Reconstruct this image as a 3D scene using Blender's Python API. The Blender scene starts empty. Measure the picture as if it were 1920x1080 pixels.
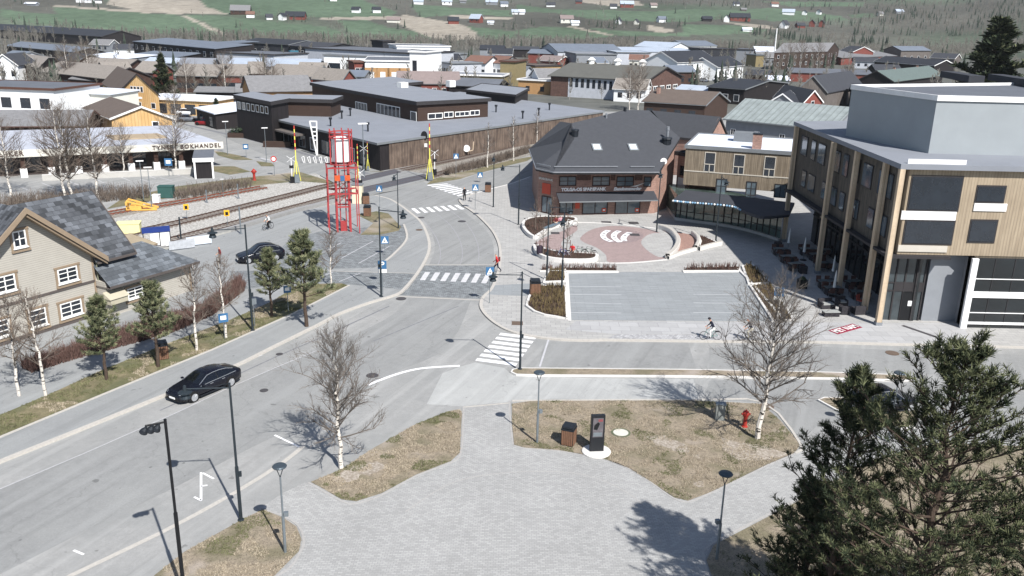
import bpy, bmesh, math, random
from mathutils import Vector, Matrix, noise
from mathutils.geometry import tessellate_polygon
R_ = math.radians
random.seed(7)
SC = bpy.context.scene
COL = SC.collection

# ------------------------------------------------------------ camera
FPX, PITCH, ROLL, CH = 1620.0, 17.5, 1.2, 24.0
_p, _r = R_(PITCH), R_(ROLL)
_f = Vector((0, math.cos(_p), -math.sin(_p))); _u = Vector((0, math.sin(_p), math.cos(_p))); _x = Vector((1, 0, 0))
CR = _x*math.cos(_r)+_u*math.sin(_r); CU = _u*math.cos(_r)-_x*math.sin(_r); CF = _f; CC = Vector((0, 0, CH))
cd = bpy.data.cameras.new('camera'); cam = bpy.data.objects.new('camera', cd); COL.objects.link(cam)
cd.sensor_width = 36; cd.lens = 36*FPX/1920; cd.clip_start = .5; cd.clip_end = 12000
m = Matrix.Identity(4)
for i, v in enumerate((CR, CU, -CF)):
    for j in range(3): m[j][i] = v[j]
m.translation = CC; cam.matrix_world = m; SC.camera = cam

# ------------------------------------------------------------ light
SUN_AZ, SUN_EL = 149.0, 46.0
w = bpy.data.worlds.new('World'); SC.world = w; w.use_nodes = True
nt = w.node_tree; bg = nt.nodes['Background']; sky = nt.nodes.new('ShaderNodeTexSky')
sky.sky_type = 'NISHITA'; sky.sun_disc = False; sky.sun_elevation = R_(SUN_EL); sky.sun_rotation = R_(SUN_AZ)
sky.altitude = 500; sky.dust_density = 1.0
nt.links.new(sky.outputs[0], bg.inputs[0]); bg.inputs[1].default_value = .075
sl = bpy.data.lights.new('sun', 'SUN'); sl.energy = 4.8; sl.angle = R_(.5); sl.color = (1, .965, .91)
so = bpy.data.objects.new('sun', sl); COL.objects.link(so)
sd = Vector((math.sin(R_(SUN_AZ))*math.cos(R_(SUN_EL)), math.cos(R_(SUN_AZ))*math.cos(R_(SUN_EL)), math.sin(R_(SUN_EL))))
so.rotation_euler = sd.to_track_quat('Z', 'Y').to_euler(); so.location = sd*200
SC.view_settings.view_transform = 'Standard'; SC.view_settings.look = 'None'
SC.view_settings.exposure = 0.61; SC.view_settings.gamma = 1

# ------------------------------------------------------------ picture -> place
def G(x, y, z=0.0):                     # point of the place on the level z seen at a pixel of the photograph
    d = CF*FPX+CR*(x-960)+CU*(540-y); t = (z-CH)/d.z
    return Vector((CC.x+d.x*t, CC.y+d.y*t, z))
def PJ(v):
    q = Vector(v)-CC; k = q.dot(CF)
    return (960+FPX*q.dot(CR)/k, 540-FPX*q.dot(CU)/k) if k > 0 else (-9999, -9999)
def HT(b, ytop):                        # height of an upright whose foot is at pixel b and top at row ytop
    B = G(*b); lo, hi = 0., 60.
    for _ in range(40):
        mm = (lo+hi)/2
        if PJ(B+Vector((0, 0, mm)))[1] > ytop: lo = mm
        else: hi = mm
    return lo

# ------------------------------------------------------------ materials
def lin(c): return tuple((v/255/12.92 if v/255 < .04045 else ((v/255+.055)/1.055)**2.4) for v in c)
MC = {}
def mat(name, rgb, rough=.8, var=.12, sc=1.5, kind=None, rgb2=None, a=1., b=1., metal=0., bump=0., spec=.3, pos=False):
    if name in MC: return MC[name]
    M = bpy.data.materials.new(name); M.use_nodes = True; T = M.node_tree; N = T.nodes; L = T.links
    P = N['Principled BSDF']; c = lin(rgb)
    P.inputs['Roughness'].default_value = rough; P.inputs['Metallic'].default_value = metal
    P.inputs['Specular IOR Level'].default_value = spec
    tc = N.new('ShaderNodeTexCoord'); src = tc.outputs['Object']
    if pos:
        g = N.new('ShaderNodeNewGeometry'); src = g.outputs['Position']
    nz = N.new('ShaderNodeTexNoise'); nz.inputs['Scale'].default_value = sc; nz.inputs['Detail'].default_value = 6
    nz.inputs['Roughness'].default_value = .65; L.new(src, nz.inputs['Vector'])
    mx = N.new('ShaderNodeMix'); mx.data_type = 'RGBA'
    mr = N.new('ShaderNodeMapRange'); mr.inputs[1].default_value = .3; mr.inputs[2].default_value = .7
    L.new(nz.outputs['Fac'], mr.inputs[0]); L.new(mr.outputs[0], mx.inputs['Factor'])
    mx.inputs['A'].default_value = (*[v*(1-var) for v in c], 1)
    mx.inputs['B'].default_value = (*([min(1, v*(1+var)) for v in c]), 1)
    out = mx.outputs['Result']; hgt = nz.outputs['Fac']
    def uvw(kx, kz):                    # (along the wall, up) coordinates
        s = N.new('ShaderNodeSeparateXYZ'); L.new(src, s.inputs[0])
        ad = N.new('ShaderNodeMath'); L.new(s.outputs[0], ad.inputs[0]); L.new(s.outputs[1], ad.inputs[1])
        cb = N.new('ShaderNodeCombineXYZ')
        m1 = N.new('ShaderNodeMath'); m1.operation = 'MULTIPLY'; m1.inputs[1].default_value = kx; L.new(ad.outputs[0], m1.inputs[0])
        m2 = N.new('ShaderNodeMath'); m2.operation = 'MULTIPLY'; m2.inputs[1].default_value = kz; L.new(s.outputs[2], m2.inputs[0])
        L.new(m1.outputs[0], cb.inputs[0]); L.new(m2.outputs[0], cb.inputs[1]); return cb.outputs[0]
    def overlay(fac, col2, mul=1.):
        m3 = N.new('ShaderNodeMix'); m3.data_type = 'RGBA'; L.new(out, m3.inputs['A']); m3.inputs['B'].default_value = (*col2, 1)
        if mul != 1:
            q = N.new('ShaderNodeMath'); q.operation = 'MULTIPLY'; q.inputs[1].default_value = mul; L.new(fac, q.inputs[0]); fac = q.outputs[0]
        L.new(fac, m3.inputs['Factor']); return m3.outputs['Result']
    c2 = lin(rgb2) if rgb2 else tuple(v*.55 for v in c)
    if kind in ('brick', 'paver', 'slate'):
        br = N.new('ShaderNodeTexBrick'); br.inputs['Scale'].default_value = 1
        br.inputs['Brick Width'].default_value = a; br.inputs['Row Height'].default_value = b
        br.inputs['Mortar Size'].default_value = {'brick': .012, 'paver': .014, 'slate': .012}[kind]
        br.inputs['Color1'].default_value = (*[v*(1-var*1.6) for v in c], 1); br.inputs['Color2'].default_value = (*[min(1, v*(1+var*1.6)) for v in c], 1)
        br.inputs['Mortar'].default_value = (*c2, 1)
        L.new(uvw(1, 1) if kind == 'brick' else src, br.inputs['Vector'])
        if kind == 'slate':
            s = N.new('ShaderNodeSeparateXYZ'); L.new(src, s.inputs[0]); cb = N.new('ShaderNodeCombineXYZ')
            L.new(s.outputs[0], cb.inputs[0]); L.new(s.outputs[1], cb.inputs[1]); L.new(cb.outputs[0], br.inputs['Vector'])
        m3 = N.new('ShaderNodeMix'); m3.data_type = 'RGBA'; m3.blend_type = 'MULTIPLY'; m3.inputs['Factor'].default_value = 1
        gr = N.new('ShaderNodeMapRange'); gr.inputs[1].default_value = .3; gr.inputs[2].default_value = .7; gr.inputs[3].default_value = 1-var; gr.inputs[4].default_value = 1+var
        L.new(nz.outputs['Fac'], gr.inputs[0]); L.new(br.outputs['Color'], m3.inputs['A']); L.new(gr.outputs[0], m3.inputs['B']); out = m3.outputs['Result']; hgt = br.outputs['Fac']
    elif kind in ('siding', 'planks', 'seams'):
        wv = N.new('ShaderNodeTexWave'); wv.wave_profile = 'SAW'; wv.inputs['Scale'].default_value = 1/a*.159*2
        wv.bands_direction = {'siding': 'Y', 'planks': 'X', 'seams': 'X'}[kind]
        wv.inputs['Distortion'].default_value = 0
        L.new(uvw(1, 1) if kind != 'seams' else src, wv.inputs['Vector'])
        pw = N.new('ShaderNodeMath'); pw.operation = 'POWER'; pw.inputs[1].default_value = 6; L.new(wv.outputs['Fac'], pw.inputs[0])
        if kind == 'planks':
            n2 = N.new('ShaderNodeTexNoise'); n2.inputs['Scale'].default_value = 1; n2.inputs['Detail'].default_value = 3
            L.new(uvw(3.2/a*.3, .35), n2.inputs['Vector']); r2 = N.new('ShaderNodeMapRange'); r2.inputs[1].default_value = .4; r2.inputs[2].default_value = .65
            L.new(n2.outputs['Fac'], r2.inputs[0]); out = overlay(r2.outputs[0], c2, .75)
        out = overlay(pw.outputs[0], tuple(v*.4 for v in c), .8); hgt = wv.outputs['Fac']
    elif kind == 'grass':
        n2 = N.new('ShaderNodeTexNoise'); n2.inputs['Scale'].default_value = a; n2.inputs['Detail'].default_value = 5; L.new(src, n2.inputs['Vector'])
        r2 = N.new('ShaderNodeMapRange'); r2.inputs[1].default_value = .46; r2.inputs[2].default_value = .62; L.new(n2.outputs['Fac'], r2.inputs[0])
        out = overlay(r2.outputs[0], c2, .8)
        n3 = N.new('ShaderNodeTexNoise'); n3.inputs['Scale'].default_value = 16; n3.inputs['Detail'].default_value = 4; L.new(src, n3.inputs['Vector'])
        r3 = N.new('ShaderNodeMapRange'); r3.inputs[1].default_value = .5; r3.inputs[2].default_value = .68; L.new(n3.outputs['Fac'], r3.inputs[0])
        out = overlay(r3.outputs[0], tuple(v*.35 for v in c), .75)
        n4 = N.new('ShaderNodeTexNoise'); n4.inputs['Scale'].default_value = b; n4.inputs['Detail'].default_value = 3; L.new(src, n4.inputs['Vector'])
        r4 = N.new('ShaderNodeMapRange'); r4.inputs[1].default_value = .60; r4.inputs[2].default_value = .70; L.new(n4.outputs['Fac'], r4.inputs[0])
        out = overlay(r4.outputs[0], lin((168, 158, 150)), .8); hgt = n3.outputs['Fac']
    elif kind == 'asphalt':             # wheel polish, stains, specks
        n2 = N.new('ShaderNodeTexNoise'); n2.inputs['Scale'].default_value = .22; n2.inputs['Detail'].default_value = 8; n2.inputs['Roughness'].default_value = .7; L.new(src, n2.inputs['Vector'])
        r2 = N.new('ShaderNodeMapRange'); r2.inputs[1].default_value = .38; r2.inputs[2].default_value = .66; L.new(n2.outputs['Fac'], r2.inputs[0])
        out = overlay(r2.outputs[0], c2, .75)
        n3 = N.new('ShaderNodeTexNoise'); n3.inputs['Scale'].default_value = 9; n3.inputs['Detail'].default_value = 6; n3.inputs['Roughness'].default_value = .8; L.new(src, n3.inputs['Vector'])
        r3 = N.new('ShaderNodeMapRange'); r3.inputs[1].default_value = .35; r3.inputs[2].default_value = .7; L.new(n3.outputs['Fac'], r3.inputs[0])
        out = overlay(r3.outputs[0], tuple(v*.72 for v in c), .6)
        vo = N.new('ShaderNodeTexVoronoi'); vo.feature = 'DISTANCE_TO_EDGE'; vo.inputs['Scale'].default_value = .13
        wp = N.new('ShaderNodeMix'); wp.data_type = 'VECTOR'; wp.inputs[0].default_value = .12; n5 = N.new('ShaderNodeTexNoise'); n5.inputs['Scale'].default_value = .5; n5.inputs['Detail'].default_value = 5
        L.new(src, n5.inputs['Vector']); L.new(src, wp.inputs[4]); mm_ = N.new('ShaderNodeVectorMath'); mm_.operation = 'SCALE'; mm_.inputs[3].default_value = 26
        L.new(n5.outputs['Color'], mm_.inputs[0]); L.new(mm_.outputs[0], wp.inputs[5]); L.new(wp.outputs[1], vo.inputs['Vector'])
        r5 = N.new('ShaderNodeMapRange'); r5.inputs[1].default_value = 0; r5.inputs[2].default_value = .006; r5.inputs[3].default_value = 1; r5.inputs[4].default_value = 0; L.new(vo.outputs['Distance'], r5.inputs[0])
        out = overlay(r5.outputs[0], tuple(v*.6 for v in c), .45)
        mq = N.new('ShaderNodeMapping'); mq.inputs['Rotation'].default_value = (0, 0, -R_(68)); L.new(src, mq.inputs['Vector']); mp = N.new('ShaderNodeMapping'); mp.inputs['Scale'].default_value = (.04, 1.0, 1); L.new(mq.outputs[0], mp.inputs['Vector'])
        n6 = N.new('ShaderNodeTexNoise'); n6.inputs['Scale'].default_value = 1; n6.inputs['Detail'].default_value = 4; L.new(mp.outputs[0], n6.inputs['Vector'])
        r6 = N.new('ShaderNodeMapRange'); r6.inputs[1].default_value = .5; r6.inputs[2].default_value = .68; L.new(n6.outputs['Fac'], r6.inputs[0]); out = overlay(r6.outputs[0], tuple(min(1, v*1.28) for v in c), .4)
        n7 = N.new('ShaderNodeTexNoise'); n7.inputs['Scale'].default_value = 1.7; n7.inputs['Detail'].default_value = 5; L.new(mp.outputs[0], n7.inputs['Vector'])
        r7 = N.new('ShaderNodeMapRange'); r7.inputs[1].default_value = .56; r7.inputs[2].default_value = .7; L.new(n7.outputs['Fac'], r7.inputs[0]); out = overlay(r7.outputs[0], tuple(v*.7 for v in c), .5)
        n8 = N.new('ShaderNodeTexNoise'); n8.inputs['Scale'].default_value = 1.3; n8.inputs['Detail'].default_value = 2; L.new(src, n8.inputs['Vector'])
        r8 = N.new('ShaderNodeMapRange'); r8.inputs[1].default_value = .71; r8.inputs[2].default_value = .74; L.new(n8.outputs['Fac'], r8.inputs[0]); out = overlay(r8.outputs[0], tuple(v*.45 for v in c), .7)
    elif kind == 'gravel':
        vo = N.new('ShaderNodeTexVoronoi'); vo.inputs['Scale'].default_value = a; L.new(src, vo.inputs['Vector'])
        r2 = N.new('ShaderNodeMapRange'); r2.inputs[1].default_value = .15; r2.inputs[2].default_value = .75; L.new(vo.outputs['Distance'], r2.inputs[0])
        out = overlay(r2.outputs[0], c2, .9); hgt = vo.outputs['Distance']
    elif kind == 'bark':
        n2 = N.new('ShaderNodeTexNoise'); n2.inputs['Scale'].default_value = 1; n2.inputs['Detail'].default_value = 3
        s = N.new('ShaderNodeVectorMath'); s.operation = 'MULTIPLY'; s.inputs[1].default_value = (3, 3, 9); L.new(src, s.inputs[0]); L.new(s.outputs[0], n2.inputs['Vector'])
        r2 = N.new('ShaderNodeMapRange'); r2.inputs[1].default_value = .55; r2.inputs[2].default_value = .6; L.new(n2.outputs['Fac'], r2.inputs[0])
        out = overlay(r2.outputs[0], (.02, .018, .016))
    L.new(out, P.inputs['Base Color'])
    if bump:
        bn = N.new('ShaderNodeBump'); bn.inputs['Strength'].default_value = bump; bn.inputs['Distance'].default_value = .04
        L.new(hgt, bn.inputs['Height']); L.new(bn.outputs[0], P.inputs['Normal'])
    MC[name] = M; return M

ASPH = mat('asphalt_worn', (154, 154, 153), .9, .12, 2.2, 'asphalt', (132, 134, 134), pos=True)
ASPH_D = mat('asphalt_dark', (136, 137, 137), .9, .12, 2.0, 'asphalt', (150, 151, 150), pos=True)
ASPH_W = mat('asphalt_walk', (140, 142, 143), .9, .07, 2.5, 'asphalt', (150, 152, 152), pos=True)
ASPH_L = mat('asphalt_pale', (170, 171, 170), .9, .08, 1.2, 'asphalt', (157, 158, 158), pos=True)
KERB = mat('granite_kerb', (176, 172, 166), .85, .12, 6, pos=True)
KERBW = mat('white_kerb', (205, 203, 200), .8, .08, 6, pos=True)
PAVER = mat('block_paving', (158, 158, 157), .9, .075, .35, 'paver', (142, 142, 142), .24, .13, bump=.3, pos=True)
PAVER_D = mat('block_paving_grey', (142, 146, 148), .9, .06, .5, 'paver', (112, 115, 122), 1.6, .14, bump=.2, pos=True)
FLAG = mat('flagstones', (162, 161, 159), .88, .05, 1.3, 'paver', (128, 128, 130), .8, .5, pos=True)
PINK = mat('pink_setts', (156, 138, 136), .9, .09, 1.5, 'paver', (130, 116, 114), .12, .12, pos=True)
REDP = mat('red_setts', (154, 124, 114), .9, .10, 2, 'paver', (128, 104, 96), .12, .12, pos=True)
SETT = mat('grey_setts', (124, 128, 130), .88, .16, 1.2, 'paver', (80, 82, 88), .35, .22, bump=.4, pos=True)
SETTL = mat('pale_setts', (170, 170, 172), .88, .16, 2, 'paver', (118, 118, 120), .2, .2, pos=True)
LINE = mat('road_paint', (226, 226, 228), .7, .10, 5, pos=True)
LINEO = mat('road_paint_worn', (178, 178, 182), .8, .14, 6, pos=True)
GRASS = mat('dry_grass', (142, 131, 115), .95, .26, 3, 'grass', (112, 107, 86), .5, .22, bump=.8, pos=True)
GRASSG = mat('verge_grass', (122, 114, 90), .95, .3, 2, 'grass', (90, 94, 66), .4, .1, bump=.8, pos=True)
SOIL = mat('bed_soil', (78, 62, 52), .95, .3, 5, 'gravel', (48, 38, 32), 9, pos=True)
BALL = mat('ballast', (190, 188, 184), .95, .2, 4, 'gravel', (138, 135, 130), 5, pos=True)
BALLG = mat('ballast_old', (158, 154, 148), .95, .2, 1.5, 'gravel', (114, 108, 100), 6, pos=True)
GLASS = mat('window_glass', (36, 42, 50), .06, .2, .8, spec=.8)
WHITE = mat('white_paint', (232, 232, 230), .6, .04, 1.2)
CREAM = mat('cream_siding', (172, 168, 160), .8, .05, 1.5, 'siding', a=.17)
DARKM = mat('dark_metal', (40, 44, 50), .5, .1, 3, metal=.3)
STEEL = mat('galvanised_steel', (150, 154, 160), .45, .1, 3, metal=.6)
BLACK = mat('black_paint', (24, 25, 28), .5, .1, 3)
RUBBER = mat('rubber', (22, 22, 23), .85, .1, 3)

# ------------------------------------------------------------ mesh building
class MB:
    def __init__(s): s.v = []; s.f = []; s.m = []; s.k = 0
    def add(s, vs, fs, mi=None):
        o = len(s.v); s.v += [tuple(v) for v in vs]
        for f in fs: s.f.append([o+i for i in f]); s.m.append(s.k if mi is None else mi)
        return s
    def box(s, x0, y0, z0, x1, y1, z1, mi=None, top=None):
        vs = [(x0, y0, z0), (x1, y0, z0), (x1, y1, z0), (x0, y1, z0), (x0, y0, z1), (x1, y0, z1), (x1, y1, z1), (x0, y1, z1)]
        s.add(vs, [(0, 3, 2, 1), (0, 1, 5, 4), (1, 2, 6, 5), (2, 3, 7, 6), (3, 0, 4, 7)], mi); o = len(s.v)-8
        s.f.append([o+4, o+5, o+6, o+7]); s.m.append((s.k if mi is None else mi) if top is None else top); return s
    def quad(s, a, b, c, d, mi=None): return s.add([a, b, c, d], [(0, 1, 2, 3)], mi)
    def prism(s, poly, z0, z1, mi=None, bottom=False):      # poly: xy list
        n = len(poly); ar = sum(poly[i][0]*poly[(i+1) % n][1]-poly[(i+1) % n][0]*poly[i][1] for i in range(n))
        if ar < 0: poly = poly[::-1]
        vs = [(p[0], p[1], z1) for p in poly]
        tr = tessellate_polygon([[Vector(v) for v in vs]]); fs = []
        for t in tr:
            a, b, c = (Vector(vs[i]) for i in t)
            fs.append(t if (b-a).cross(c-a).z > 0 else t[::-1])
        s.add(vs, fs, mi)
        if z0 is not None and z1-z0 > 1e-6:
            s.add([(p[0], p[1], z0) for p in poly]+vs, [(i, (i+1) % n, n+(i+1) % n, n+i) for i in range(n)], mi)
        if bottom: s.add([(p[0], p[1], z0) for p in poly], [t[::-1] for t in fs], mi)
        return s
    def profile(s, pts, axis, t0, t1, mi=None):               # closed profile extruded along x or y
        def V(p, t): return (t, p[0], p[1]) if axis == 'x' else (p[0], t, p[1])
        n = len(pts); ar = sum(pts[i][0]*pts[(i+1) % n][1]-pts[(i+1) % n][0]*pts[i][1] for i in range(n))
        if (ar < 0) == (axis == 'x'): pts = pts[::-1]
        tr = tessellate_polygon([[Vector((p[0], p[1], 0)) for p in pts]])
        a = [V(p, t0) for p in pts]; b = [V(p, t1) for p in pts]
        s.add(a+b, [(i, n+i, n+(i+1) % n, (i+1) % n) for i in range(n)], mi)
        nv = Vector((1, 0, 0)) if axis == 'x' else Vector((0, 1, 0))
        for t in tr:
            for vs, sg in ((a, -1), (b, 1)):
                q = [Vector(vs[i]) for i in t]; nn = (q[1]-q[0]).cross(q[2]-q[0]).dot(nv)*sg
                s.add(q if nn > 0 else q[::-1], [(0, 1, 2)], mi)
        return s
    def tube(s, p, q, r0, r1=None, n=8, cap=True, mi=None):
        p = Vector(p); q = Vector(q); r1 = r0 if r1 is None else r1; d = (q-p)
        if d.length < 1e-6: return s
        d.normalize(); u = d.orthogonal().normalized(); v = d.cross(u); vs = []
        for c, r in ((p, r0), (q, r1)):
            for i in range(n):
                t = 2*math.pi*i/n; vs.append(c+u*(math.cos(t)*r)+v*(math.sin(t)*r))
        fs = [(i, (i+1) % n, n+(i+1) % n, n+i) for i in range(n)]
        if cap: fs += [tuple(range(n-1, -1, -1)), tuple(range(n, 2*n))]
        return s.add(vs, fs, mi)
    def path(s, pts, r, n=6, mi=None):
        for a, b in zip(pts, pts[1:]): s.tube(a, b, r, n=n, mi=mi)
        return s
    def lathe(s, prof, c=(0, 0, 0), n=12, mi=None):           # prof (r, z) upward
        vs = []; k = len(prof)
        for r, z in prof:
            for i in range(n): t = 2*math.pi*i/n; vs.append((c[0]+r*math.cos(t), c[1]+r*math.sin(t), c[2]+z))
        fs = [(j*n+i, j*n+(i+1) % n, (j+1)*n+(i+1) % n, (j+1)*n+i) for j in range(k-1) for i in range(n)]
        fs += [tuple(range(n-1, -1, -1)), tuple(range((k-1)*n, k*n))]
        return s.add(vs, fs, mi)
    def bar(s, p, q, w, h, mi=None, up=(0, 0, 1)):            # rectangular bar
        p = Vector(p); q = Vector(q); d = (q-p).normalized(); up = Vector(up)
        if abs(d.dot(up)) > .98: up = Vector((1, 0, 0))
        u = d.cross(up).normalized(); v = u.cross(d)
        vs = [c+u*(a*w/2)+v*(b*h/2) for c in (p, q) for a, b in ((-1, -1), (1, -1), (1, 1), (-1, 1))]
        return s.add(vs, [(0, 1, 5, 4), (1, 2, 6, 5), (2, 3, 7, 6), (3, 0, 4, 7), (3, 2, 1, 0), (4, 5, 6, 7)], mi)
    def xf(s, M, i0=0):
        for i in range(i0, len(s.v)): s.v[i] = tuple(M @ Vector(s.v[i]))
        return s
    def build(s, name, mats, parent=None, smooth=False):
        me = bpy.data.meshes.new(name); me.from_pydata(s.v, [], s.f)
        if not isinstance(mats, (list, tuple)): mats = [mats]
        for q in mats: me.materials.append(q)
        if len(mats) > 1: me.polygons.foreach_set('material_index', s.m)
        if smooth: me.polygons.foreach_set('use_smooth', [True]*len(s.f))
        me.update(); o = bpy.data.objects.new(name, me); COL.objects.link(o)
        if parent: o.parent = parent
        return o
def tag(o, label=None, cat=None, group=None, kind=None):
    if label: o['label'] = label
    if cat: o['category'] = cat
    if group: o['group'] = group
    if kind: o['kind'] = kind
    return o
def thing(name, label, cat, loc, rz=0., group=None):
    o = bpy.data.objects.new(name, None); COL.objects.link(o); o.empty_display_size = .5
    o.location = loc; o.rotation_euler = (0, 0, rz); return tag(o, label, cat, group)
def kids(o): return [c for c in bpy.data.objects if c.parent == o]
def dup(root, loc, rz, label, group=None, scale=1.):
    r = root.copy(); COL.objects.link(r); r.location = loc; r.rotation_euler = (0, 0, rz); r.scale = (scale,)*3; r['label'] = label
    if group: r['group'] = group
    for ch in list(root.children):
        c = ch.copy(); COL.objects.link(c); c.parent = r
        for g in ch.children:
            d = g.copy(); COL.objects.link(d); d.parent = c
    return r
def text_mesh(txt, size, depth=.02, parent=None, mats=None, name='lettering', bold=0., spacing=1., shear=0.):
    cu = bpy.data.curves.new(name, 'FONT'); cu.body = txt; cu.size = size; cu.extrude = depth; cu.offset = bold; cu.shear = shear
    cu.space_character = spacing; cu.align_x = 'CENTER'; cu.align_y = 'CENTER'
    to = bpy.data.objects.new(name, cu); COL.objects.link(to); dg = bpy.context.evaluated_depsgraph_get()
    me = bpy.data.meshes.new_from_object(to.evaluated_get(dg)); bpy.data.objects.remove(to); bpy.data.curves.remove(cu)
    me.materials.clear(); me.materials.append(mats); o = bpy.data.objects.new(name, me); COL.objects.link(o)
    if parent: o.parent = parent
    return o
def wall_text(o, x, y, z, rz=0.):       # stand a text up on a wall facing -y (rz turns it)
    o.rotation_euler = (R_(90), 0, rz); o.location = (x, y, z); return o

def smooth(pts, n=5, closed=False):     # Catmull-Rom through xy(z) points
    P = [Vector(p) for p in pts]; out = []; k = len(P); rng = range(k if closed else k-1)
    for i in rng:
        if closed: a, b, c, d = P[i-1], P[i], P[(i+1) % k], P[(i+2) % k]
        else: a, b, c, d = P[max(i-1, 0)], P[i], P[i+1], P[min(i+2, k-1)]
        for j in range(n):
            t = j/n; out.append(.5*((2*b)+(c-a)*t+(2*a-5*b+4*c-d)*t*t+(3*b-a-3*c+d)*t**3))
    if not closed: out.append(P[-1])
    return out
def offs(line, d, closed=False):        # sideways copy of a line (left is +)
    k = len(line); out = []
    for i in range(k):
        a = line[i-1] if (i or closed) else line[i]; b = line[(i+1) % k] if (i < k-1 or closed) else line[i]
        t = (b-a); t.z = 0; t.normalize(); out.append(line[i]+Vector((-t.y, t.x, 0))*d)
    return out
def ribbon(mb, line, w0, w1, z0, z1, closed=False, mi=None):  # strip between offsets w0 < w1, top z1, sides down to z0
    L = offs(line, w1, closed); Rr = offs(line, w0, closed); k = len(line); n = k if closed else k-1
    for i in range(n):
        j = (i+1) % k; a, b, c, d = Rr[i], Rr[j], L[j], L[i]
        mb.quad((a.x, a.y, z1), (b.x, b.y, z1), (c.x, c.y, z1), (d.x, d.y, z1), mi)
        if z0 is not None:
            mb.quad((a.x, a.y, z0), (b.x, b.y, z0), (b.x, b.y, z1), (a.x, a.y, z1), mi)
            mb.quad((c.x, c.y, z0), (d.x, d.y, z0), (d.x, d.y, z1), (c.x, c.y, z1), mi)
    return mb
def PL(*px, z=0., n=1, closed=False):
    q = [G(a, b, z) for a, b in px]; return smooth(q, n, closed) if n > 1 else q
def struct(o): o['kind'] = 'structure'; return o
def sheet(name, pts, z, m, z0=None, n=1):
    if n > 1: pts = smooth(pts, n, True)
    mb = MB(); mb.prism([(p[0], p[1]) for p in pts], z0, z); return struct(mb.build(name, m))
# ============================================================ TERRAIN
def hz(x, y):                            # height of the valley side
    t = y-720-.10*x+40*noise.noise(Vector((x*.003, y*.003, 1)))
    if t <= 0: h = 0
    else: h = .085*t*min(1, t/160)+.00004*t*t+9*noise.noise(Vector((x*.0035, y*.0035, 5)))*min(1, t/300)
    e = x-.42*y-60                       # wooded slope on the right
    if e > 0 and y > 260: h += .16*e*min(1, (y-260)/200)*min(1, e/60)
    return max(0, h)
def GT(px, py):                          # terrain point behind a pixel
    d = (CF*FPX+CR*(px-960)+CU*(540-py)).normalized(); s = 60.
    while s < 6000:
        p = CC+d*s
        if p.z < hz(p.x, p.y): break
        s *= 1.004
    p = CC+d*s; return Vector((p.x, p.y, hz(p.x, p.y)))
FG = [[(0,16),(60,25),(108,27),(98,12),(190,19),(280,25),(330,28),(350,32),(425,70),(300,64),(200,55),(60,44),(20,36),(0,30)],
 [(345,28),(400,28),(450,34),(520,42),(610,50),(650,64),(670,78),(560,76),(432,70),(385,42)],
 [(350,-30),(640,-30),(690,5),(745,22),(735,30),(660,33),(600,32),(470,27),(425,27),(385,12)],
 [(632,38),(690,38),(730,52),(775,58),(812,72),(750,78),(680,78),(650,55)],
 [(770,8),(860,14),(965,20),(960,31),(860,27),(790,33),(778,20)],
 [(872,49),(925,54),(965,60),(965,72),(910,74),(893,62)],
 [(970,8),(1040,18),(1130,18),(1215,22),(1290,17),(1400,20),(1400,30),(1290,42),(1120,37),(1040,24),(970,22)],
 [(1015,50),(1080,53),(1150,68),(1090,74),(990,72),(960,58)],
 [(1100,52),(1200,60),(1280,62),(1300,68),(1150,67)],
 [(1400,18),(1440,15),(1500,20),(1575,30),(1592,38),(1450,40),(1380,32)],
 [(1280,45),(1400,48),(1445,58),(1350,66),(1280,64)], [(1590,28),(1640,24),(1640,32),(1600,34)],
 [(1420,2),(1620,4),(1620,12),(1480,12)], [(960,-30),(1090,-30),(1090,-3),(970,-4)]]
FT = [[(225,-30),(345,-30),(385,12),(430,27),(330,26),(280,24),(200,8)], [(340,30),(352,30),(430,66),(420,68)],
 [(755,27),(850,43),(872,48),(893,62),(900,74),(830,76),(805,70),(762,52),(735,40)], [(1080,-6),(1200,2),(1205,11),(1140,11),(1090,4)],
 [(1212,46),(1272,58),(1240,62),(1212,55)], [(1025,50),(1080,50),(1150,66),(1145,68),(1075,53)], [(100,9),(280,21),(280,25),(190,19),(98,12)],
 [(1350,40),(1440,48),(1460,56),(1400,50)], [(600,33),(760,30),(760,37),(600,37)], [(840,28),(960,33),(958,37),(850,34)]]
def inpoly(x, y, P):
    c = False; j = len(P)-1
    for i in range(len(P)):
        if (P[i][1] > y) != (P[j][1] > y) and x < (P[j][0]-P[i][0])*(y-P[i][1])/(P[j][1]-P[i][1])+P[i][0]: c = not c
        j = i
    return c
BB = [(min(a for a, b in P), max(a for a, b in P), min(b for a, b in P), max(b for a, b in P)) for P in FG+FT]
def field_at(x, y, z):
    q = PJ((x, y, z))
    for P, b, k in zip(FT+FG, BB[len(FG):]+BB[:len(FG)], [2]*len(FT)+[1]*len(FG)):
        if b[0] < q[0] < b[1] and b[2] < q[1] < b[3] and inpoly(q[0], q[1], P): return k
    return 0
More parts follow.
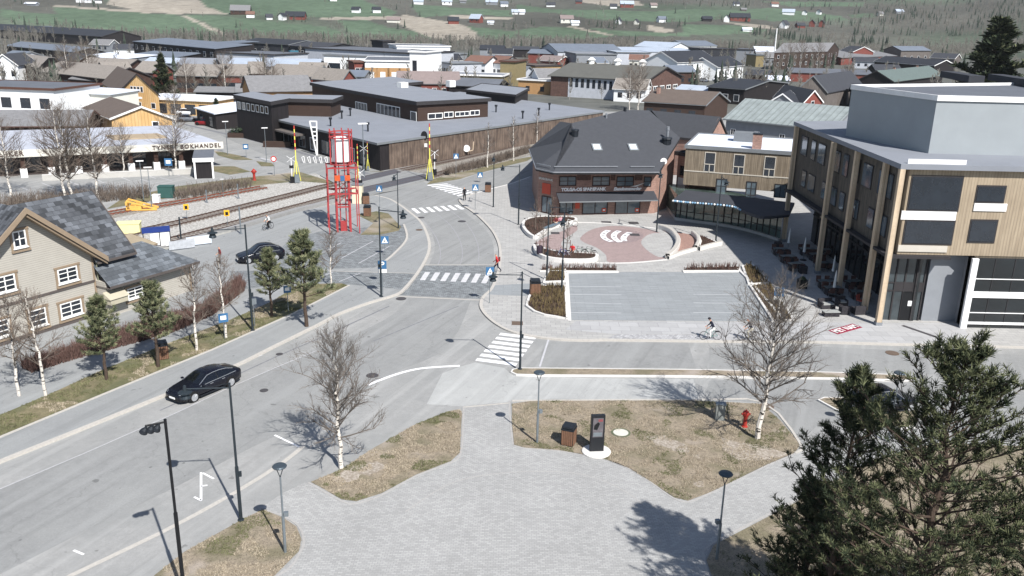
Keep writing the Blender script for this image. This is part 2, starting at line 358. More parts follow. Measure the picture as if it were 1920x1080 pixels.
def terrain():
    ys = [-120, -60, 0, 40, 100, 200, 260, 300, 340, 380, 420, 460, 500, 540, 580, 620]; y = 640.
    while y < 1700: ys.append(y); y += 6+(y-640)*.006
    while y < 5200: ys.append(y); y *= 1.05
    nu = 620; us = [-.85+1.7*i/nu for i in range(nu+1)]; vs = []; fs = []; col = []
    TG, TT, TW, TN = (lin(c) for c in ((86, 102, 84), (150, 143, 132), (86, 86, 80), (118, 119, 118)))
    for y in ys:
        for u in us:
            x = u*(y+260); z = hz(x, y); vs.append((x, y, z))
            if y < 225: c = TN
            elif y < 640 and z < 1:
                k = .5+.5*noise.noise(Vector((x*.02, y*.02, 3))); c = [a*(1-k)+b*k for a, b in zip(lin((84, 84, 78)), lin((104, 106, 104)))]
            else:
                k = field_at(x, y, z); v = 1+.22*noise.noise(Vector((x*.01, y*.01, 2)))+.12*noise.noise(Vector((x*.05, y*.05, 9)))
                b = (TW, TG, TT)[k]
                if k == 0: v *= 1+.3*noise.noise(Vector((x*.004, y*.006, 8))); t = max(0, noise.noise(Vector((x*.006, y*.008, 4)))); b = [p*(1-t)+q*t for p, q in zip(b, TG)]
                c = [q*v for q in b]
            col += [*c, 1]
    W = nu+1
    for j in range(len(ys)-1):
        for i in range(nu): fs.append((j*W+i, j*W+i+1, (j+1)*W+i+1, (j+1)*W+i))
    me = bpy.data.meshes.new('ground'); me.from_pydata(vs, [], fs)
    at = me.color_attributes.new('land', 'FLOAT_COLOR', 'POINT'); at.data.foreach_set('color', col)
    M = bpy.data.materials.new('land'); M.use_nodes = True; N = M.node_tree.nodes; L = M.node_tree.links; P = N['Principled BSDF']; P.inputs['Roughness'].default_value = .95
    P.inputs['Specular IOR Level'].default_value = .1
    a = N.new('ShaderNodeVertexColor'); a.layer_name = 'land'; g = N.new('ShaderNodeNewGeometry')
    n = N.new('ShaderNodeTexNoise'); n.inputs['Scale'].default_value = .12; n.inputs['Detail'].default_value = 8; n.inputs['Roughness'].default_value = .7; L.new(g.outputs['Position'], n.inputs['Vector'])
    r = N.new('ShaderNodeMapRange'); r.inputs[1].default_value = .3; r.inputs[2].default_value = .7; r.inputs[3].default_value = .75; r.inputs[4].default_value = 1.25; L.new(n.outputs['Fac'], r.inputs[0])
    mx = N.new('ShaderNodeMix'); mx.data_type = 'RGBA'; mx.blend_type = 'MULTIPLY'; mx.inputs['Factor'].default_value = 1
    L.new(a.outputs[0], mx.inputs['A']); L.new(r.outputs[0], mx.inputs['B']); L.new(mx.outputs['Result'], P.inputs['Base Color'])
    me.materials.append(M); o = bpy.data.objects.new('ground', me); COL.objects.link(o); struct(o)
terrain()

# ============================================================ ROADS, PAVEMENTS
KZ = .12
town = sheet('town_ground', [G(-900, 1500), G(2900, 1500), Vector((260, 60, 0)), Vector((260, 235, 0)), Vector((-260, 235, 0)), Vector((-260, 60, 0))], .004, ASPH)
KLp = [(-260, 985), (-60, 893), (0, 866), (150, 806), (320, 737), (430, 692), (515, 650), (600, 608), (640, 587), (695, 567), (745, 552), (762, 540), (785, 512), (800, 487), (807, 467), (805, 445), (792, 417), (773, 400), (750, 383), (730, 372), (705, 366)]
KRp = [(893, 361), (870, 369), (860, 374), (868, 385), (880, 393), (897, 406), (920, 430), (932, 452), (936, 472), (935, 492), (931, 512), (920, 540), (905, 555), (899, 570), (905, 585), (922, 602), (947, 617), (980, 627), (1035, 635), (1097, 638), (1130, 637)]
KL = PL(*KLp, n=3, z=KZ); KR = PL(*KRp, n=4, z=KZ)
KS = PL((1130, 637), (1350, 640), (1522, 641), (1700, 646), (1830, 649), (2100, 656), z=KZ)
# left forecourt slab, right plaza slab
lf = [v for v in KL]+PL((640, 380), (560, 397), (430, 436), (330, 463), (250, 484), (60, 540), (-260, 640), z=KZ)
sheet('station_forecourt', lf, KZ, ASPH_W, 0)
rp = KR+KS[1:]+[Vector((95, 80, KZ)), Vector((95, 150, KZ))]+PL((993, 331), (945, 347), z=KZ)
sheet('plaza_pavement', rp, KZ, FLAG, 0)
mb = MB(); ribbon(mb, KL, -.02, .28, 0, KZ+.012); ribbon(mb, KR, -.02, .26, 0, KZ+.012); ribbon(mb, KS, -.02, .26, 0, KZ+.012)
struct(mb.build('kerbs', KERB))
mb = MB(); ribbon(mb, PL((880, 363), (893, 361), (930, 351), (955, 345), (993, 331), z=KZ), -.25, .02, 0, KZ+.012); struct(mb.build('kerb_bank_street', KERBW))
# carriageway
cw = PL((-260, 1040), (0, 917), (170, 845), (333, 773), (430, 727), (520, 688), (595, 657), (660, 630), (720, 600), (748, 580), (770, 553), (795, 512), (812, 480), (815, 455), (806, 430), (792, 410), (780, 398), n=2)
cw += PL((866, 393), (885, 410), (905, 425), (920, 445), (926, 465), (925, 490), (921, 512), (905, 540), (890, 556), (880, 570), (860, 620), (820, 665), (760, 690), (690, 728), (600, 775), (515, 818), (440, 855), (330, 913), (170, 990), (0, 1077), (-260, 1200), n=2)
sheet('carriageway', cw, .008, ASPH_D)
sheet('bank_street', PL((800, 348), (862, 338), (893, 328), (947, 314), (988, 305), (1010, 298), (1010, 325), (993, 331), (955, 344), (930, 350), (893, 360), (880, 364), (862, 370)), .008, ASPH_D)
sheet('junction_asphalt', PL((690, 366), (800, 347), (862, 370), (868, 386), (780, 398), (752, 382)), .0085, ASPH_D)
# road towards the upper left
sheet('north_road', PL((560, 322), (655, 352), (700, 366), (800, 346), (790, 337), (690, 316), (600, 290), (500, 262), (440, 240), (400, 222), (380, 214), (340, 220), (372, 232), (430, 262), (500, 292), (545, 312)), .0085, ASPH_D)
sheet('bookshop_car_park', PL((-200, 395), (0, 350), (120, 338), (300, 322), (400, 316), (470, 312), (545, 316), (560, 322), (500, 330), (400, 340), (300, 352), (160, 372), (0, 400), (-200, 440)), .0075, ASPH)
# south access lane, pale
sheet('access_lane', PL((862, 688), (890, 680), (945, 690), (962, 704), (1100, 709), (1300, 711), (1310, 748), (1180, 750), (1040, 748), (970, 752), (870, 762), (800, 758), (830, 700)), .0087, ASPH_L)
sheet('asphalt_repair', PL((1020, 641), (1290, 643), (1305, 690), (1010, 688)), .012, ASPH_D)
sheet('side_street_asphalt', PL((1330, 652), (1530, 650), (1750, 660), (2000, 668), (2000, 720), (1720, 700), (1540, 690), (1330, 690)), .0095, ASPH_D)
sheet('access_asphalt', PL((1330, 714), (1540, 708), (1700, 722), (1980, 740), (1980, 820), (1540, 790), (1500, 830), (1430, 755), (1320, 748)), .0098, ASPH_D)
# near paved square, slightly proud of the asphalt
pv = PL((866, 764), (915, 761), (955, 756), (958, 790), (962, 835), (985, 841), (1050, 846), (1130, 861), (1180, 880), (1220, 905), (1262, 934), (1292, 940), (1340, 921), (1440, 872), (1490, 850), (1530, 840), (1560, 865), (1560, 902), (1480, 945), (1335, 1020), (1322, 1050), (1335, 1100), (1380, 1300), (300, 1300), (520, 1080), (563, 1035), (568, 1010), (558, 985), (530, 968), (490, 952), (530, 925), (572, 905), (600, 912), (640, 938), (668, 941), (715, 926), (780, 891), (845, 866), (862, 850), (866, 800))
sheet('paved_square', pv, .016, PAVER)
mb = MB()
for q in (((962, 835), (985, 841), (1050, 846), (1130, 861), (1180, 880), (1220, 905), (1262, 934), (1292, 941), (1340, 921), (1440, 872), (1492, 850)),
          ((955, 752), (957, 790), (962, 835)), ((869, 764), (868, 800), (864, 850), (845, 868), (780, 893), (715, 929), (668, 944), (640, 940), (578, 905)),
          ((325, 1150), (520, 1080), (563, 1035), (569, 1010), (558, 985), (530, 968), (500, 958)), ((1335, 1100), (1321, 1050), (1335, 1020), (1480, 945), (1562, 902))):
    ribbon(mb, PL(*q, n=4), -.055, .055, 0, .03)
# curved course of paler blocks in the square
for q in (((760, 960), (850, 905), (960, 886), (1080, 888), (1160, 915), (1230, 965), (1280, 1010)),): ribbon(mb, PL(*q, n=6), -.035, .035, None, .019)
struct(mb.build('square_edging', mat('edging_stone', (160, 158, 156), .9, .1, 5, pos=True)))
# flush stone strip between parking lane and footway
mb = MB(); ribbon(mb, PL((-60, 1180), (132, 1080), (300, 1000), (430, 930), (530, 868), (570, 835), n=2), -.14, .14, None, .014)
ribbon(mb, PL((868, 764), (955, 756)), -.08, .08, None, .02)
struct(mb.build('flush_stone_strip', KERB))
# south kerbed lawn edge along the access lane
mb = MB(); ribbon(mb, PL((960, 752), (1300, 750), (1430, 755), (1500, 832), (1490, 850), n=3), -.08, .08, 0, .05); struct(mb.build('lawn_edging', KERB))

# ---- sidewalks on the left slab
sheet('slate_plaza', PL((520, 470), (548, 448), (600, 434), (700, 424), (757, 421), (763, 447), (742, 473), (717, 494), (700, 502), (575, 505), (500, 506), (470, 500), (490, 484), z=KZ), KZ+.004, SETT)
sheet('slate_band', PL((430, 508), (575, 507), (785, 513), (757, 543), (655, 533), (560, 528), (440, 545), z=KZ), KZ+.004, SETT)
mb = MB()
ribbon(mb, PL((757, 421), (763, 447), (742, 473), (717, 494), z=KZ, n=4), -.12, .12, KZ, KZ+.06)
ribbon(mb, PL((785, 513), (575, 507), z=KZ), -.06, .06, None, KZ+.010)
ribbon(mb, PL((-200, 905), (0, 820), (200, 737), (400, 655), (550, 588), (655, 535), z=KZ), -.09, .09, KZ, KZ+.04)
struct(mb.build('forecourt_edging', KERB))
mb = MB()
for a, b in (((584, 485), (640, 455)), ((622, 494), (700, 452)), ((672, 494), (730, 462)), ((540, 476), (590, 452)), ((636, 528), (676, 512)), ((585, 526), (625, 510))):
    ribbon(mb, PL(a, b, z=KZ), -.05, .05, None, KZ+.009)
struct(mb.build('bay_lines_forecourt', LINEO))
sheet('hedge_gap_paving', PL((100, 640), (250, 560), (345, 540), (430, 520), (430, 560), (300, 600), (180, 650), z=KZ), KZ+.003, ASPH_W)

# ---- crossings
def stripes(mb, a0, a1, b0, b1, n, z, fill=.5):
    A0, A1, B0, B1 = (G(*p, z) for p in (a0, a1, b0, b1))
    for i in range(n):
        t0 = i/(n-1+fill); t1 = t0+fill/(n-1+fill)
        mb.quad(A0.lerp(A1, t0), A0.lerp(A1, t1), B0.lerp(B1, t1), B0.lerp(B1, t0))
def crossing(label_z, *a, fill=.5, name='crosswalk', m=LINE):
    mb = MB(); stripes(mb, *a, label_z, fill); struct(mb.build(name, m))
crossing(.0125, (800, 347), (860, 368), (838, 344), (887, 360), 8)
crossing(.0125, (771, 391), (858, 384), (782, 400), (871, 392), 7)
sheet('crossing_setts', PL((795, 498), (926, 498), (932, 512), (921, 540), (898, 560), (745, 553), (765, 542), (785, 512)), .0125, SETT)
crossing(.017, (797, 510), (921, 514), (787, 525), (912, 531), 7, fill=.52, m=mat('pale_slabs', (190, 190, 192), .8, .12, 2, pos=True))
crossing(.0125, (939, 624), (891, 676), (1006, 632), (967, 686), 7, fill=.55)
mb = MB()
ribbon(mb, PL((795, 497), (926, 497)), -.1, .1, None, .018); ribbon(mb, PL((745, 556), (900, 563)), -.1, .1, None, .018)
struct(mb.build('crossing_border', KERB))
mb = MB()
ribbon(mb, PL((690, 722), (740, 703), (790, 691), (862, 686), n=6), -.14, .14, None, .013)
ribbon(mb, PL((515, 816), (565, 840)), -.07, .07, None, .013)
ribbon(mb, PL((138, 1032), (157, 1040)), -.06, .06, None, .013)
for q in (((377, 886), (377, 938)), ((380, 887), (401, 898)), ((377, 912), (389, 910)), ((364, 932), (378, 939))): ribbon(mb, PL(*q), -.06, .06, None, .013)
struct(mb.build('road_lines', LINE))
mb = MB()
ribbon(mb, PL((0, 917), (170, 845), (333, 773), (430, 727), (520, 688), (595, 657)), -.03, .03, None, .0105)
ribbon(mb, PL((480, 670), (492, 666)), -.05, .05, None, .013)
for i in range(7): ribbon(mb, PL((30+i*48, 347-i*4.2), (52+i*48, 356-i*4.2)), -.07, .07, None, .012)
for i in range(5): ribbon(mb, PL((262+i*38, 336-i*3), (285+i*38, 342-i*3)), -.07, .07, None, .012)
ribbon(mb, PL((1030, 632), (1012, 688)), -.07, .07, None, .015)
ribbon(mb, PL((485, 296), (520, 303)), -.25, .25, None, .012)
struct(mb.build('worn_road_lines', LINEO))
# paler wheel tracks and seams on the bend
mb = MB()
for q in (((778, 400), (800, 420), (820, 450), (826, 480), (815, 510)), ((812, 397), (842, 420), (862, 450), (867, 480), (858, 508)), ((845, 395), (875, 420), (893, 450), (898, 480), (890, 508)),):
    ribbon(mb, PL(*q, n=6), -.05, .05, None, .0121)
struct(mb.build('wheel_tracks', mat('tyre_polish', (144, 144, 147), .85, .2, 5, pos=True)))
# asphalt patch outlines (darker trenches)
mb = MB()
for q, wd in ((((340, 232), (470, 262), (560, 285), (690, 326)), .5), (((420, 232), (600, 282), (700, 312)), .35), (((300, 770), (520, 668), (600, 634)), .06), (((600, 634), (730, 574)), .08), (((700, 640), (860, 574)), .06)):
    ribbon(mb, PL(*q), -wd, wd, None, .0118)
struct(mb.build('asphalt_seams', mat('asphalt_seam', (116, 117, 122), .9, .2, 3, pos=True)))

# ---- median island and lawns
def island(name, px, m=GRASS, kz=.13, kw=.14, km=KERBW, n=3):
    L = PL(*px, z=kz, n=n, closed=True) if n > 1 else PL(*px, z=kz)
    ar = sum(L[i].x*L[(i+1) % len(L)].y-L[(i+1) % len(L)].x*L[i].y for i in range(len(L)))
    if ar < 0: L = L[::-1]
    sheet(name+'_kerb', L, kz, km, 0)
    I = offs(L, kw, True); return sheet(name, I, kz+.006, m)
island('median_strip', [(957, 697), (960, 692), (972, 689), (1100, 690), (1300, 692), (1560, 697), (1690, 702), (1712, 708), (1702, 713), (1560, 709), (1300, 705), (1000, 703), (968, 702)], n=1)
island('parking_island', [(1533, 749), (1545, 744), (1620, 744), (1720, 750), (1720, 800), (1600, 800), (1580, 775)], n=1)
LAWNS = {'lawn_left': [(583, 903), (640, 880), (700, 840), (780, 795), (840, 771), (862, 768), (866, 775), (862, 848), (845, 864), (780, 889), (715, 924), (668, 939), (640, 935)],
 'lawn_right': [(960, 757), (1000, 751), (1300, 751), (1428, 757), (1465, 790), (1500, 833), (1490, 849), (1440, 870), (1340, 919), (1290, 938), (1264, 932), (1222, 904), (1180, 878), (1130, 859), (1050, 844), (985, 839), (964, 833), (960, 790)],
 'lawn_near': [(452, 975), (492, 955), (530, 970), (556, 987), (565, 1010), (560, 1033), (515, 1078), (430, 1130), (200, 1200), (290, 1078), (345, 1035)],
 'lawn_corner': [(1338, 1022), (1480, 948), (1560, 905), (1640, 860), (1760, 830), (2000, 840), (2400, 1300), (1500, 1300), (1345, 1110), (1325, 1050)],
 'verge': [(-200, 900), (0, 817), (200, 735), (400, 653), (550, 586), (652, 535), (640, 531), (560, 533), (510, 565), (430, 600), (350, 630), (200, 690), (90, 740), (-100, 820)],
 'tower_lawn': [(676, 440), (700, 418), (668, 402), (706, 396), (728, 400), (752, 425), (748, 432), (712, 440)]}
LZ = {'verge': KZ+.02, 'tower_lawn': KZ+.02}
for k, px in LAWNS.items():
    z = LZ.get(k, .03); sheet(k, PL(*px, z=z), z, GRASSG if k in LZ else GRASS, 0)
for i, (nm, px) in enumerate((('verge_bank_street', [(800, 346), (862, 336), (893, 326), (947, 312), (988, 302), (1005, 292), (960, 300), (890, 318), (840, 328), (812, 336)]),
    ('railside_grass', [(230, 372), (330, 350), (420, 338), (560, 322), (640, 346), (560, 340), (440, 352), (300, 374), (200, 392)]),
    ('roadside_grass', [(400, 282), (450, 292), (475, 300), (440, 300), (410, 292)]), ('kerb_grass', [(400, 312), (440, 312), (470, 322), (430, 328), (395, 320)]), ('corner_grass', [(480, 302), (510, 306), (515, 312), (490, 312)]),
    ('fence_grass', [(740, 322), (850, 298), (960, 268), (1080, 240), (1080, 250), (980, 272), (880, 296), (790, 318), (690, 322)]))):
    sheet(nm, PL(*px), .022+.001*i, GRASSG)

# ---- railway
sheet('ballast', PL((60, 420), (250, 385), (480, 347), (590, 325), (640, 344), (690, 362), (640, 380), (560, 397), (430, 436), (330, 463), (250, 484), (60, 540)), .016, BALL)
sheet('ballast_east', PL((790, 334), (730, 322), (850, 292), (1000, 258), (1080, 243), (1080, 262), (1000, 290), (890, 318), (815, 336)), .018, BALLG)
sheet('ballast_siding', PL((60, 425), (250, 388), (490, 345), (500, 352), (260, 400), (60, 440)), .020, BALLG)
RUST = mat('rusty_rail', (112, 62, 46), .85, .2, 6); RAILM = mat('rail_steel', (92, 76, 70), .5, .2, 8, metal=.4); SLEEP = mat('sleeper', (120, 112, 106), .9, .2, 3)
def track(name, px, rm, sleepers=True, z=.02, e0=True):
    c = PL(*px, n=5); mb = MB(); sl = MB()
    for s in (-.75, .75): ribbon(mb, offs(c, s), -.045, .045, z, z+.19)
    if sleepers:
        acc = 0
        for a, b in zip(c, c[1:]):
            L = (b-a).length; d = (b-a)/L; nn = Vector((-d.y, d.x, 0)); t = -acc
            while t < L:
                if t >= 0:
                    p = a+d*t; p0 = p-nn*1.25; p1 = p+nn*1.25; sl.bar((p0.x, p0.y, z+.04), (p1.x, p1.y, z+.04), .25, .1)
                t += .65
            acc = (L-(t-.65)) if t > 0 else 0; acc = .65-(t-L)
        o = struct(sl.build(name+'_sleepers', SLEEP))
    return struct(mb.build(name, rm))
track('siding_rails', [(60, 428), (200, 402), (260, 392), (350, 378), (440, 362), (494, 352)], RUST)
track('main_rails', [(60, 484), (250, 438), (350, 415), (450, 390), (540, 368), (605, 351)], RAILM)
track('crossing_rails_north', [(605, 351), (680, 337), (730, 325), (797, 311), (880, 294), (990, 268), (1080, 247)], RAILM)
track('platform_rails', [(60, 520), (250, 470), (430, 423), (560, 388), (625, 371)], RAILM)
track('crossing_rails_south', [(625, 371), (685, 356), (800, 333), (830, 325), (897, 307), (953, 292), (1010, 276), (1090, 254)], RAILM)
mb = MB()
mb.prism([(v.x, v.y) for v in PL((655, 338), (740, 319), (752, 325), (668, 345))], 0, .2); mb.prism([(v.x, v.y) for v in PL((640, 362), (795, 328), (806, 335), (652, 371))], 0, .2)
struct(mb.build('crossing_panels', mat('rubber_panels', (84, 84, 90), .85, .1, 3, pos=True)))
sheet('crossing_apron', PL((600, 330), (655, 337), (740, 318), (800, 328), (806, 337), (700, 366), (652, 372), (640, 352)), .15, ASPH_D, 0)
sheet('platform_strip', PL((60, 516), (250, 474), (430, 430), (560, 391), (615, 377), (612, 380), (430, 436), (250, 486), (60, 540)), .2, mat('platform_strip', (166, 166, 162), .9, .1, 2, pos=True), 0)
# platform edge
mb = MB(); ribbon(mb, PL((60, 536), (250, 482), (430, 434), (560, 396), (640, 377)), -.35, .35, 0, .45); struct(mb.build('platform_edge', mat('platform_concrete', (140, 140, 140), .9, .12, 2, pos=True)))
# ============================================================ BUILDINGS
def window_mesh(w, h, nx, nz, fr, depth=.06, fw=.07, pane=GLASS, parent=None, sill=None, shear=None, o=(0, 0), U=Vector((1, 0, 0)), N=Vector((0, -1, 0)), P0=Vector((0, 0, 0)), label=None, fine=True):
    """frame + pane standing at P0 + U*x + Z*z, looking along N"""
    x0, z0 = o; Z = Vector((0, 0, 1))
    def B(mb, a, b, c, d, n0, n1):
        vs = [P0+U*x+Z*z+N*n for n in (n0, n1) for x, z in ((a, b), (c, b), (c, d), (a, d))]
        mb.add(vs, [(0, 1, 2, 3), (4, 5, 6, 7), (0, 1, 5, 4), (1, 2, 6, 5), (2, 3, 7, 6), (3, 0, 4, 7)])
    m1 = MB()
    if fine:
        B(m1, x0, z0, x0+fw, z0+h, -.02, depth); B(m1, x0+w-fw, z0, x0+w, z0+h, -.02, depth)
        B(m1, x0+fw, z0, x0+w-fw, z0+fw, -.02, depth); B(m1, x0+fw, z0+h-fw, x0+w-fw, z0+h, -.02, depth)
        for i in range(1, nx): B(m1, x0+w*i/nx-fw*.4, z0+fw, x0+w*i/nx+fw*.4, z0+h-fw, -.02, depth*.8)
        for i in range(1, nz): B(m1, x0+fw, z0+h*i/nz-fw*.3, x0+w-fw, z0+h*i/nz+fw*.3, -.02, depth*.7)
        if sill: B(m1, x0-.08, z0-.09, x0+w+.08, z0-.01, -.02, depth+.08)
    else:
        B(m1, x0-fw, z0-fw, x0+w+fw, z0+h+fw, -.02, depth*.5)
    f = m1.build('window', fr, parent)
    if label: f['label'] = label
    m2 = MB(); B(m2, x0+fw*.5, z0+fw*.5, x0+w-fw*.5, z0+h-fw*.5, -.02, .015 if fine else depth*.8); m2.build('pane', pane, f)
    return f

class House:
    def __init__(s, name, label, cat, A, B, h, d, zr=None, group=None, base=0.):
        zr = h if zr is None else zr
        pa = G(*A, zr) if isinstance(A, tuple) else Vector(A); pb = G(*B, zr) if isinstance(B, tuple) else Vector(B)
        pa.z = pb.z = 0; s.w = (pb-pa).length; u = (pb-pa)/s.w; n = Vector((-u.y, u.x, 0))
        if isinstance(d, (int, float)): v = n; s.d = d
        else:
            o = pb if d[0] == 'B' else pa; q = G(d[1], d[2], zr); q.z = 0; v = q-o; s.d = v.length; v = v/s.d
            if v.dot(n) < .35: v = (n*.8+u*(.6 if v.dot(u) > 0 else -.6))
        s.A, s.u, s.v, s.n, s.h = pa, u, v, n, h; s.base = base
        s.rz = math.atan2(u.y, u.x); s.root = thing(name, label, cat, (pa.x, pa.y, base), s.rz, group)
        s.vl = Vector((v.dot(u), v.dot(n), 0))       # depth direction in the local frame
        s.S = Matrix(((1, s.vl.x, 0, 0), (0, s.vl.y, 0, 0), (0, 0, 1, 0), (0, 0, 0, 1)))
    def part(s, name, mb, m, parent=None): mb.xf(s.S); return mb.build(name, m, parent or s.root)
    def frame(s, face, off=0.):                     # local origin, direction, outward normal
        X = Vector((1, 0, 0)); V = s.vl
        if face == 'f': return V*off, X, Vector((0, -1, 0))
        if face == 'r': return Vector((s.w-off, 0, 0)), V, Vector((V.y, -V.x, 0))
        if face == 'l': return Vector((off, 0, 0)), V, Vector((-V.y, V.x, 0))
        return V*s.d, X, Vector((0, 1, 0))
    def hit(s, face, px, py, off=0.):               # pixel -> (along, up) on a face
        o, U, N = s.frame(face, off); R3 = Matrix.Rotation(s.rz, 3, 'Z'); O = s.A+R3 @ o; U = R3 @ U; N = R3 @ N
        dr = CF*FPX+CR*(px-960)+CU*(540-py); t = (O-CC).dot(N)/dr.dot(N); p = CC+dr*t; return (p-O).dot(U), p.z-s.base
    def win(s, face, x, z, w, h, nx=2, nz=1, fr=WHITE, fine=True, fw=.08, pane=GLASS, sill=None, off=0., label=None):
        o, U, N = s.frame(face, off); return window_mesh(w, h, nx, nz, fr, fw=fw, pane=pane, parent=s.root, sill=sill, o=(x, z), U=U, N=N, P0=o, fine=fine, label=label)
    def winp(s, face, x0, y0, x1, y1, nx=2, nz=1, **k):
        a = s.hit(face, x0, y1, k.get('off', 0)); b = s.hit(face, x1, y0, k.get('off', 0))
        return s.win(face, a[0], a[1], b[0]-a[0], b[1]-a[1], nx, nz, **k)
    def row(s, face, n, x0, x1, z, w, h, **k):      # x0, x1 as parts of the face length
        L = s.w if face in 'fb' else s.d
        for i in range(n): s.win(face, L*(x0+(x1-x0)*(i/(n-1) if n > 1 else .5))-w/2, z, w, h, **k)
    def walls(s, m, roof='flat', rh=2., z0=0.):
        mb = MB(); w, d, h = s.w, s.d, s.h
        if roof == 'gx': mb.profile([(0, z0), (d, z0), (d, h), (d/2, h+rh), (0, h)], 'x', 0, w)
        elif roof == 'gy': mb.profile([(0, z0), (w, z0), (w, h), (w/2, h+rh), (0, h)], 'y', 0, d)
        elif roof == 'shed': mb.profile([(0, z0), (d, z0), (d, h+rh), (0, h)], 'x', 0, w)
        else: mb.box(0, 0, z0, w, d, h)
        return s.part('wall', mb, m)
    def roof(s, kind, rh, m, trim, ov=.45, t=.22):
        w, d, h = s.w, s.d, s.h; mb = MB(); MM = [m, trim]
        if kind == 'flat':
            mb.box(-ov, -ov, h, w+ov, d+ov, h+t*1.6, 1, 0)
            e = .18; z = h+t*1.6
            for b in ((-ov, -ov, w+ov, -ov+e), (-ov, d+ov-e, w+ov, d+ov), (-ov, -ov+e, -ov+e, d+ov-e), (w+ov-e, -ov+e, w+ov, d+ov-e)): mb.box(b[0], b[1], z, b[2], b[3], z+.13, 1)
        elif kind in ('gx', 'gy', 'shed'):
            L = d if kind in ('gx', 'shed') else w; W2 = w if kind in ('gx', 'shed') else d; ax = 'x' if kind in ('gx', 'shed') else 'y'
            if kind == 'shed': k = rh/L; mb.profile([(-ov, h-ov*k+.02), (L+ov, h+rh+ov*k+.02), (L+ov, h+rh+ov*k+t), (-ov, h-ov*k+t)], ax, -ov, W2+ov, 0)
            else:
                k = rh/(L/2)
                mb.profile([(-ov, h-ov*k+.02), (L/2, h+rh+.02), (L/2, h+rh+t+.02), (-ov, h-ov*k+t+.02)], ax, -ov, W2+ov, 0)
                mb.profile([(L/2, h+rh+.02), (L+ov, h-ov*k+.02), (L+ov, h-ov*k+t+.02), (L/2, h+rh+t+.02)], ax, -ov, W2+ov, 0)
                for e in (-ov-.04, W2+ov):           # barge boards
                    mb.profile([(-ov, h-ov*k-.12), (L/2, h+rh-.12), (L+ov, h-ov*k-.12), (L+ov, h-ov*k+t+.04), (L/2, h+rh+t+.04), (-ov, h-ov*k+t+.04)], ax, e, e+.04, 1)
                mb.box(*( (-ov, -ov-.1, h-ov*k+.0, w+ov, -ov, h-ov*k+.14) if kind == 'gx' else (-ov-.1, -ov, h-ov*k, -ov, d+ov, h-ov*k+.14)), 1)
        elif kind == 'hip':
            q = min(w, d)/2; a = [(-ov, -ov, h), (w+ov, -ov, h), (w+ov, d+ov, h), (-ov, d+ov, h)]
            r = [(q, d/2, h+rh), (w-q, d/2, h+rh)] if w >= d else [(w/2, q, h+rh), (w/2, d-q, h+rh)]
            up = [(p[0], p[1], p[2]+t) for p in a]; V = a+up+r
            mb.add(V, [(3, 2, 1, 0)]+[(i, (i+1) % 4, 4+(i+1) % 4, 4+i) for i in range(4)], 1)
            mb.add(V, [(4, 5, 9, 8), (6, 7, 8, 9), (5, 6, 9), (7, 4, 8)] if w >= d else [(4, 5, 8), (5, 6, 9, 8), (6, 7, 9), (7, 4, 8, 9)], 0)
        return s.part('roof', mb, MM)
    def chimney(s, x, y, z0, z1, m, w=.7, parent=None, cap=DARKM):
        mb = MB(); mb.box(x-w/2, y-w/2, z0, x+w/2, y+w/2, z1, 0); mb.box(x-w/2-.06, y-w/2-.06, z1, x+w/2+.06, y+w/2+.06, z1+.1, 1)
        return s.part('chimney', mb, [m, cap], parent)
def B_(name, rgb, **k): return mat(name, rgb, .85, k.pop('var', .1), k.pop('sc', 1.), **k)
CO = {
 'white': B_('wall_white', (226, 228, 230), var=.04), 'cream': B_('wall_cream', (208, 208, 200), var=.05), 'yellow': B_('wall_yellow', (206, 172, 124), kind='planks', a=.6, rgb2=(196, 156, 102), var=.04),
 'orange': B_('wall_orange', (176, 138, 96), kind='siding', a=.3), 'brown': B_('wall_brown', (74, 54, 46), kind='planks', a=.3, rgb2=(54, 40, 36)), 'dark': B_('wall_dark', (40, 36, 38), kind='planks', a=.3, rgb2=(30, 28, 30)),
 'darkbrown': B_('wall_darkbrown', (64, 50, 44), kind='siding', a=.3, rgb2=(40, 32, 30)), 'grey': B_('wall_grey', (128, 132, 138)), 'pale': B_('wall_palegrey', (176, 180, 188)), 'red': B_('wall_red', (122, 68, 60), kind='siding', a=.3),
 'brick': B_('brick_brown', (150, 114, 102), kind='brick', a=.26, b=.09, rgb2=(140, 128, 120), var=.14), 'brickd': B_('brick_dark', (92, 66, 58), kind='brick', a=.26, b=.09, rgb2=(88, 78, 74), var=.2), 'olive': B_('wall_olive', (136, 124, 92), kind='siding', a=.4),
 'slat': B_('slat_wood', (134, 122, 106), kind='planks', a=.22, rgb2=(98, 88, 76), var=.12), 'woodwall': B_('weathered_planks', (112, 98, 88), kind='planks', a=.45, rgb2=(60, 50, 46), var=.22), 'greywood': B_('grey_planks', (110, 104, 100), kind='planks', a=.4, rgb2=(84, 78, 76), var=.12),
 'black': B_('wall_black', (44, 46, 52))}
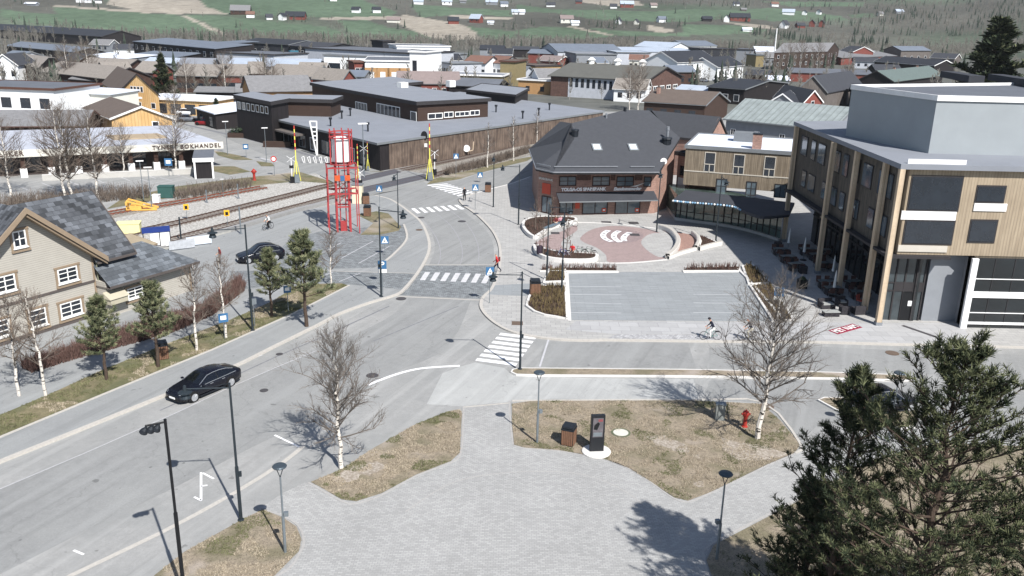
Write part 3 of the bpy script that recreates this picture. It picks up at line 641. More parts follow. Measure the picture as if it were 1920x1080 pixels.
RO = {
 'felt': B_('roof_felt', (128, 132, 140), sc=.25, var=.07), 'feltd': B_('roof_felt_dark', (96, 100, 108), sc=.25), 'dark': B_('roof_dark', (60, 62, 68), sc=.6), 'black': B_('roof_black', (46, 49, 56), sc=.6), 'snow': B_('roof_white', (208, 214, 226), sc=.4, var=.06),
 'grey': B_('roof_grey', (118, 118, 120), sc=1.2, var=.16), 'brown': B_('roof_brown', (96, 86, 80), sc=.8), 'olive': B_('roof_olive', (92, 92, 88), sc=.5), 'greybrown': B_('roof_greybrown', (132, 126, 120), sc=1.5, var=.16), 'pink': B_('roof_pinkish', (128, 116, 114), sc=1),
 'blue': B_('roof_palebl', (164, 174, 188), sc=.3), 'bluegrey': B_('roof_bluegrey', (104, 112, 124), sc=.3), 'seam': B_('roof_seam', (138, 146, 146), kind='seams', a=1.1, var=.18, sc=.6), 'red': B_('roof_tile_red', (116, 88, 78), sc=1), 'green': B_('roof_greenish', (92, 104, 102), sc=.8)}
TRIMD = B_('trim_dark', (52, 50, 52)); TRIMW = B_('trim_white', (226, 226, 226)); TRIMB = B_('trim_brown', (84, 58, 50)); TRIMG = B_('trim_grey', (112, 116, 120))

def simple(name, label, cat, A, B, h, d, roof, rh, wall, rf, trim=TRIMD, wins=(), group=None, ov=.45, chim=None, t=.22, fine=False):
    H = House(name, label, cat, A, B, h, d, group=group); H.walls(CO[wall], roof, rh); r = H.roof(roof, rh, RO[rf], trim, ov, t)
    for q in wins:
        f, n, x0, x1, z, w_, h_ = q[:7]; k = dict(fine=fine, nx=1); k.update(q[7] if len(q) > 7 else {}); H.row(f, n, x0, x1, z, w_, h_, **k)
    if chim:
        for x, y, z in ([chim] if isinstance(chim, tuple) else chim): H.chimney(H.w*x, H.d*y, h, h+rh+z, CO['brick'], parent=r)
    return H
GT_ = 'terraced houses along the middle of the town'; GI = 'industrial sheds before the birch belt'; GH = 'houses on the right side of the town'
D1 = dict(fr=TRIMW); D2 = dict(fr=TRIMD)
for a in [
 ('white_hall', 'white rendered hall with three square windows at the left edge of the photo', 'building', (-90, 163), (100, 170), 7, 16, 'flat', 0, 'white', 'feltd', TRIMB, [('f', 4, .33, .9, 3.2, 2.2, 2, D2)]),
 ('cream_hall', 'cream windowless hall with pale roof between the white hall and the steep yellow house', 'building', (101, 172), (205, 178), 5.4, 9, 'shed', .3, 'cream', 'snow', TRIMB, []),
 ('long_shed', 'long low building with weathered grey roof and dark red fascia above the bookshop', 'building', (-110, 237), (158, 236), 3.4, 12, 'gx', 2.0, 'brown', 'grey', TRIMB, [('f', 6, .1, .9, 1, 1.6, 1, D2)]),
 ('yellow_house', 'low yellow wooden house with white bargeboards and one square window', 'house', (209, 222), (322, 222), 4.2, ('A', 158, 203), 'gy', 2.1, 'yellow', 'brown', TRIMW, [('f', 1, .72, .72, 2.5, 1.3, 1.2, dict(fr=TRIMW, fine=True, fw=.16))]),
 ('yellow_house', 'tall yellow house with steep dark brown roof and four small attic windows', 'house', (222, 173), (297, 178), 4.6, ('A', 192, 156), 'gy', 4.4, 'yellow', 'brown', TRIMD, [('f', 4, .35, .6, 5, .7, 1.2, D1), ('f', 3, .15, .85, 1.4, 1.2, 1.2, D1)]),
 ('yellow_building', 'yellow house with a long grey roof behind the dark shopping centre', 'house', (471, 172), (586, 170), 5, 13, 'gx', 3.2, 'orange', 'grey', TRIMD, [('f', 6, .08, .92, 2, 1.2, 1.4, D2)]),
 ('shop_row', 'low yellow shop with white roof edge beside the steep yellow house', 'shop', (262, 185), (396, 191), 3.4, 10, 'flat', 0, 'yellow', 'snow', TRIMW, [('f', 5, .1, .9, .3, 2.6, 2.2, D2)]),
 ('canopy_shop', 'small shop under a white corrugated canopy roof left of the dark shopping centre', 'shop', (368, 203), (404, 214), 3.2, 9, 'shed', .8, 'dark', 'snow', TRIMW, [('f', 2, .25, .75, .3, 2, 2, D2)]),
 ('carport', 'long open shed with pale grey roof below the terraced houses', 'shed', (367, 172), (440, 173), 3, 8, 'gx', .9, 'dark', 'grey', TRIMG, []),
 ('brown_house', 'brown house with broad grey roof left of the terraced row', 'house', (20, 119), (72, 128), 5, ('B', 108, 110), 'gx', 1.6, 'brown', 'greybrown', TRIMD, [('f', 4, .1, .9, 1.5, 1.4, 1.3, D2)]),
 ('white_house', 'white gabled house at the left edge behind the white hall', 'house', (-16, 121), (33, 122), 5.5, 12, 'gy', 3.2, 'white', 'dark', TRIMW, [('f', 2, .4, .8, 2, 1.3, 1.5, D2)]),
 ('terraced_house', 'long terraced block with grey roof, leftmost of the row', 'house', (76, 134), (200, 148), 4.5, 14, 'gx', 2.8, 'brown', 'greybrown', TRIMD, [('f', 9, .06, .94, 1.4, 1.8, 1.4, D2)], GT_),
 ('terraced_house', 'terraced block with mottled grey roof behind the steep yellow house', 'house', (201, 138), (250, 137), 5, 13, 'gx', 2.8, 'brown', 'greybrown', TRIMD, [('f', 4, .12, .88, 1.4, 1.8, 1.4, D2)], GT_),
 ('terraced_house', 'terraced block with pale roof directly left of the round dark pine', 'house', (251, 135), (284, 136), 5, 13, 'gx', 2.8, 'red', 'greybrown', TRIMG, [('f', 3, .15, .85, 1.4, 1.8, 1.4, D2)], GT_),
 ('terraced_house', 'terraced block with pale roof directly right of the round dark pine', 'house', (330, 141), (405, 143), 5, 13, 'gx', 2.8, 'brown', 'greybrown', TRIMG, [('f', 6, .08, .92, 1.4, 1.8, 1.4, D2)], GT_),
 ('terraced_house', 'terraced block with red balconies behind two thin birches', 'house', (407, 141), (464, 142), 5, 13, 'gx', 2.8, 'red', 'greybrown', TRIMG, [('f', 5, .1, .9, 1.4, 1.8, 1.4, D2)], GT_),
 ('terraced_house', 'narrow raised terraced block with black edged roof', 'house', (470, 138), (494, 138), 5.6, 13, 'gx', 3, 'red', 'greybrown', TRIMD, [('f', 2, .25, .75, 1.4, 1.8, 1.4, D2)], GT_),
 ('terraced_house', 'terraced block with wide brownish roof above the yellow house with grey roof', 'house', (500, 140), (585, 144), 5, 13, 'gx', 2.8, 'red', 'greybrown', TRIMG, [('f', 7, .08, .92, 1.4, 1.8, 1.4, D2)], GT_),
 ('terraced_house', 'terraced block with dark red gable, rightmost of the row', 'house', (586, 147), (640, 152), 5, ('B', 668, 149), 'gx', 2.8, 'red', 'greybrown', TRIMG, [('f', 4, .1, .8, 1.4, 1.8, 1.4, D2), ('r', 2, .3, .7, 2, 1.5, 1.4, D1)], GT_),
 ('apartment_block', 'dark two storey block with rows of white framed windows in the upper left', 'building', (250, 78), (403, 92), 8.5, 16, 'shed', 1.5, 'dark', 'bluegrey', TRIMG, [('f', 13, .04, .96, 5.2, 2.2, 1.9, D1), ('f', 11, .12, .96, 1.6, 2.0, 1.9, D1)]),
 ('long_house', 'long low building with bluish roof at the upper left', 'building', (12, 86), (138, 98), 5, 14, 'gx', 1.8, 'dark', 'bluegrey', TRIMG, [('f', 8, .1, .9, 1.5, 2, 1.3, D1)]),
 ('low_building', 'low building with white roof lights left of the dark apartment block', 'building', (145, 106), (234, 111), 4.5, 16, 'shed', 1, 'grey', 'snow', TRIMG, []),
 ('low_building', 'low building with grey roof and black fascia under the dark apartment block', 'building', (238, 104), (330, 108), 5, 16, 'shed', 1.2, 'dark', 'bluegrey', TRIMD, [('f', 5, .1, .9, 1.5, 2, 1.3, D1)]),
 ('barn', 'very long dark blue roofed barn below the green field at the far left', 'barn', (-60, 52), (190, 69), 6, 26, 'gx', 3.5, 'dark', 'black', TRIMD, []),
 ('gabled_shed', 'grey shed with thin white bargeboards before the dark barn', 'shed', (39, 52), (80, 60), 6, 14, 'gy', 2.6, 'grey', 'bluegrey', TRIMW, []),
 ('factory', 'dark flat factory with a white left end far behind the town', 'factory', (408, 79), (445, 81), 6.5, 25, 'shed', 1, 'dark', 'bluegrey', TRIMG, [('f', 2, .1, .3, 1.5, 4, 3, D1)], GI),
 ('factory', 'long dark factory hall with black roof against the birch belt', 'factory', (449, 79), (541, 84), 6.5, 25, 'gx', 2, 'black', 'black', TRIMG, [('f', 3, .1, .5, 1.5, 4, 2, D1)], GI),
 ('factory', 'dark factory hall with small white openings, right end of the black halls', 'factory', (543, 86), (607, 90), 6, 25, 'gx', 2, 'black', 'dark', TRIMD, [('f', 4, .1, .9, 2, 2.6, 2, D1)], GI),
 ('warehouse', 'pale grey panelled warehouse with dark roof edge right of the dark apartment block', 'warehouse', (404, 99), (513, 104), 7, 22, 'flat', 0, 'pale', 'feltd', TRIMD, [], GI),
 ('warehouse', 'long low hall with white sheet roof behind the terraced houses', 'warehouse', (425, 124), (596, 126), 4, 20, 'shed', 1.8, 'grey', 'blue', TRIMG, [], GI),
 ('warehouse', 'white warehouse with two dark doors left of the white supermarket', 'warehouse', (607, 104), (704, 107), 6.5, 20, 'flat', 0, 'white', 'feltd', TRIMG, [('f', 2, .2, .55, .5, 5, 3, D2)], GI),
 ('supermarket', 'large white supermarket with orange panels along its base', 'supermarket', (685, 115), (822, 117), 8.5, 26, 'flat', 0, 'white', 'feltd', TRIMW, [('f', 6, .08, .85, 1.4, 2.6, 4.2, dict(fr=CO['orange'], fine=False, fw=.9, pane=TRIMW))], GI),
 ('red_block', 'small red brick block with four windows at the left end of the supermarket', 'building', (664, 118), (684, 118), 7.5, 10, 'flat', 0, 'red', 'red', TRIMB, [('f', 2, .3, .7, 4.4, 1.4, 1.4, D1), ('f', 2, .3, .7, 1.5, 1.4, 1.4, D1)]),
 ('white_tower', 'square white tower block rising above the supermarket', 'building', (768, 98), (798, 99), 12.5, 14, 'flat', 0, 'white', 'feltd', TRIMW, [('f', 2, .25, .36, 7, .7, 3, D2)]),
 ('retail_hall', 'long pale blue retail hall with red lettering band behind the supermarket', 'building', (572, 91), (768, 101), 8.5, 30, 'flat', 0, 'pale', 'feltd', TRIMD, [('f', 8, .18, .5, 2, 2.2, 1.6, D2)], GI),
 ('upper_hall', 'white hall with long white roof edge above the tower block', 'building', (744, 87), (844, 88), 10, 22, 'flat', 0, 'white', 'feltd', TRIMW, [('f', 5, .6, .95, 1, 4, 3.4, D2)], GI),
 ('silo_block', 'small black cube building in front of the birch belt', 'building', (718, 78), (741, 78), 11, 12, 'flat', 0, 'black', 'dark', TRIMD, []),
 ('office_block', 'pale office wing with six small windows at the right end of the supermarket', 'building', (823, 118), (843, 120), 7, 14, 'flat', 0, 'pale', 'felt', TRIMG, [('f', 3, .25, .75, 4, 1.2, 1.4, D2), ('f', 3, .25, .75, 1, 1.2, 1.4, D2)]),
 ('grey_block', 'low grey block with dark windows right of the white tower', 'building', (800, 101), (846, 103), 7, 14, 'flat', 0, 'grey', 'felt', TRIMG, [('f', 4, .15, .85, 3, 2.4, 1.8, D2)]),
 ('duplex', 'house with brown tiled roof and white walls, left of the brown roofed pair', 'house', (870, 117), (910, 119), 5.5, 12, 'gx', 2.5, 'white', 'red', TRIMD, [('f', 4, .12, .88, 1.5, 1.5, 1.5, D2)]),
 ('duplex', 'house with brown tiled roof and white walls, right of the brown roofed pair', 'house', (912, 117), (941, 119), 5.5, 12, 'gx', 2.5, 'white', 'red', TRIMD, [('f', 3, .2, .8, 1.5, 1.5, 1.5, D2)]),
 ('olive_block', 'tall olive brown block left of the yellow houses', 'building', (938, 116), (966, 117), 9, 14, 'flat', 0, 'olive', 'brown', TRIMB, []),
 ('olive_wall_building', 'long olive building with a pale yellow upper band behind the shopping centre roof', 'building', (846, 141), (942, 144), 5, 12, 'flat', 0, 'olive', 'felt', TRIMW, []),
 ('yellow_block', 'yellow two storey block with balconies above the small ochre building', 'building', (974, 122), (1004, 125), 6, 12, 'flat', 0, 'yellow', 'brown', TRIMD, [('f', 3, .2, .8, 3, 1.6, 1.6, D2)]),
 ('ochre_building', 'small ochre building with a white flat roof edge left of the brown hall', 'building', (972, 150), (1032, 153), 4.2, 12, 'flat', 0, 'orange', 'felt', TRIMW, [('f', 2, .3, .75, 1, 1.2, 1.4, D2)]),
 ('red_roof_house', 'low house with pinkish roof and dark red gable behind the shopping centre', 'house', (748, 156), (862, 157), 4, 12, 'gx', 3, 'red', 'pink', TRIMG, [('f', 6, .1, .9, 1.4, 1.2, 1.2, D1)]),
 ('grey_roof_house', 'low grey roofed house with black chimneys left of the flat annexes', 'house', (842, 160), (930, 164), 3.6, 12, 'gx', 1.8, 'dark', 'feltd', TRIMD, []),
 ('cottage', 'small red cottage with pinkish roof far behind the ochre building', 'house', (1008, 113), (1046, 115), 4.5, 12, 'gx', 2, 'red', 'pink', TRIMW, []),
 ('workshop', 'dark roofed workshop with red wall behind the yellow block', 'workshop', (990, 100), (1052, 102), 5, 16, 'gx', 1.8, 'red', 'bluegrey', TRIMD, [], GI),
 ('industrial_hall', 'grey panelled hall with a red and white sign above the brown hall', 'warehouse', (1081, 102), (1156, 103), 8, 22, 'flat', 0, 'grey', 'felt', TRIMG, [], GI),
 ('industrial_hall', 'long hall with slate blue roof behind the grey panelled hall', 'warehouse', (1046, 97), (1168, 98), 6.5, 28, 'gx', 3.5, 'pale', 'bluegrey', TRIMG, [], GI),
 ('industrial_hall', 'pale hall with thin dark roof edge right of the grey panelled hall', 'warehouse', (1157, 99), (1220, 100), 7, 22, 'flat', 0, 'pale', 'blue', TRIMG, [], GI),
 ('industrial_hall', 'white hall with pale blue roof and blue sign, highest of the sheds', 'warehouse', (1190, 87), (1257, 90), 6.5, 24, 'gx', 3, 'white', 'blue', TRIMG, [], GI),
 ('industrial_hall', 'flat hall with pale metal roof below the two white sheds', 'warehouse', (1172, 97), (1318, 98), 5, 30, 'shed', 1.5, 'pale', 'blue', TRIMG, [], GI),
 ('industrial_hall', 'small white hall with slate blue roof, right of the two white sheds', 'warehouse', (1288, 86), (1344, 86), 6.5, 24, 'gx', 3, 'white', 'bluegrey', TRIMG, [('f', 1, .25, .25, 3, 8, 2, D2)], GI),
 ('industrial_hall', 'black flat hall left of the yellow sign wall', 'warehouse', (1313, 92), (1380, 93), 7, 20, 'flat', 0, 'black', 'dark', TRIMD, [], GI),
 ('industrial_hall', 'grey flat hall with an orange sign right of the black flat hall', 'warehouse', (1381, 93), (1412, 94), 7, 20, 'flat', 0, 'grey', 'feltd', TRIMD, [], GI),
 ('meeting_house', 'long white building with round topped windows and black roof', 'building', (1270, 117), (1345, 114), 7.5, 16, 'gx', 3.8, 'white', 'black', TRIMW, [('f', 7, .08, .92, 5, 1.3, 1.4, D2), ('f', 6, .1, .8, 1.4, 1.3, 1.6, D2)]),
 ('white_wing', 'lower white wing with small dormers right of the long white building', 'building', (1346, 126), (1394, 122), 5.5, 14, 'gx', 3.4, 'white', 'black', TRIMW, [('f', 9, .08, .94, 2.2, .8, 1.6, D2)]),
 ('white_shed', 'building with bright white sheet roof left of the long grey school', 'building', (1418, 97), (1456, 98), 6, 16, 'shed', 2.5, 'grey', 'snow', TRIMW, []),
 ('school', 'long grey roofed three storey building among bare trees on the right', 'building', (1452, 99), (1551, 97), 8.5, ('B', 1573, 93), 'gx', 4.2, 'darkbrown', 'grey', TRIMD, [('f', 9, .08, .92, 5.6, 1.6, 1.6, D1), ('f', 9, .08, .92, 2, 1.6, 1.6, D1), ('r', 4, .2, .8, 5.5, 1.4, 1.6, D1), ('r', 4, .2, .8, 2, 1.4, 1.6, D1)]),
 ('school_wing', 'red gabled wing with dark roof right of the grey roofed school', 'building', (1574, 95), (1600, 97), 6.5, 14, 'gx', 3, 'red', 'dark', TRIMW, [], GH),
 ('red_house', 'red house with long grey roof and pale roof window right of the school', 'house', (1578, 109), (1682, 105), 4, ('B', 1702, 100), 'gx', 2.4, 'red', 'grey', TRIMD, [], GH),
 ('hillside_house', 'dark grey hillside house with flat roof above the long black roof', 'house', (1690, 95), (1745, 95), 7, 14, 'gx', 2.5, 'greywood', 'bluegrey', TRIMD, [('f', 4, .15, .85, 2, 2, 1.5, D1)], GH),
 ('low_red_block', 'long low red building with white roof edge in front of the school', 'building', (1482, 136), (1636, 141), 3.6, 12, 'shed', 1.2, 'red', 'feltd', TRIMW, [], GH),
 ('black_roof_house', 'long black roofed house with white gable boards near the big spruce', 'house', (1640, 115), (1752, 123), 5, 14, 'gx', 2.5, 'dark', 'black', TRIMW, [], GH),
 ('green_roof_house', 'dark house with grey green roof and small roof windows', 'house', (1675, 153), (1768, 141), 4.5, 12, 'gx', 3.2, 'dark', 'green', TRIMD, [], GH, .5, [(.3, .5, .8), (.75, .5, .8)]),
 ('dark_gable_house', 'dark gabled house with light porch beams in front of the green roofed house', 'house', (1494, 170), (1551, 172), 5, ('B', 1617, 160), 'gy', 4.2, 'greywood', 'dark', TRIMG, [('f', 2, .3, .7, 1.2, 1.4, 1.6, D1)], GH),
 ('flat_roof_house', 'house with wide black low pitched roof in front of the white meeting house', 'house', (1328, 163), (1396, 168), 4.5, ('B', 1478, 156), 'gx', 1.6, 'dark', 'black', TRIMG, [('f', 3, .2, .8, 1, 1.6, 1.8, D1)], GH),
 ('small_red_house', 'small house with black roof and orange red gable right of the seamed metal roof', 'house', (1505, 194), (1542, 191), 4, ('A', 1452, 182), 'gy', 3, 'red', 'black', TRIMW, [('f', 1, .5, .5, 3.2, 1.4, 1.2, D1)], GH),
 ('small_dark_house', 'small dark roofed house with white bargeboards behind the seamed metal roof', 'house', (1440, 193), (1492, 196), 4, 12, 'gy', 2.4, 'grey', 'black', TRIMW, [], GH),
 ('brown_roof_house', 'low house with dull brown roof and orange gable behind the bank', 'house', (1208, 190), (1322, 197), 4, ('B', 1365, 190), 'gx', 2.6, 'darkbrown', 'brown', TRIMG, [('f', 4, .1, .8, 1, 1.6, 1.4, D2)], GH, .5, (.1, .3, .8)),
 ('seam_roof_house', 'grey house with streaked standing seam metal roof behind the timber clad building', 'house', (1362, 223), (1560, 243), 7, 15, 'gx', 3.0, 'grey', 'seam', TRIMG, [('f', 4, .08, .80, 3.4, 1.0, 2.0, dict(fr=TRIMW, fine=True, nx=2, nz=2))], None),
 ('flat_annex', 'flat dark annex with two ventilation boxes behind the shopping centre', 'building', (874, 171), (966, 181), 6.2, ('B', 990, 168), 'flat', 0, 'dark', 'felt', TRIMD, []),
 ('fire_station', 'yellow green roadside sign building right of the grey flat hall', 'building', (1418, 104), (1433, 104), 6, 8, 'flat', 0, 'olive', 'green', TRIMG, []),
 ('red_shed', 'red shed with grey roof behind the spruce at the right edge', 'shed', (1897, 58), (1950, 60), 6, 14, 'gx', 2.5, 'red', 'grey', TRIMG, []),
 ]: simple(*a)
def mast(name, label, cat, px, h, r, m, group=None):
    t = thing(name, label, cat, G(*px), 0, group); mb = MB(); mb.tube((0, 0, 0), (0, 0, h), r, r*.6); mb.build('pole', m, t)
    mb = MB(); mb.lathe([(r*2, 0), (r*2, .15), (r*1.2, .4)]); mb.build('base', STEEL, t); return t
mast('chimney_mast', 'tall white chimney beside the bright white sheet roof', 'chimney', (1450, 118), HT((1450, 118), 53), .55, TRIMW)
# ============================================================ THE BANK
def plane_hit(px, py, P0, N):
    d = CF*FPX+CR*(px-960)+CU*(540-py); t = (Vector(P0)-CC).dot(N)/d.dot(N); return CC+d*t
BE = .12
H = House('bank', 'brown brick bank with dark multi pitched roof on the plaza corner', 'bank', G(1043, 404, BE), G(1226, 400, BE), 6.0, 14, zr=BE, base=BE)
Mi = Matrix.Translation(H.A+Vector((0, 0, BE))) @ Matrix.Rotation(H.rz, 4, 'Z'); Mi = Mi.inverted()
W2 = G(1043, 404, BE); W3 = G(1226, 400, BE); W1 = G(1008, 397, BE)
E2 = G(1037, 322, 6.1); E3 = G(1236, 322, 6.1); e = (E3-E2).normalized(); nb = Vector((-e.y, e.x, 0))
PN = (Vector((0, 0, 1))-nb*.40).normalized()
rp_ = lambda x, y: plane_hit(x, y, E2, PN)
E1 = G(1005, 315, 6.1); E0 = G(992, 279, 6.1); Hp = rp_(1077, 260); R1 = rp_(1072, 231); R2 = rp_(1172, 206); V1 = rp_(1217, 207); K = rp_(1275, 258)
B1 = Vector((E0.x+6, E0.y+34, 6.1)); B2 = Vector((R2.x+2, R2.y+16, 6.1))
zr_ = 9.6; RR = G(1352, 219, zr_); RL = G(1222, 207, zr_); e2 = G(1328, 263, 6.2); e1 = G(1262, 256, 6.2); RB = RR+(RR-e2); RB.z = 6.2; RLB = RL+(RL-e1); RLB.z = 6.2
B3 = Vector((K.x+.2, K.y+9, 6.1))
ridge0 = V1.copy()
roofpts = [E0, E1, E2, E3, K, V1, R2, R1, Hp, B1, B2, RR, e2, e1, RB, B3, RL, RLB]
L = [Mi @ p for p in roofpts]; mb = MB()
F = [(0, 1, 8, 7), (1, 2, 8), (2, 3, 4, 5), (2, 5, 6), (2, 6, 7), (2, 7, 8), (0, 7, 9), (7, 6, 10, 9), (6, 5, 15, 10), (5, 4, 15), (13, 12, 11, 16), (16, 11, 14, 17)]
mb.add(L, F, 0); lo = [p-Vector((0, 0, .35)) for p in L]
for a, b in ((0, 1), (1, 2), (2, 3), (3, 4), (4, 15), (13, 12), (12, 11), (11, 14), (14, 17), (15, 10), (10, 9), (9, 0)): mb.quad(lo[a], lo[b], L[b], L[a], 1)
roof = mb.build('roof', [B_('bank_roof', (68, 70, 75), sc=2., var=.1), TRIMD], H.root)
# gutters of the front eaves, snow guard rails
mb = MB()
for a, b in ((0, 1), (1, 2), (2, 3)): mb.bar(L[a]-Vector((0, .08, .06)), L[b]-Vector((0, .08, .06)), .16, .14)
mb.build('gutter', STEEL, roof)
mb = MB(); q = Mi @ (E2+(R2-E2)*0); up = (Mi.to_3x3() @ (nb+Vector((0, 0, .4))).normalized())
for a, b in ((.02, .62), (.74, .97)):
    p0 = L[2].lerp(L[3], a)+up*.9+Vector((0, 0, .16)); p1 = L[2].lerp(L[3], b)+up*.9+Vector((0, 0, .16)); mb.bar(p0, p1, .12, .12)
p0 = L[1].lerp(L[2], .1)+up*.8+Vector((0, 0, .2)); p1 = L[1].lerp(L[2], .9)+up*.8+Vector((0, 0, .2)); mb.bar(p0, p1, .1, .1)
mb.build('snow_guard', STEEL, roof)
# walls: vertical faces under the roof
wl = [(W1, 5.9), (W2, 5.9), (W3, 5.9)]; Kw = Vector((K.x-.5, K.y, 0)); 
foot = [Vector((E0.x+.6, E0.y+.3, 0)), W1, W2, W3, Kw, Vector((B3.x-.6, B3.y-.6, 0)), Vector((B2.x, B2.y-.6, 0)), Vector((B1.x+.8, B1.y-.8, 0))]
top = [5.8, 5.8, 5.8, 5.8, K.z-.2, 5.9, 5.9, 5.8]
ti = lambda p, dx, dy=0: Vector((p.x+dx, p.y+dy, 0))
foot2 = [ti(e1, 0, .4), ti(e2, -.4, .4), ti(RR, -.4), ti(RB, -.4, -.4), ti(RLB, 0, -.4)]; top2 = [6.0, 6.0, RR.z-.2, 6.0, 6.0]
mb = MB()
for ft, tp in ((foot, top), (foot2, top2)):
    n = len(ft)
    for i in range(n):
        a, b = ft[i], ft[(i+1) % n]; mb.quad(*[Mi @ Vector(p) for p in ((a.x, a.y, BE), (b.x, b.y, BE), (b.x, b.y, tp[(i+1) % n]), (a.x, a.y, tp[i]))])
mb.build('wall', CO['brick'], H.root)
# brick piers and dark bands on the front
BRW = mat('bank_window_frame', (58, 40, 38), .6, .05)
GL2 = mat('bank_glass', (92, 104, 112), .08, .35, .6, spec=.8)
for a in ((1048, 330, 1081, 349), (1110, 330, 1144, 349), (1155, 330, 1189, 350), (1206, 331, 1222, 350)):
    f = H.winp('f', *a, nx=1 if a[0] == 1206 else 2, nz=2, fr=BRW, fw=.12, pane=GL2)
for a in ((1048, 377, 1075, 400), (1091, 376, 1140, 402), (1152, 376, 1201, 402)):
    H.winp('f', *a, nx=2, nz=1, fr=BRW, fw=.12, pane=GL2, off=-.02)
for x0, x1 in ((1082, 1108), (1145, 1154), (1190, 1205)):
    a = H.hit('f', x0, 338); b = H.hit('f', x1, 327); mb = MB(); mb.box(a[0], -.05, a[1], b[0], -.004, b[1]); H.part('brick_band', mb, CO['brickd'])
# canopy
a = H.hit('f', 1046, 361); b = H.hit('f', 1223, 361); zt = a[1]; mb = MB()
mb.profile([(0, zt-.12), (0, zt), (-1.7, zt-.75), (-1.7, zt-.9)], 'x', a[0]-.2, b[0]+.2, 0); H.part('canopy', mb, [RO['dark']])
mb = MB(); mb.box(a[0]-.2, -1.78, zt-.95, b[0]+.2, -1.7, zt-.8); H.part('canopy_gutter', mb, TRIMG)
# signs
BWH = mat('sign_white', (250, 250, 250), .4, .0)
sx = H.hit('f', 1094, 355); wall_text(text_mesh('TOLGA-OS SPAREBANK', .54, .04, H.root, BWH, 'bank_name_letters', .03), sx[0], -.05, sx[1])
sx = H.hit('f', 1176, 354); wall_text(text_mesh('Eiendomsmegler', .54, .04, H.root, BWH, 'agent_name_letters', .03, shear=.25), sx[0], -.05, sx[1])
mb = MB(); sx = H.hit('f', 1190, 348); mb.profile([(sx[0]-.6, sx[1]-.08), (sx[0]+.1, sx[1]+.02), (sx[0]+1.3, sx[1]+.35), (sx[0]+.2, sx[1]-.12)], 'y', -.09, -.03); H.part('sign_swoosh', mb, WHITE)
ORG = mat('sign_orange', (190, 78, 58), .5, .05)
for px in ((1078, 376, 1087, 391),):
    p = H.hit('f', px[0], px[3]); q = H.hit('f', px[2], px[1]); mb = MB(); mb.box(p[0], -.1, p[1], q[0], -.02, q[1]); H.part('orange_sign', mb, ORG)
for px in ((1128, 390, 1136, 397), (1190, 390, 1198, 397)):
    p = H.hit('f', px[0], px[3]); q = H.hit('f', px[2], px[1]); mb = MB(); mb.box(p[0], -.1, p[1], q[0], -.065, q[1]); mb.box(p[0]+.12, -.11, p[1]+.15, q[0]-.12, -.105, q[1]-.15, 1); H.part('window_sticker', mb, [ORG, WHITE])
# chamfered corner: door, sign, lettering
u = (W2-W1).normalized(); nn = Vector((u.y, -u.x, 0)); lu = Mi.to_3x3() @ u; ln = Mi.to_3x3() @ nn; o1 = Mi @ W1
def ch(px, py): p = plane_hit(px, py, W1, nn); return (p-W1).dot(u), p.z-BE
p = ch(1015, 398); q = ch(1037, 369); window_mesh(q[0]-p[0], q[1]-.1, 2, 1, BRW, fw=.12, pane=GL2, parent=H.root, o=(p[0], .05), U=lu, N=ln, P0=o1).name = 'door'
p = ch(1017, 362); q = ch(1033, 345); mb = MB(); vs = [o1+lu*x+Vector((0, 0, z))+ln*k for k in (.01, .1) for x, z in ((p[0], p[1]), (q[0], p[1]), (q[0], q[1]), (p[0], q[1]))]
mb.add(vs, [(0, 1, 2, 3), (4, 5, 6, 7), (0, 1, 5, 4), (1, 2, 6, 5), (2, 3, 7, 6), (3, 0, 4, 7)]); mb.build('orange_sign', ORG, H.root)
p = ch(1024, 336); t = text_mesh('SPAREBANK', .42, .02, H.root, WHITE, 'corner_letters'); pos = o1+lu*p[0]+Vector((0, 0, p[1]))+ln*.06; t.location = pos; t.rotation_euler = (R_(90), 0, math.atan2(lu.y, lu.x))
# roof windows, vents
def on_roof(px, py): return Mi @ rp_(px, py)
ex = Mi.to_3x3() @ e
for x0, y0 in ((1119, 277), (1187, 277)):
    c = on_roof(x0, y0); nrm = ex.cross(up); mb = MB()
    vs = [c+ex*a*.62+up*b*.85+nrm*k for k in (.0, .14) for a, b in ((-1, -1), (1, -1), (1, 1), (-1, 1))]
    mb.add(vs, [(4, 5, 6, 7), (0, 1, 5, 4), (1, 2, 6, 5), (2, 3, 7, 6), (3, 0, 4, 7)]); f = mb.build('roof_window', TRIMG, roof)
for px, py, r_, h_, m_ in ((1078, 254, .45, .8, DARKM), (1250, 268, .6, .7, DARKM), (1251, 262, .18, 1.7, STEEL), (1137, 221, .12, .6, STEEL), (1172, 208, .2, .5, DARKM)):
    c = on_roof(px, py); mb = MB(); mb.lathe([(r_, -.3), (r_, h_*.7), (r_*1.2, h_*.72), (r_*1.1, h_)], c, 10); mb.build('vent', m_, roof)
for s_, px, py in ((1, 1119, 277), (1, 1187, 277)):
    c = on_roof(px, py); nrm = ex.cross(up); mb = MB(); vs = [c+ex*a*.45+up*b*.66+nrm*.15 for a, b in ((-1, -1), (1, -1), (1, 1), (-1, 1))]
    mb.add(vs, [(0, 1, 2, 3)]); mb.build('roof_window_pane', mat('bright_pane', (196, 206, 214), .1, .1), roof)
dish = thing('satellite_dish', 'white satellite dish on the right corner of the bank roof', 'dish', Mi.inverted() @ (L[3]+Vector((1.3, 2.2, .9)))); mb = MB(); mb.lathe([(.04, -.06), (.3, .0), (.42, .1), (.41, .12), (.03, .02)], n=14)
mb.xf(Matrix.Rotation(R_(75), 4, 'X')); mb.build('bowl', WHITE, dish); mb = MB(); mb.tube((0, .1, 0), (0, .5, -.8), .04); mb.build('bracket', STEEL, dish)
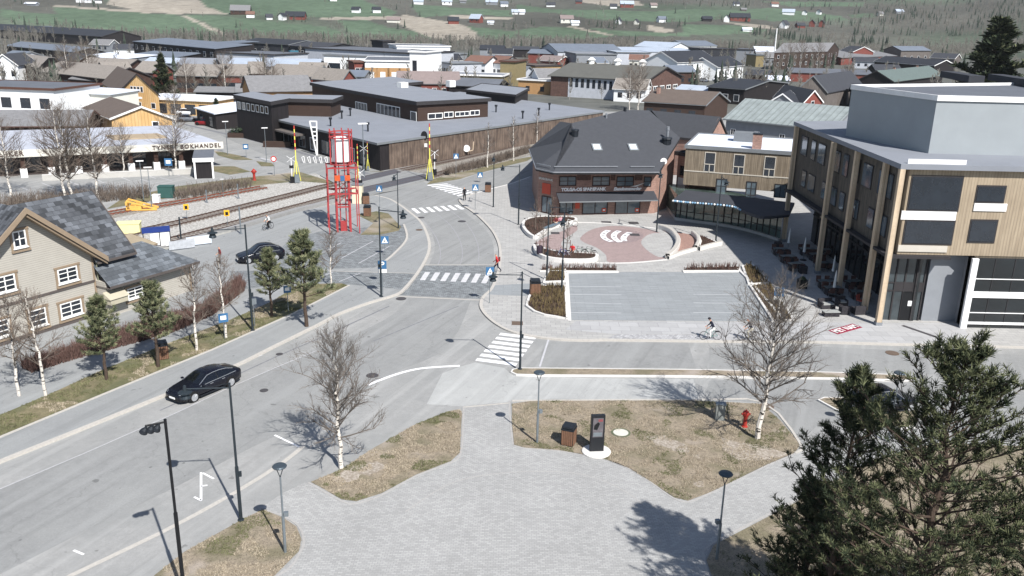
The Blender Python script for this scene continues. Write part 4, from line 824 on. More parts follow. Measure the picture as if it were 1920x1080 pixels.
# right brick side windows
H2 = House('brick_annex', 'narrow brick link between the bank and the timber clad building', 'building', G(1268, 340, 3.5), G(1292, 345, 3.5), 7, 7, zr=3.5); H2.walls(CO['brick']); H2.roof('flat', 0, RO['dark'], TRIMD)
H2.win('f', .5, 4.4, 1, 1.3, 1, 1, fr=BRW, fw=.1); H2.win('f', .3, 2.6, 1.3, 1.5, 1, 1, fr=WHITE, fw=.1, pane=WHITE)

# ============================================================ TIMBER CLAD BUILDING
H = House('timber_building', 'timber clad building with white roof and curved glass ground floor', 'building', (1286, 278), (1500, 292), 8.5, 13)
mb = MB(); mb.box(0, 0, 3.9, H.w, H.d, 8.5); H.part('wall', mb, CO['slat'])
roof = H.roof('flat', 0, RO['snow'], TRIMG, .15, .2)
c = H.hit('f', 1418, 274); H.chimney(c[0], 1.6, 8.6, 10.6, CO['brick'], 1.1, roof)
c = H.hit('f', 1392, 262); mb = MB(); mb.box(c[0]-1.6, 7, 8.8, c[0]+1.4, 9, 10); H.part('roof_unit', mb, TRIMG, roof); 
WF = mat('wood_window_frame', (190, 184, 174), .7, .05); REDB = mat('red_blind', (120, 40, 44), .7, .1)
for a in ((1319, 286, 1343, 322), (1373, 290, 1398, 327), (1430, 294, 1456, 332)):
    f = H.winp('f', *a, nx=1, nz=1, fr=WF, fw=.09); x0, z0 = H.hit('f', a[0], a[3]); x1, z1 = H.hit('f', a[2], a[1])
    mb = MB(); mb.box(x0, -.09, z0+(z1-z0)*.38, x1, -.03, z0+(z1-z0)*.38+.09); mb.box((x0+x1)/2-.045, -.09, z0, (x0+x1)/2+.045, -.03, z0+(z1-z0)*.38); H.part('glazing_bar', mb, WF)
for a in ((1341, 336, 1364, 362), (1397, 341, 1420, 366)): H.winp('f', *a, nx=2, nz=2, fr=TRIMD, fw=.12, pane=GL2)
H.winp('f', 1450, 346, 1476, 370, nx=2, nz=1, fr=TRIMD, fw=.1, pane=GL2)
mb = MB(); a = H.hit('f', 1290, 320); mb.box(0, -.05, a[1]-.06, H.w, -.006, a[1]+.06); H.part('cladding_band', mb, WF)
# glass pavilion under the wavy canopy
gb = PL((1266, 412), (1300, 417), (1355, 424), (1395, 432), (1428, 441), (1462, 452), z=KZ, n=3); H3 = thing('glass_pavilion', 'glass walled pavilion under a dark wavy canopy with blue white lights', 'pavilion', gb[0])
O3 = gb[0]; loc = [p-O3 for p in gb]; back = [p+Vector((0, 7.5, 0)) for p in loc][::-1]
DGL = mat('pavilion_glass', (74, 88, 84), .05, .6, .35, spec=.9)
mb = MB(); mb.prism([(p.x, p.y) for p in loc+back], .3, 3.2); mb.build('glass_wall', DGL, H3)
mb = MB(); mb.prism([(p.x, p.y) for p in offs(loc, -.25)+back], 0, .35); mb.build('plinth', mat('concrete_pale', (176, 174, 170), .9, .06), H3)
mb = MB()
acc = 0
for a, b in zip(loc, loc[1:]):
    for k in (0,):
        p = a.lerp(b, k); mb.box(p.x-.05, p.y-.1, .3, p.x+.05, p.y+.02, 3.25)
    mb.bar(a+Vector((0, -.05, 1.2)), b+Vector((0, -.05, 1.2)), .06, .06)
mb.build('mullions', TRIMD, H3)
cf = PL((1262, 374), (1290, 377), (1330, 380), (1375, 385), (1398, 396), (1425, 405), (1450, 405), (1480, 402), z=3.6, n=3); cl = [p-O3 for p in cf]
cb = [p-O3 for p in PL((1285, 356), (1330, 361), (1380, 367), (1430, 373), (1490, 380), z=3.95)]
mb = MB(); q = cl+cb[::-1]; tr = tessellate_polygon([[Vector((p.x, p.y, 0)) for p in q]]); n0 = len(q)
vs = [Vector((p.x, p.y, p.z)) for p in q]; dn = [p-Vector((0, 0, .3)) for p in vs]
mb.add(vs, tr); mb.add(dn, tr); mb.add(vs+dn, [(i, (i+1) % n0, n0+(i+1) % n0, n0+i) for i in range(n0)]); mb.build('canopy', RO['dark'], H3)
mb = MB(); mb2 = MB()
for i in range(30):
    k = i/30*len(cl)*.5; a = cl[int(k)].lerp(cl[int(k)+1], k % 1)
    (mb if i % 3 else mb2).lathe([(.09, -.1), (.14, 0), (.09, .1)], (a.x, a.y-.16, a.z-.12), 6)
mb.build('blue_trim', mat('blue_white_trim', (120, 160, 190), .4, .3, 9), H3); mb2.build('white_trim', WHITE, H3)
mb = MB(); mb.box(-.4, -.3, 3.35, cl[9].x, .2, 3.4); 

# ============================================================ CULTURE HOUSE (right)
P5 = G(1646, 609, KZ); P1 = G(1469, 452, KZ)
ang = math.atan2(P1.y-P5.y, P1.x-P5.x); CHT = thing('culture_house', 'large building with wooden columns, dark glass front and grey metal box on its roof', 'building', P5)
lm = lambda v: Vector((v[0], v[1], v[2] if len(v) > 2 else 0))-P5
a5 = lm(P5); a1 = lm(P1); dcol = (a1-a5).normalized(); ncol = Vector((dcol.y, -dcol.x, 0)) # inward to the right
if ncol.x < 0: ncol = -ncol
a1x = a1+dcol*.45; RX = 46.
inn = 1.8
CONC = mat('concrete_grey', (132, 136, 142), .85, .06, 1)
DGL2 = mat('dark_glass', (20, 26, 30), .05, .5, .3, spec=.9)
SLD = mat('dark_slats', (92, 86, 78), .8, .2, 1.5, 'planks', (62, 60, 58), .3)
# upper storeys
mb = MB(); poly = [(a5.x+ncol.x*.5+.3, .35), (RX, .35), (RX, 40), (a1x.x+ncol.x*.5, a1x.y+ncol.y*.5)]
mb.prism(poly, 6.0, 13.0, 0, True); mb.build('upper_storeys', B_('culture_wood', (162, 148, 128), kind='planks', a=.25, rgb2=(140, 126, 108), var=.08), CHT)
mb = MB(); mb.prism([(a5.x-.2, -.15), (RX, -.15), (RX, 41), (a1x.x-.2, a1x.y+.2)], 13.0, 13.4, 0, True); mb.build('roof', RO['felt'], CHT)
# shaded side: glass with slats, timber columns full height
def side(mb, s0, s1, z0, z1, off, th, mi=0):
    p = a5+dcol*s0+ncol*off; q = a5+dcol*s1+ncol*off; mb.add([(p.x, p.y, z0), (q.x, q.y, z0), (q.x, q.y, z1), (p.x, p.y, z1), (p.x+ncol.x*th, p.y+ncol.y*th, z0), (q.x+ncol.x*th, q.y+ncol.y*th, z0), (q.x+ncol.x*th, q.y+ncol.y*th, z1), (p.x+ncol.x*th, p.y+ncol.y*th, z1)],
        [(0, 1, 2, 3), (4, 5, 6, 7), (0, 1, 5, 4), (1, 2, 6, 5), (2, 3, 7, 6), (3, 0, 4, 7)], mi)
Ls = (a1x-a5).length
mb = MB(); side(mb, 1.2, Ls, 0, 6.0, inn+1.4, .2); mb.build('glass_front', DGL2, CHT)
mb = MB()
for i in range(int(Ls/1.5)): side(mb, 1.2+i*1.5, 1.28+i*1.5, 0, 6, inn+1.3, .1)
side(mb, 1.2, Ls, 3.0, 3.15, inn+1.32, .1); mb.build('front_mullions', TRIMD, CHT)
mb = MB()
side(mb, .8, Ls, 6.0, 13.0, .36, .12); mb.build('side_cladding', SLD, CHT)
rng = random.Random(4)
for z0, z1 in ((6.9, 8.7), (10.1, 12.2)):
    s = 2.
    while s < Ls-3:
        w_ = rng.choice((1.4, 2.2, 3.)); mb = MB(); side(mb, s, s+w_, z0, z1, .30, .07); f = mb.build('window', TRIMD, CHT); mb = MB(); side(mb, s+.1, s+w_-.1, z0+.1, z1-.1, .27, .05); mb.build('pane', mat('side_glass', (70, 84, 96), .08, .4, .6, spec=.8), f); s += w_+rng.choice((.8, 1.4, 2.2))
mb = MB(); mb.prism([(a5.x-.15, -.1), (a5.x+5, -.1), (a1x.x+4, a1x.y+2), (a1x.x-.5, a1x.y-.2)], 5.75, 5.98, 0, True); mb.build('soffit', TRIMD, CHT)
CT = mat('column_timber', (196, 178, 154), .8, .12, 4, 'planks', (176, 156, 132), .5)
cols = [P5, G(1620, 586, KZ), G(1572, 545, KZ), G(1532, 512, KZ), P1]
for q in cols:
    p = lm(q)-ncol*.0; mb = MB(); mb.bar((p.x, p.y, .2), (p.x, p.y, 13.0), .42, .42); c = mb.build('column', CT, CHT); mb = MB(); mb.box(p.x-.26, p.y-.26, 0, p.x+.26, p.y+.26, .28); mb.build('column_base', STEEL, c)
# entrance glazing facing the street, set back
def FX(px, py, y0): return plane_hit(px, py, Vector((0, y0, 0)), Vector((0, 1, 0)))-P5
ye = G(1690, 600, KZ).y; ydl = ye-P5.y
x0 = FX(1655, 560, ye).x; x1 = FX(1727, 560, ye).x
mb = MB(); mb.box(x0, ydl, 0, x1, ydl+.15, 5.75); mb.build('entrance_glass', mat('entrance_glass', (58, 66, 70), .06, .4, .5, spec=.8), CHT)
mb = MB()
for i in range(5): xx = x0+(x1-x0)*i/4; mb.box(xx-.06, ydl-.08, 0, xx+.06, ydl-.002, 5.7)
for z in (2.6, 3.3, 5.6): mb.box(x0, ydl-.07, z-.05, x1, ydl-.003, z+.05)
mb.box(x0+(x1-x0)*.25, ydl-.06, 2.65, x1, ydl-.004, 3.25); mb.build('entrance_frame', TRIMD, CHT)
mb = MB(); d0 = x0+(x1-x0)*.5; mb.box(d0, ydl-.1, .02, d0+.9, ydl-.06, 2.5); mb.box(d0+.5, ydl-.13, 1.3, d0+.85, ydl-.101, 1.75, 1); mb.build('door', [BLACK, TRIMW], CHT)
x2 = FX(1728, 590, ye).x; x3 = lm(G(1803, 612, KZ))
mb = MB(); mb.prism([(x2, ydl-.02), (x2+3.6, ydl-.02), (x3.x, x3.y), (x3.x, x3.y+6), (x2, ydl+6)], 0, 5.98); mb.build('concrete_wall', CONC, CHT)
# white framed glazing at the right
y3 = x3.y; W_ = TRIMW
mb = MB(); mb.box(x3.x, y3-.25, 0, RX, y3+.9, 5.98); mb.build('showroom_wall', DGL2, CHT)
mb = MB(); mb.box(x3.x-.35, y3-.5, 0, x3.x+.15, y3-.26, 5.95)
for z in (.35, 2.65): mb.box(x3.x+.15, y3-.4, z, RX, y3-.26, z+(.18 if z < 1 else .5))
for z in (1.3, 4.2): mb.box(x3.x+.15, y3-.32, z, RX, y3-.26, z+.06)
mb.build('white_frame', W_, CHT)
mb = MB()
for i in range(1, 12): mb.box(x3.x+i*1.6, y3-.29, .1, x3.x+i*1.6+.05, y3-.255, 5.9)
mb.build('glazing_bars', TRIMD, CHT)
# upper front windows and pale bands, timber right part
yf = P5.y+.35
def UF(mb, X0, Y0, X1, Y1, k0, k1):
    a = plane_hit(X0, Y1, Vector((0, yf, 0)), Vector((0, 1, 0)))-P5; b = plane_hit(X1, Y0, Vector((0, yf, 0)), Vector((0, 1, 0)))-P5
    mb.box(a.x, .35-k1, a.z, b.x, .35-k0, b.z)
mb = MB(); UF(mb, 1700, 300, 1812, 314, .0, .10); mb.build('pale_band', TRIMW, CHT); mb = MB(); UF(mb, 1688, 397, 1793, 411, .0, .10); mb.build('pale_band', TRIMW, CHT); mb = MB(); UF(mb, 1682, 461, 1776, 471, 0, .1); mb.build('pale_band', WF, CHT)
for q in ((1699, 330, 1808, 395), (1690, 413, 1792, 458), (1826, 348, 1888, 380), (1812, 412, 1872, 455)):
    mb = MB(); UF(mb, *q, 0, .05); f = mb.build('window', TRIMD, CHT); mb = MB(); UF(mb, q[0]+3, q[1]+3, q[2]-3, q[3]-3, .02, .08); mb.build('pane', GLASS, f)
mb = MB(); UF(mb, 1824, 382, 1888, 395, 0, .1); mb.build('sun_screen', TRIMW, CHT)
# grey metal box on the roof
c0 = G(1757, 187, 18)-P5; c1 = G(1597, 166, 18)-P5
mb = MB(); mb.prism([(c0.x, c0.y), (c0.x+34, c0.y-1.2), (c0.x+34, c0.y+26), (c1.x+2, c1.y), (c1.x, c1.y)], 13.4, 17.9, 0); mb.build('roof_box', B_('metal_cladding', (148, 154, 158), sc=.4, var=.06), CHT)
mb = MB(); pl = [(c0.x, c0.y), (c0.x+34, c0.y-1.2), (c0.x+34, c0.y+26), (c1.x, c1.y)]
mb.prism(pl, 17.9, 18.0, 0); ln_ = [Vector((p[0], p[1], 0)) for p in pl]; ribbon(mb, ln_, -.15, .2, 17.8, 18.25, True, 1)
mb.build('box_roof', [RO['feltd'], TRIMW], CHT)
mb = MB(); g = lambda x, y: G(x, y, 18.1)-P5
for a, b in (((1775, 146), (1830, 156)), ((1865, 152), (1960, 168))): p, q = g(*a), g(*b); mb.bar((p.x, p.y, 18.4), (q.x, q.y, 18.4), 1.6, .7)
mb.build('roof_light', RO['dark'], CHT)

# ============================================================ SHOPPING CENTRE
H = House('shopping_centre', 'sprawling dark brown flat roofed shopping centre across the railway', 'shopping centre', (458, 211), (712, 271), 4.2, ('B', 1130, 211))
mb = MB(); mb.box(0, 0, 0, H.w, H.d, 4.2); H.part('wall', mb, CO['dark'])
mb = MB(); mb.box(-.8, -.8, 4.2, H.w+.3, H.d+.5, 4.55, 1, 0); roof = H.part('roof', mb, [RO['felt'], TRIMG])
mb = MB(); mb.box(H.w, 2, 0, H.w+.12, H.d, 4.15); H.part('plank_side', mb, CO['woodwall'])
for i in range(11): H.win('f', 2+i*(H.w-6)/10.5, .4, 2.6, 2.2, 2, 1, fr=TRIMG if i % 3 else WHITE, fw=.1)
MIv = (Matrix.Translation(H.A) @ Matrix.Rotation(H.rz, 4, 'Z')).inverted(); root = H.root
def block(name, A, B, h, d, zr, wall, zb, wins=(), rf='felt', trim=TRIMD, ov=.5):
    """a raised block of the same building, built in the building's own frame"""
    T = House('tmp', None, None, A, B, h, d, zr=zr); T.root.name = 'tmp'; mm_ = MB(); mm_.box(0, 0, zb, T.w, T.d, h)
    Wd = Matrix.Translation(T.A) @ Matrix.Rotation(T.rz, 4, 'Z'); X = MIv @ Wd
    mm_.xf(T.S).xf(X); b = mm_.build(name, wall, root)
    mm_ = MB(); mm_.box(-ov, -ov, h, T.w+ov, T.d+ov, h+.7, 1, 0); mm_.xf(T.S).xf(X); mm_.build('roof', [RO[rf], trim], b)
    for f, q, nx, fr in wins:
        a = T.hit(f, q[0], q[3]); c = T.hit(f, q[2], q[1]); o, U, N = T.frame(f); R3 = X.to_3x3()
        w_ = window_mesh(c[0]-a[0], c[1]-a[1], nx, 1, fr, fw=.14, parent=b, o=(a[0], a[1]), U=R3 @ U, N=R3 @ N, P0=X @ o)
        for cc in list(w_.children): cc.parent = b
    bpy.data.objects.remove(T.root); return b
block('upper_storey', (622, 168), (783, 197), 7.6, ('B', 915, 190), 7.6, CO['darkbrown'], 4.5, [('f', (667, 194, 688, 206), 4, WHITE), ('f', (707, 201, 750, 220), 6, WHITE), ('f', (770, 210, 781, 227), 1, WHITE), ('r', (802, 211, 830, 224), 2, WHITE), ('r', (832, 209, 850, 221), 2, WHITE), ('r', (853, 208, 880, 219), 3, WHITE), ('r', (881, 206, 899, 217), 2, WHITE)])
block('link_block', (585, 160), (636, 171), 7.0, ('B', 790, 158), 7.0, CO['darkbrown'], 4.5)
block('side_block', (500, 190), (620, 193), 7.2, 8, 7.2, CO['darkbrown'], 0)
block('end_block', (442, 184), (508, 197), 7.5, ('B', 540, 191), 7.5, CO['dark'], 0, [('f', (446+i*8.6, 191+i*1.5, 451+i*8.6, 204+i*1.5), 1, WHITE) for i in range(7)])
for px, py, w_, h_ in ((755, 168, 1.8, 1.2), (845, 166, 1.6, 1.4)):
    p = MIv @ G(px, py, 7.8); mb = MB(); mb.box(p.x-w_/2, p.y-w_/2, 8.2, p.x+w_/2, p.y+w_/2, 8.2+h_); mb.build('vent_box', WHITE, roof)
for px, py in ((567, 213), (657, 217), (641, 222), (980, 222), (1030, 206), (1010, 216), (930, 210), (620, 236), (690, 246)):
    p = MIv @ G(px, py, 4.6); mb = MB(); mb.lathe([(.15, 0), (.15, 1.2), (.3, 1.25), (.3, 1.6)], (p.x, p.y, 4.5), 8); mb.build('vent_pipe', DARKM, roof)
# awning and letter frames by the street side
mb = MB(); a = H.hit('f', 560, 268); mb.box(a[0]-6, -2.2, 2.7, a[0]+3, -.02, 3.0); H.part('awning', mb, CO['greywood'])
H4 = House('brick_pump_house', 'small shed of grey boards over a red brick base beside the railway', 'shed', (715, 281), (782, 272), 3.2, 4.5); H4.w = H4.w
mb = MB(); mb.box(0, 0, 0, H4.w, 4.5, 1.5); H4.part('brick_base', mb, B_('brick_red', (150, 96, 82), kind='brick', a=.26, b=.09)); mb = MB(); mb.box(-.1, -.2, 1.5, H4.w+.1, 4.6, 3.2); H4.part('board_wall', mb, CO['greywood']); H4.roof('flat', 0, RO['dark'], TRIMD, .2, .1)
# brown hall behind
H = House('brown_hall', 'brown hall with long olive roof, tall dark windows and brick gable', 'hall', (1033, 142), (1212, 151), 6.2, ('B', 1278, 144)); H.walls(CO['brickd'], 'gx', 3.4); r = H.roof('gx', 3.4, RO['olive'], TRIMD, .7)
for i in range(9): H.winp('f', 1068+i*10.6, 146.5+i*.9, 1074+i*10.6, 162+i*.9, nx=1, nz=1, fr=DARKM, fw=.1, off=-.07)
for i in range(5): H.winp('r', 1212+i*12.3, 162-i*1.2, 1221+i*12.3, 172-i*1.5, nx=2, nz=1, fr=WHITE, fw=.22)
mb = MB(); a = H.hit('f', 1065, 170); mb.box(a[0], -.05, 0, H.w*.93, -.01, 6.0); H.part('pale_base', mb, CO['pale'])
for x in (1070, 1120, 1168):
    c = H.hit('f', x, 140); mb = MB(); mb.lathe([(.9, 0), (.9, 1.4), (1.3, 1.5), (.4, 2.3)], (c[0], H.d/2, 9.4), 10); H.part('roof_cowl', mb, WHITE, r)

# ============================================================ BOOKSHOP
H = House('bookshop', 'long low bookshop with a white lettered roof band and pale felt roof', 'shop', (-140, 293), (410, 270), 3.7, ('B', 318, 238))
mb = MB(); mb.box(0, 2.2, 0, H.w-2, H.d, 3.7); H.part('wall', mb, B_('shop_front_dark', (66, 58, 56)))
mb = MB(); mb.box(-.5, -.4, 3.7, H.w+.4, H.d+.4, 3.95, 1, 0); H.part('roof', mb, [B_('roof_palefelt', (172, 176, 186), sc=.3, var=.12), TRIMG])
mb = MB(); mb.box(-.5, -.55, 3.05, H.w+.5, -.35, 4.1); H.part('sign_band', mb, B_('sign_band', (206, 204, 196), var=.05))
mb = MB(); mb.box(H.w*.66, H.d*.3, 3.96, H.w*.86, H.d*.5, 4.2); H.part('roof_raised', mb, B_('roof_tan', (160, 144, 122)))
LT = mat('sign_letters_dark', (74, 58, 54), .7, .05)
for i in range(9): 
    mb = MB(); x = 4+i*(H.w-8)/8.6; mb.box(x, .0, 0, x+.9, .5, 1.3, 0); mb.box(x+.15, .1, 1.3, x+.75, .4, 3.1, 1); H.part('pillar', mb, [TRIMW, CO['brown']])
for i in range(8):
    x = 4+i*(H.w-8)/8.6+1.2; H.win('f', x, .5, (H.w-8)/8.6-1.6, 2.4, 3, 1, fr=TRIMD, fw=.1, off=2.18)
def band(txt, px, py, size):
    a = H.hit('f', px, py, -.6); t = wall_text(text_mesh(txt, size, .03, None, LT, 'shop_letters', .02, 1.25), a[0], -.6, 3.58); t.parent = H.root
band('LEKER', 22, 283, .95); band('TYNSET BOKHANDEL', 352, 273, .86)
H5 = House('porch', 'small white edged porch kiosk at the right end of the bookshop', 'porch', (362, 299), (399, 298), 2.9, 9, zr=2.9); mb = MB(); mb.box(.2, .2, 0, H5.w-.2, 8.5, 2.5); H5.part('wall', mb, CO['dark'])
mb = MB(); mb.box(-.1, -.1, 2.5, H5.w+.1, 8.6, 3.1, 1, 0); H5.part('roof', mb, [RO['feltd'], TRIMW])
for x in (0, H5.w-.25): mb = MB(); mb.box(x, -.05, 0, x+.25, .2, 2.5); H5.part('post', mb, TRIMW)
t = thing('low_wall', 'long low pale retaining wall in front of the bookshop', 'wall', G(80, 339)); o = G(80, 339); q = G(366, 326)-o; mb = MB(); mb.bar((0, 0, .4), (q.x, q.y, .4), .3, .8); mb.build('wall', mat('concrete_pale', (176, 174, 170), .9, .06), t)
mb = MB(); mb.bar((0, 0, .84), (q.x, q.y, .84), .36, .08); mb.build('coping', KERBW, t)

# ============================================================ STATION
SLATE = mat('slate_shingles', (78, 81, 86), .75, .38, .5, 'slate', (50, 53, 58), .62, .3, bump=.4)
SLATE2 = mat('slate_shingles_pale', (92, 97, 103), .75, .26, .5, 'slate', (60, 64, 70), .62, .3, bump=.4)
cor = Vector((-33.8, 66.2, 0)); uu = Vector((.48, .877, 0)).normalized()
H = House('station_house', 'cream panelled station house with patchy slate roof and tan bargeboards', 'house', cor-uu*13, cor, 5.1, 7.8, zr=KZ, base=KZ)
TAN = mat('trim_tan', (140, 124, 106), .75, .08); TGB = B_('trim_greybrown', (84, 78, 76))
mb = MB(); mb.profile([(0, 0), (7.8, 0), (7.8, 5.1), (3.9, 8.8), (0, 5.1)], 'x', -5, 16.1)          # main body
mb.profile([(2.6, 0), (13, 0), (13, 5.3), (7.8, 9.6), (2.6, 5.3)], 'y', -.3, .4); H.part('wall', mb, CREAM)
mb = MB(); k = 3.8/3.9
mb.profile([(8.5, 5.1-.7*k+.05), (3.9, 8.95), (3.9, 9.17), (8.5, 5.1-.7*k+.27)], 'x', -5.5, 16.75)
for xa, xb in ((-5.5, 2.0), (13.1, 16.75)): mb.profile([(-.7, 5.1-.7*k+.05), (3.9, 8.95), (3.9, 9.17), (-.7, 5.1-.7*k+.27)], 'x', xa, xb)
mb.profile([(.5, 5.1+.5*k+.05), (3.9, 8.95), (3.9, 9.17), (.5, 5.1+.5*k+.27)], 'x', 2.0, 13.1)
k2 = 4.3/5.2
for sg in (1, -1):
    e_ = 6.05; mb.profile([(7.8, 9.65), (7.8+sg*e_, 9.65-k2*e_), (7.8+sg*e_, 9.87-k2*e_), (7.8, 9.87)], 'y', -1.1, 3.9)
roof = H.part('roof', mb, SLATE)
mb = MB()
for sg in (1, -1):
    e_ = 6.1; mb.profile([(7.8, 9.5), (7.8+sg*e_, 9.5-k2*e_), (7.8+sg*e_, 9.93-k2*e_), (7.8, 9.93)], 'y', -1.22, -1.1)
    mb.profile([(7.8, 9.28), (7.8+sg*e_, 9.28-k2*e_), (7.8+sg*e_, 9.48-k2*e_), (7.8, 9.48)], 'y', -1.05, -.32)
H.part('bargeboard', mb, TAN, roof)
mb = MB(); mb.profile([(-.75, 4.3), (3.9, 8.83), (8.55, 4.3), (8.55, 4.62), (3.9, 9.22), (-.75, 4.62)], 'x', 16.76, 16.86); mb.box(13.2, -.82, 4.32, 16.86, -.7, 4.5); H.part('verge_board', mb, TGB, roof)
H.h = 5.3
mb = MB(); zf = 2.85; mb.box(2.5, -.38, zf, 13.05, -.304, zf+.16); mb.box(2.5, -.36, 0, 13.05, -.303, .3); H.part('belt_course', mb, TGB)
mb = MB(); mb.box(12.98, -.36, 0, 13.12, -.2, 5.2); H.part('corner_board', mb, TAN)
mb = MB(); mb.path([(13.6, -.8, 4.9), (13.3, -.45, 4.3), (13.25, -.45, .2)], .05); H.part('downpipe', mb, B_('pipe_green', (120, 122, 104)))
H.vl0 = H.frame
def ff(face, off=0.):
    o, U, N = H.vl0(face, off); return (o+Vector((0, -.3, 0)) if face == 'f' else o), U, N
H.frame = ff
def swin(hh, q, nx, nz, face='f', head=True):
    f = hh.winp(face, *q, nx=nx, nz=nz, fr=WHITE, fw=.1, sill=True); a = hh.hit(face, q[0], q[3]); b = hh.hit(face, q[2], q[1]); y = -.3 if hh is H else 0
    if head:
        mb = MB(); mb.box(a[0]-.25, y-.1, b[1]+.04, b[0]+.25, y-.02, b[1]+.2); mb.box(a[0]-.2, y-.07, a[1]-.2, a[0]-.03, y-.01, b[1]+.03); mb.box(b[0]+.03, y-.07, a[1]-.2, b[0]+.2, y-.01, b[1]+.03); mb.box(a[0]-.22, y-.12, a[1]-.34, b[0]+.22, y-.01, a[1]-.2); hh.part('casing', mb, TAN, f)
swin(H, (115, 559, 151, 598), 2, 3); swin(H, (-24, 596, 14, 640), 2, 3); swin(H, (110, 497, 143, 533), 2, 3); swin(H, (26, 430, 46, 466), 2, 2); swin(H, (-8, 512, 26, 552), 2, 3); swin(H, (58, 575, 84, 616), 1, 3)
X = House('station_wing', 'single storey cream wing of the station with hipped slate roof', 'house', cor+uu*.15-Vector((-uu.y, uu.x, 0))*1.4, cor+uu*8.5-Vector((-uu.y, uu.x, 0))*1.4, 2.9, 3.4, zr=KZ, base=KZ)
mb = MB(); w_ = X.w; mb.box(0, 0, 0, w_, 4.4, 2.9); X.part('wall', mb, CREAM)
V = [(-.1, -.75, 2.7), (w_+.6, -.75, 2.7), (w_+.6, 5.1, 2.7), (-.1, 5.1, 2.7), (-.1, 2.0, 4.9), (w_-3, 2.0, 4.9)]; VL = [(a, b, c-.22) for a, b, c in V]
mb = MB(); mb.add(V, [(0, 1, 5, 4), (1, 2, 5), (2, 3, 4, 5)], 0); mb.add(V+VL, [(0, 1, 7, 6), (1, 2, 8, 7), (2, 3, 9, 8), (6, 7, 8, 9)], 1); rr = X.part('roof', mb, [SLATE2, TGB])
swin(X, (240, 530, 279, 562), 3, 3)
a = X.hit('f', 197, 572); b = X.hit('f', 228, 552); mb = MB(); mb.box(a[0], -.8, a[1]+.1, b[0], -.02, b[1]+.1); mb.profile([(-.9, b[1]+.1), (-.02, b[1]+.1), (-.02, b[1]+.6)], 'x', a[0]-.1, b[0]+.1); X.part('bay_box', mb, B_('box_cream', (176, 170, 152)))
mb = MB(); mb.box(w_-.05, -.05, 0, w_+.1, .1, 2.65); X.part('corner_board', mb, TAN)
X2 = House('platform_shelter', 'small cream shed with tan roof behind the station wing', 'shed', G(254, 472, 2.6), G(287, 458, 2.6), 2.6, 5, zr=2.6); X2.walls(B_('wall_peach', (208, 190, 170)), 'gx', .7); X2.roof('gx', .7, B_('roof_tan2', (150, 138, 118)), TAN, .25, .12)
BIRCH = mat('birch_bark', (206, 200, 192), .8, .1, 3, 'bark'); TWIG = mat('birch_twig', (108, 101, 95), .9, .15, 4); TWIGD = mat('twig_grey', (104, 94, 86), .9, .15, 4)
NEED = mat('pine_needles', (52, 60, 44), .85, .4, 1.6, spec=.15); NEED2 = mat('pine_needles_young', (94, 98, 72), .85, .3, 2.2, spec=.15); PBARK = mat('pine_bark', (74, 62, 54), .9, .25, 6, bump=.5)
HEDG = mat('hedge_twig', (100, 78, 72), .9, .25, 3)
# ============================================================ PLAZA PAVING, BEDS
Z = KZ
sheet('parking_setts', PL((1063, 510), (1386, 510), (1472, 603), (1068, 600), z=Z), Z+.005, PAVER_D)
sheet('pink_field', PL((1088, 446), (1108, 431), (1140, 424), (1180, 425), (1225, 432), (1242, 440), (1262, 455), (1262, 470), (1250, 484), (1190, 491), (1142, 492), (1136, 478), (1118, 464), (1096, 455), z=Z, n=3, closed=True), Z+.005, PINK)
sheet('pink_corner', PL((1030, 441), (1055, 433), (1078, 422), (1082, 432), (1060, 447), (1052, 458), (1058, 470), (1012, 463), (1008, 453), z=Z, n=3, closed=True), Z+.005, PINK)
sheet('pale_circle', PL((1202, 453), (1218, 439), (1240, 438), (1258, 448), (1263, 462), (1254, 478), (1235, 482), (1212, 468), z=Z, n=3, closed=True), Z+.009, FLAG)
sheet('grey_spiral', PL((1126, 440), (1145, 431), (1180, 431), (1203, 437), (1204, 447), (1180, 455), (1145, 455), (1128, 448), z=Z, n=4, closed=True), Z+.008, mat('pink_grey_setts', (148, 132, 132), .9, .1, 2, 'paver', (116, 104, 104), .12, .12, pos=True))
sheet('red_field', PL((1238, 430), (1270, 435), (1300, 441), (1309, 452), (1304, 468), (1264, 477), (1273, 463), (1268, 446), z=Z), Z+.006, REDP)
mb = MB(); mk = MB()
for q in (((1141, 432), (1133, 437), (1131, 443), (1137, 449), (1147, 453)), ((1161, 433), (1153, 438), (1151, 444), (1156, 450), (1163, 454)), ((1181, 436), (1173, 441), (1169, 447), (1171, 452))):
    L = PL(*q, z=Z, n=4); ribbon(mb, L, -.33, .33, None, Z+.013)
    for i in range(2, len(L)-1, 3): ribbon(mk, [L[i-1].lerp(L[i], .3), L[i]], -.16, .16, None, Z+.017)
struct(mb.build('white_arcs', LINE)); struct(mk.build('arc_marks', mat('mark_dark', (60, 62, 70), .8, pos=True)))
mb = MB()
for q in (((1075, 417), (1140, 419), (1220, 427), (1236, 430)), ((1118, 493), (1180, 493), (1250, 487)), ((1063, 512), (1068, 602))): ribbon(mb, PL(*q, z=Z, n=3), -.14, .14, Z, Z+.03)
ribbon(mb, PL((1384, 506), (1400, 522), (1472, 604), z=Z), -.12, .12, Z, Z+.14)
ribbon(mb, PL((1063, 512), (1160, 511), z=Z), -.1, .1, Z, Z+.1); ribbon(mb, PL((1281, 511), (1386, 510), z=Z), -.1, .1, Z, Z+.1)
struct(mb.build('plaza_kerbs', KERBW))
mb = MB()
for x0, x1 in ((1068, 1165), (1300, 1440)):
    for y in (537, 552, 568, 586): 
        if x1 == 1440 and y < 545: continue
        ribbon(mb, PL((x0, y), (x1, y+1), z=Z), -.05, .05, None, Z+.010)
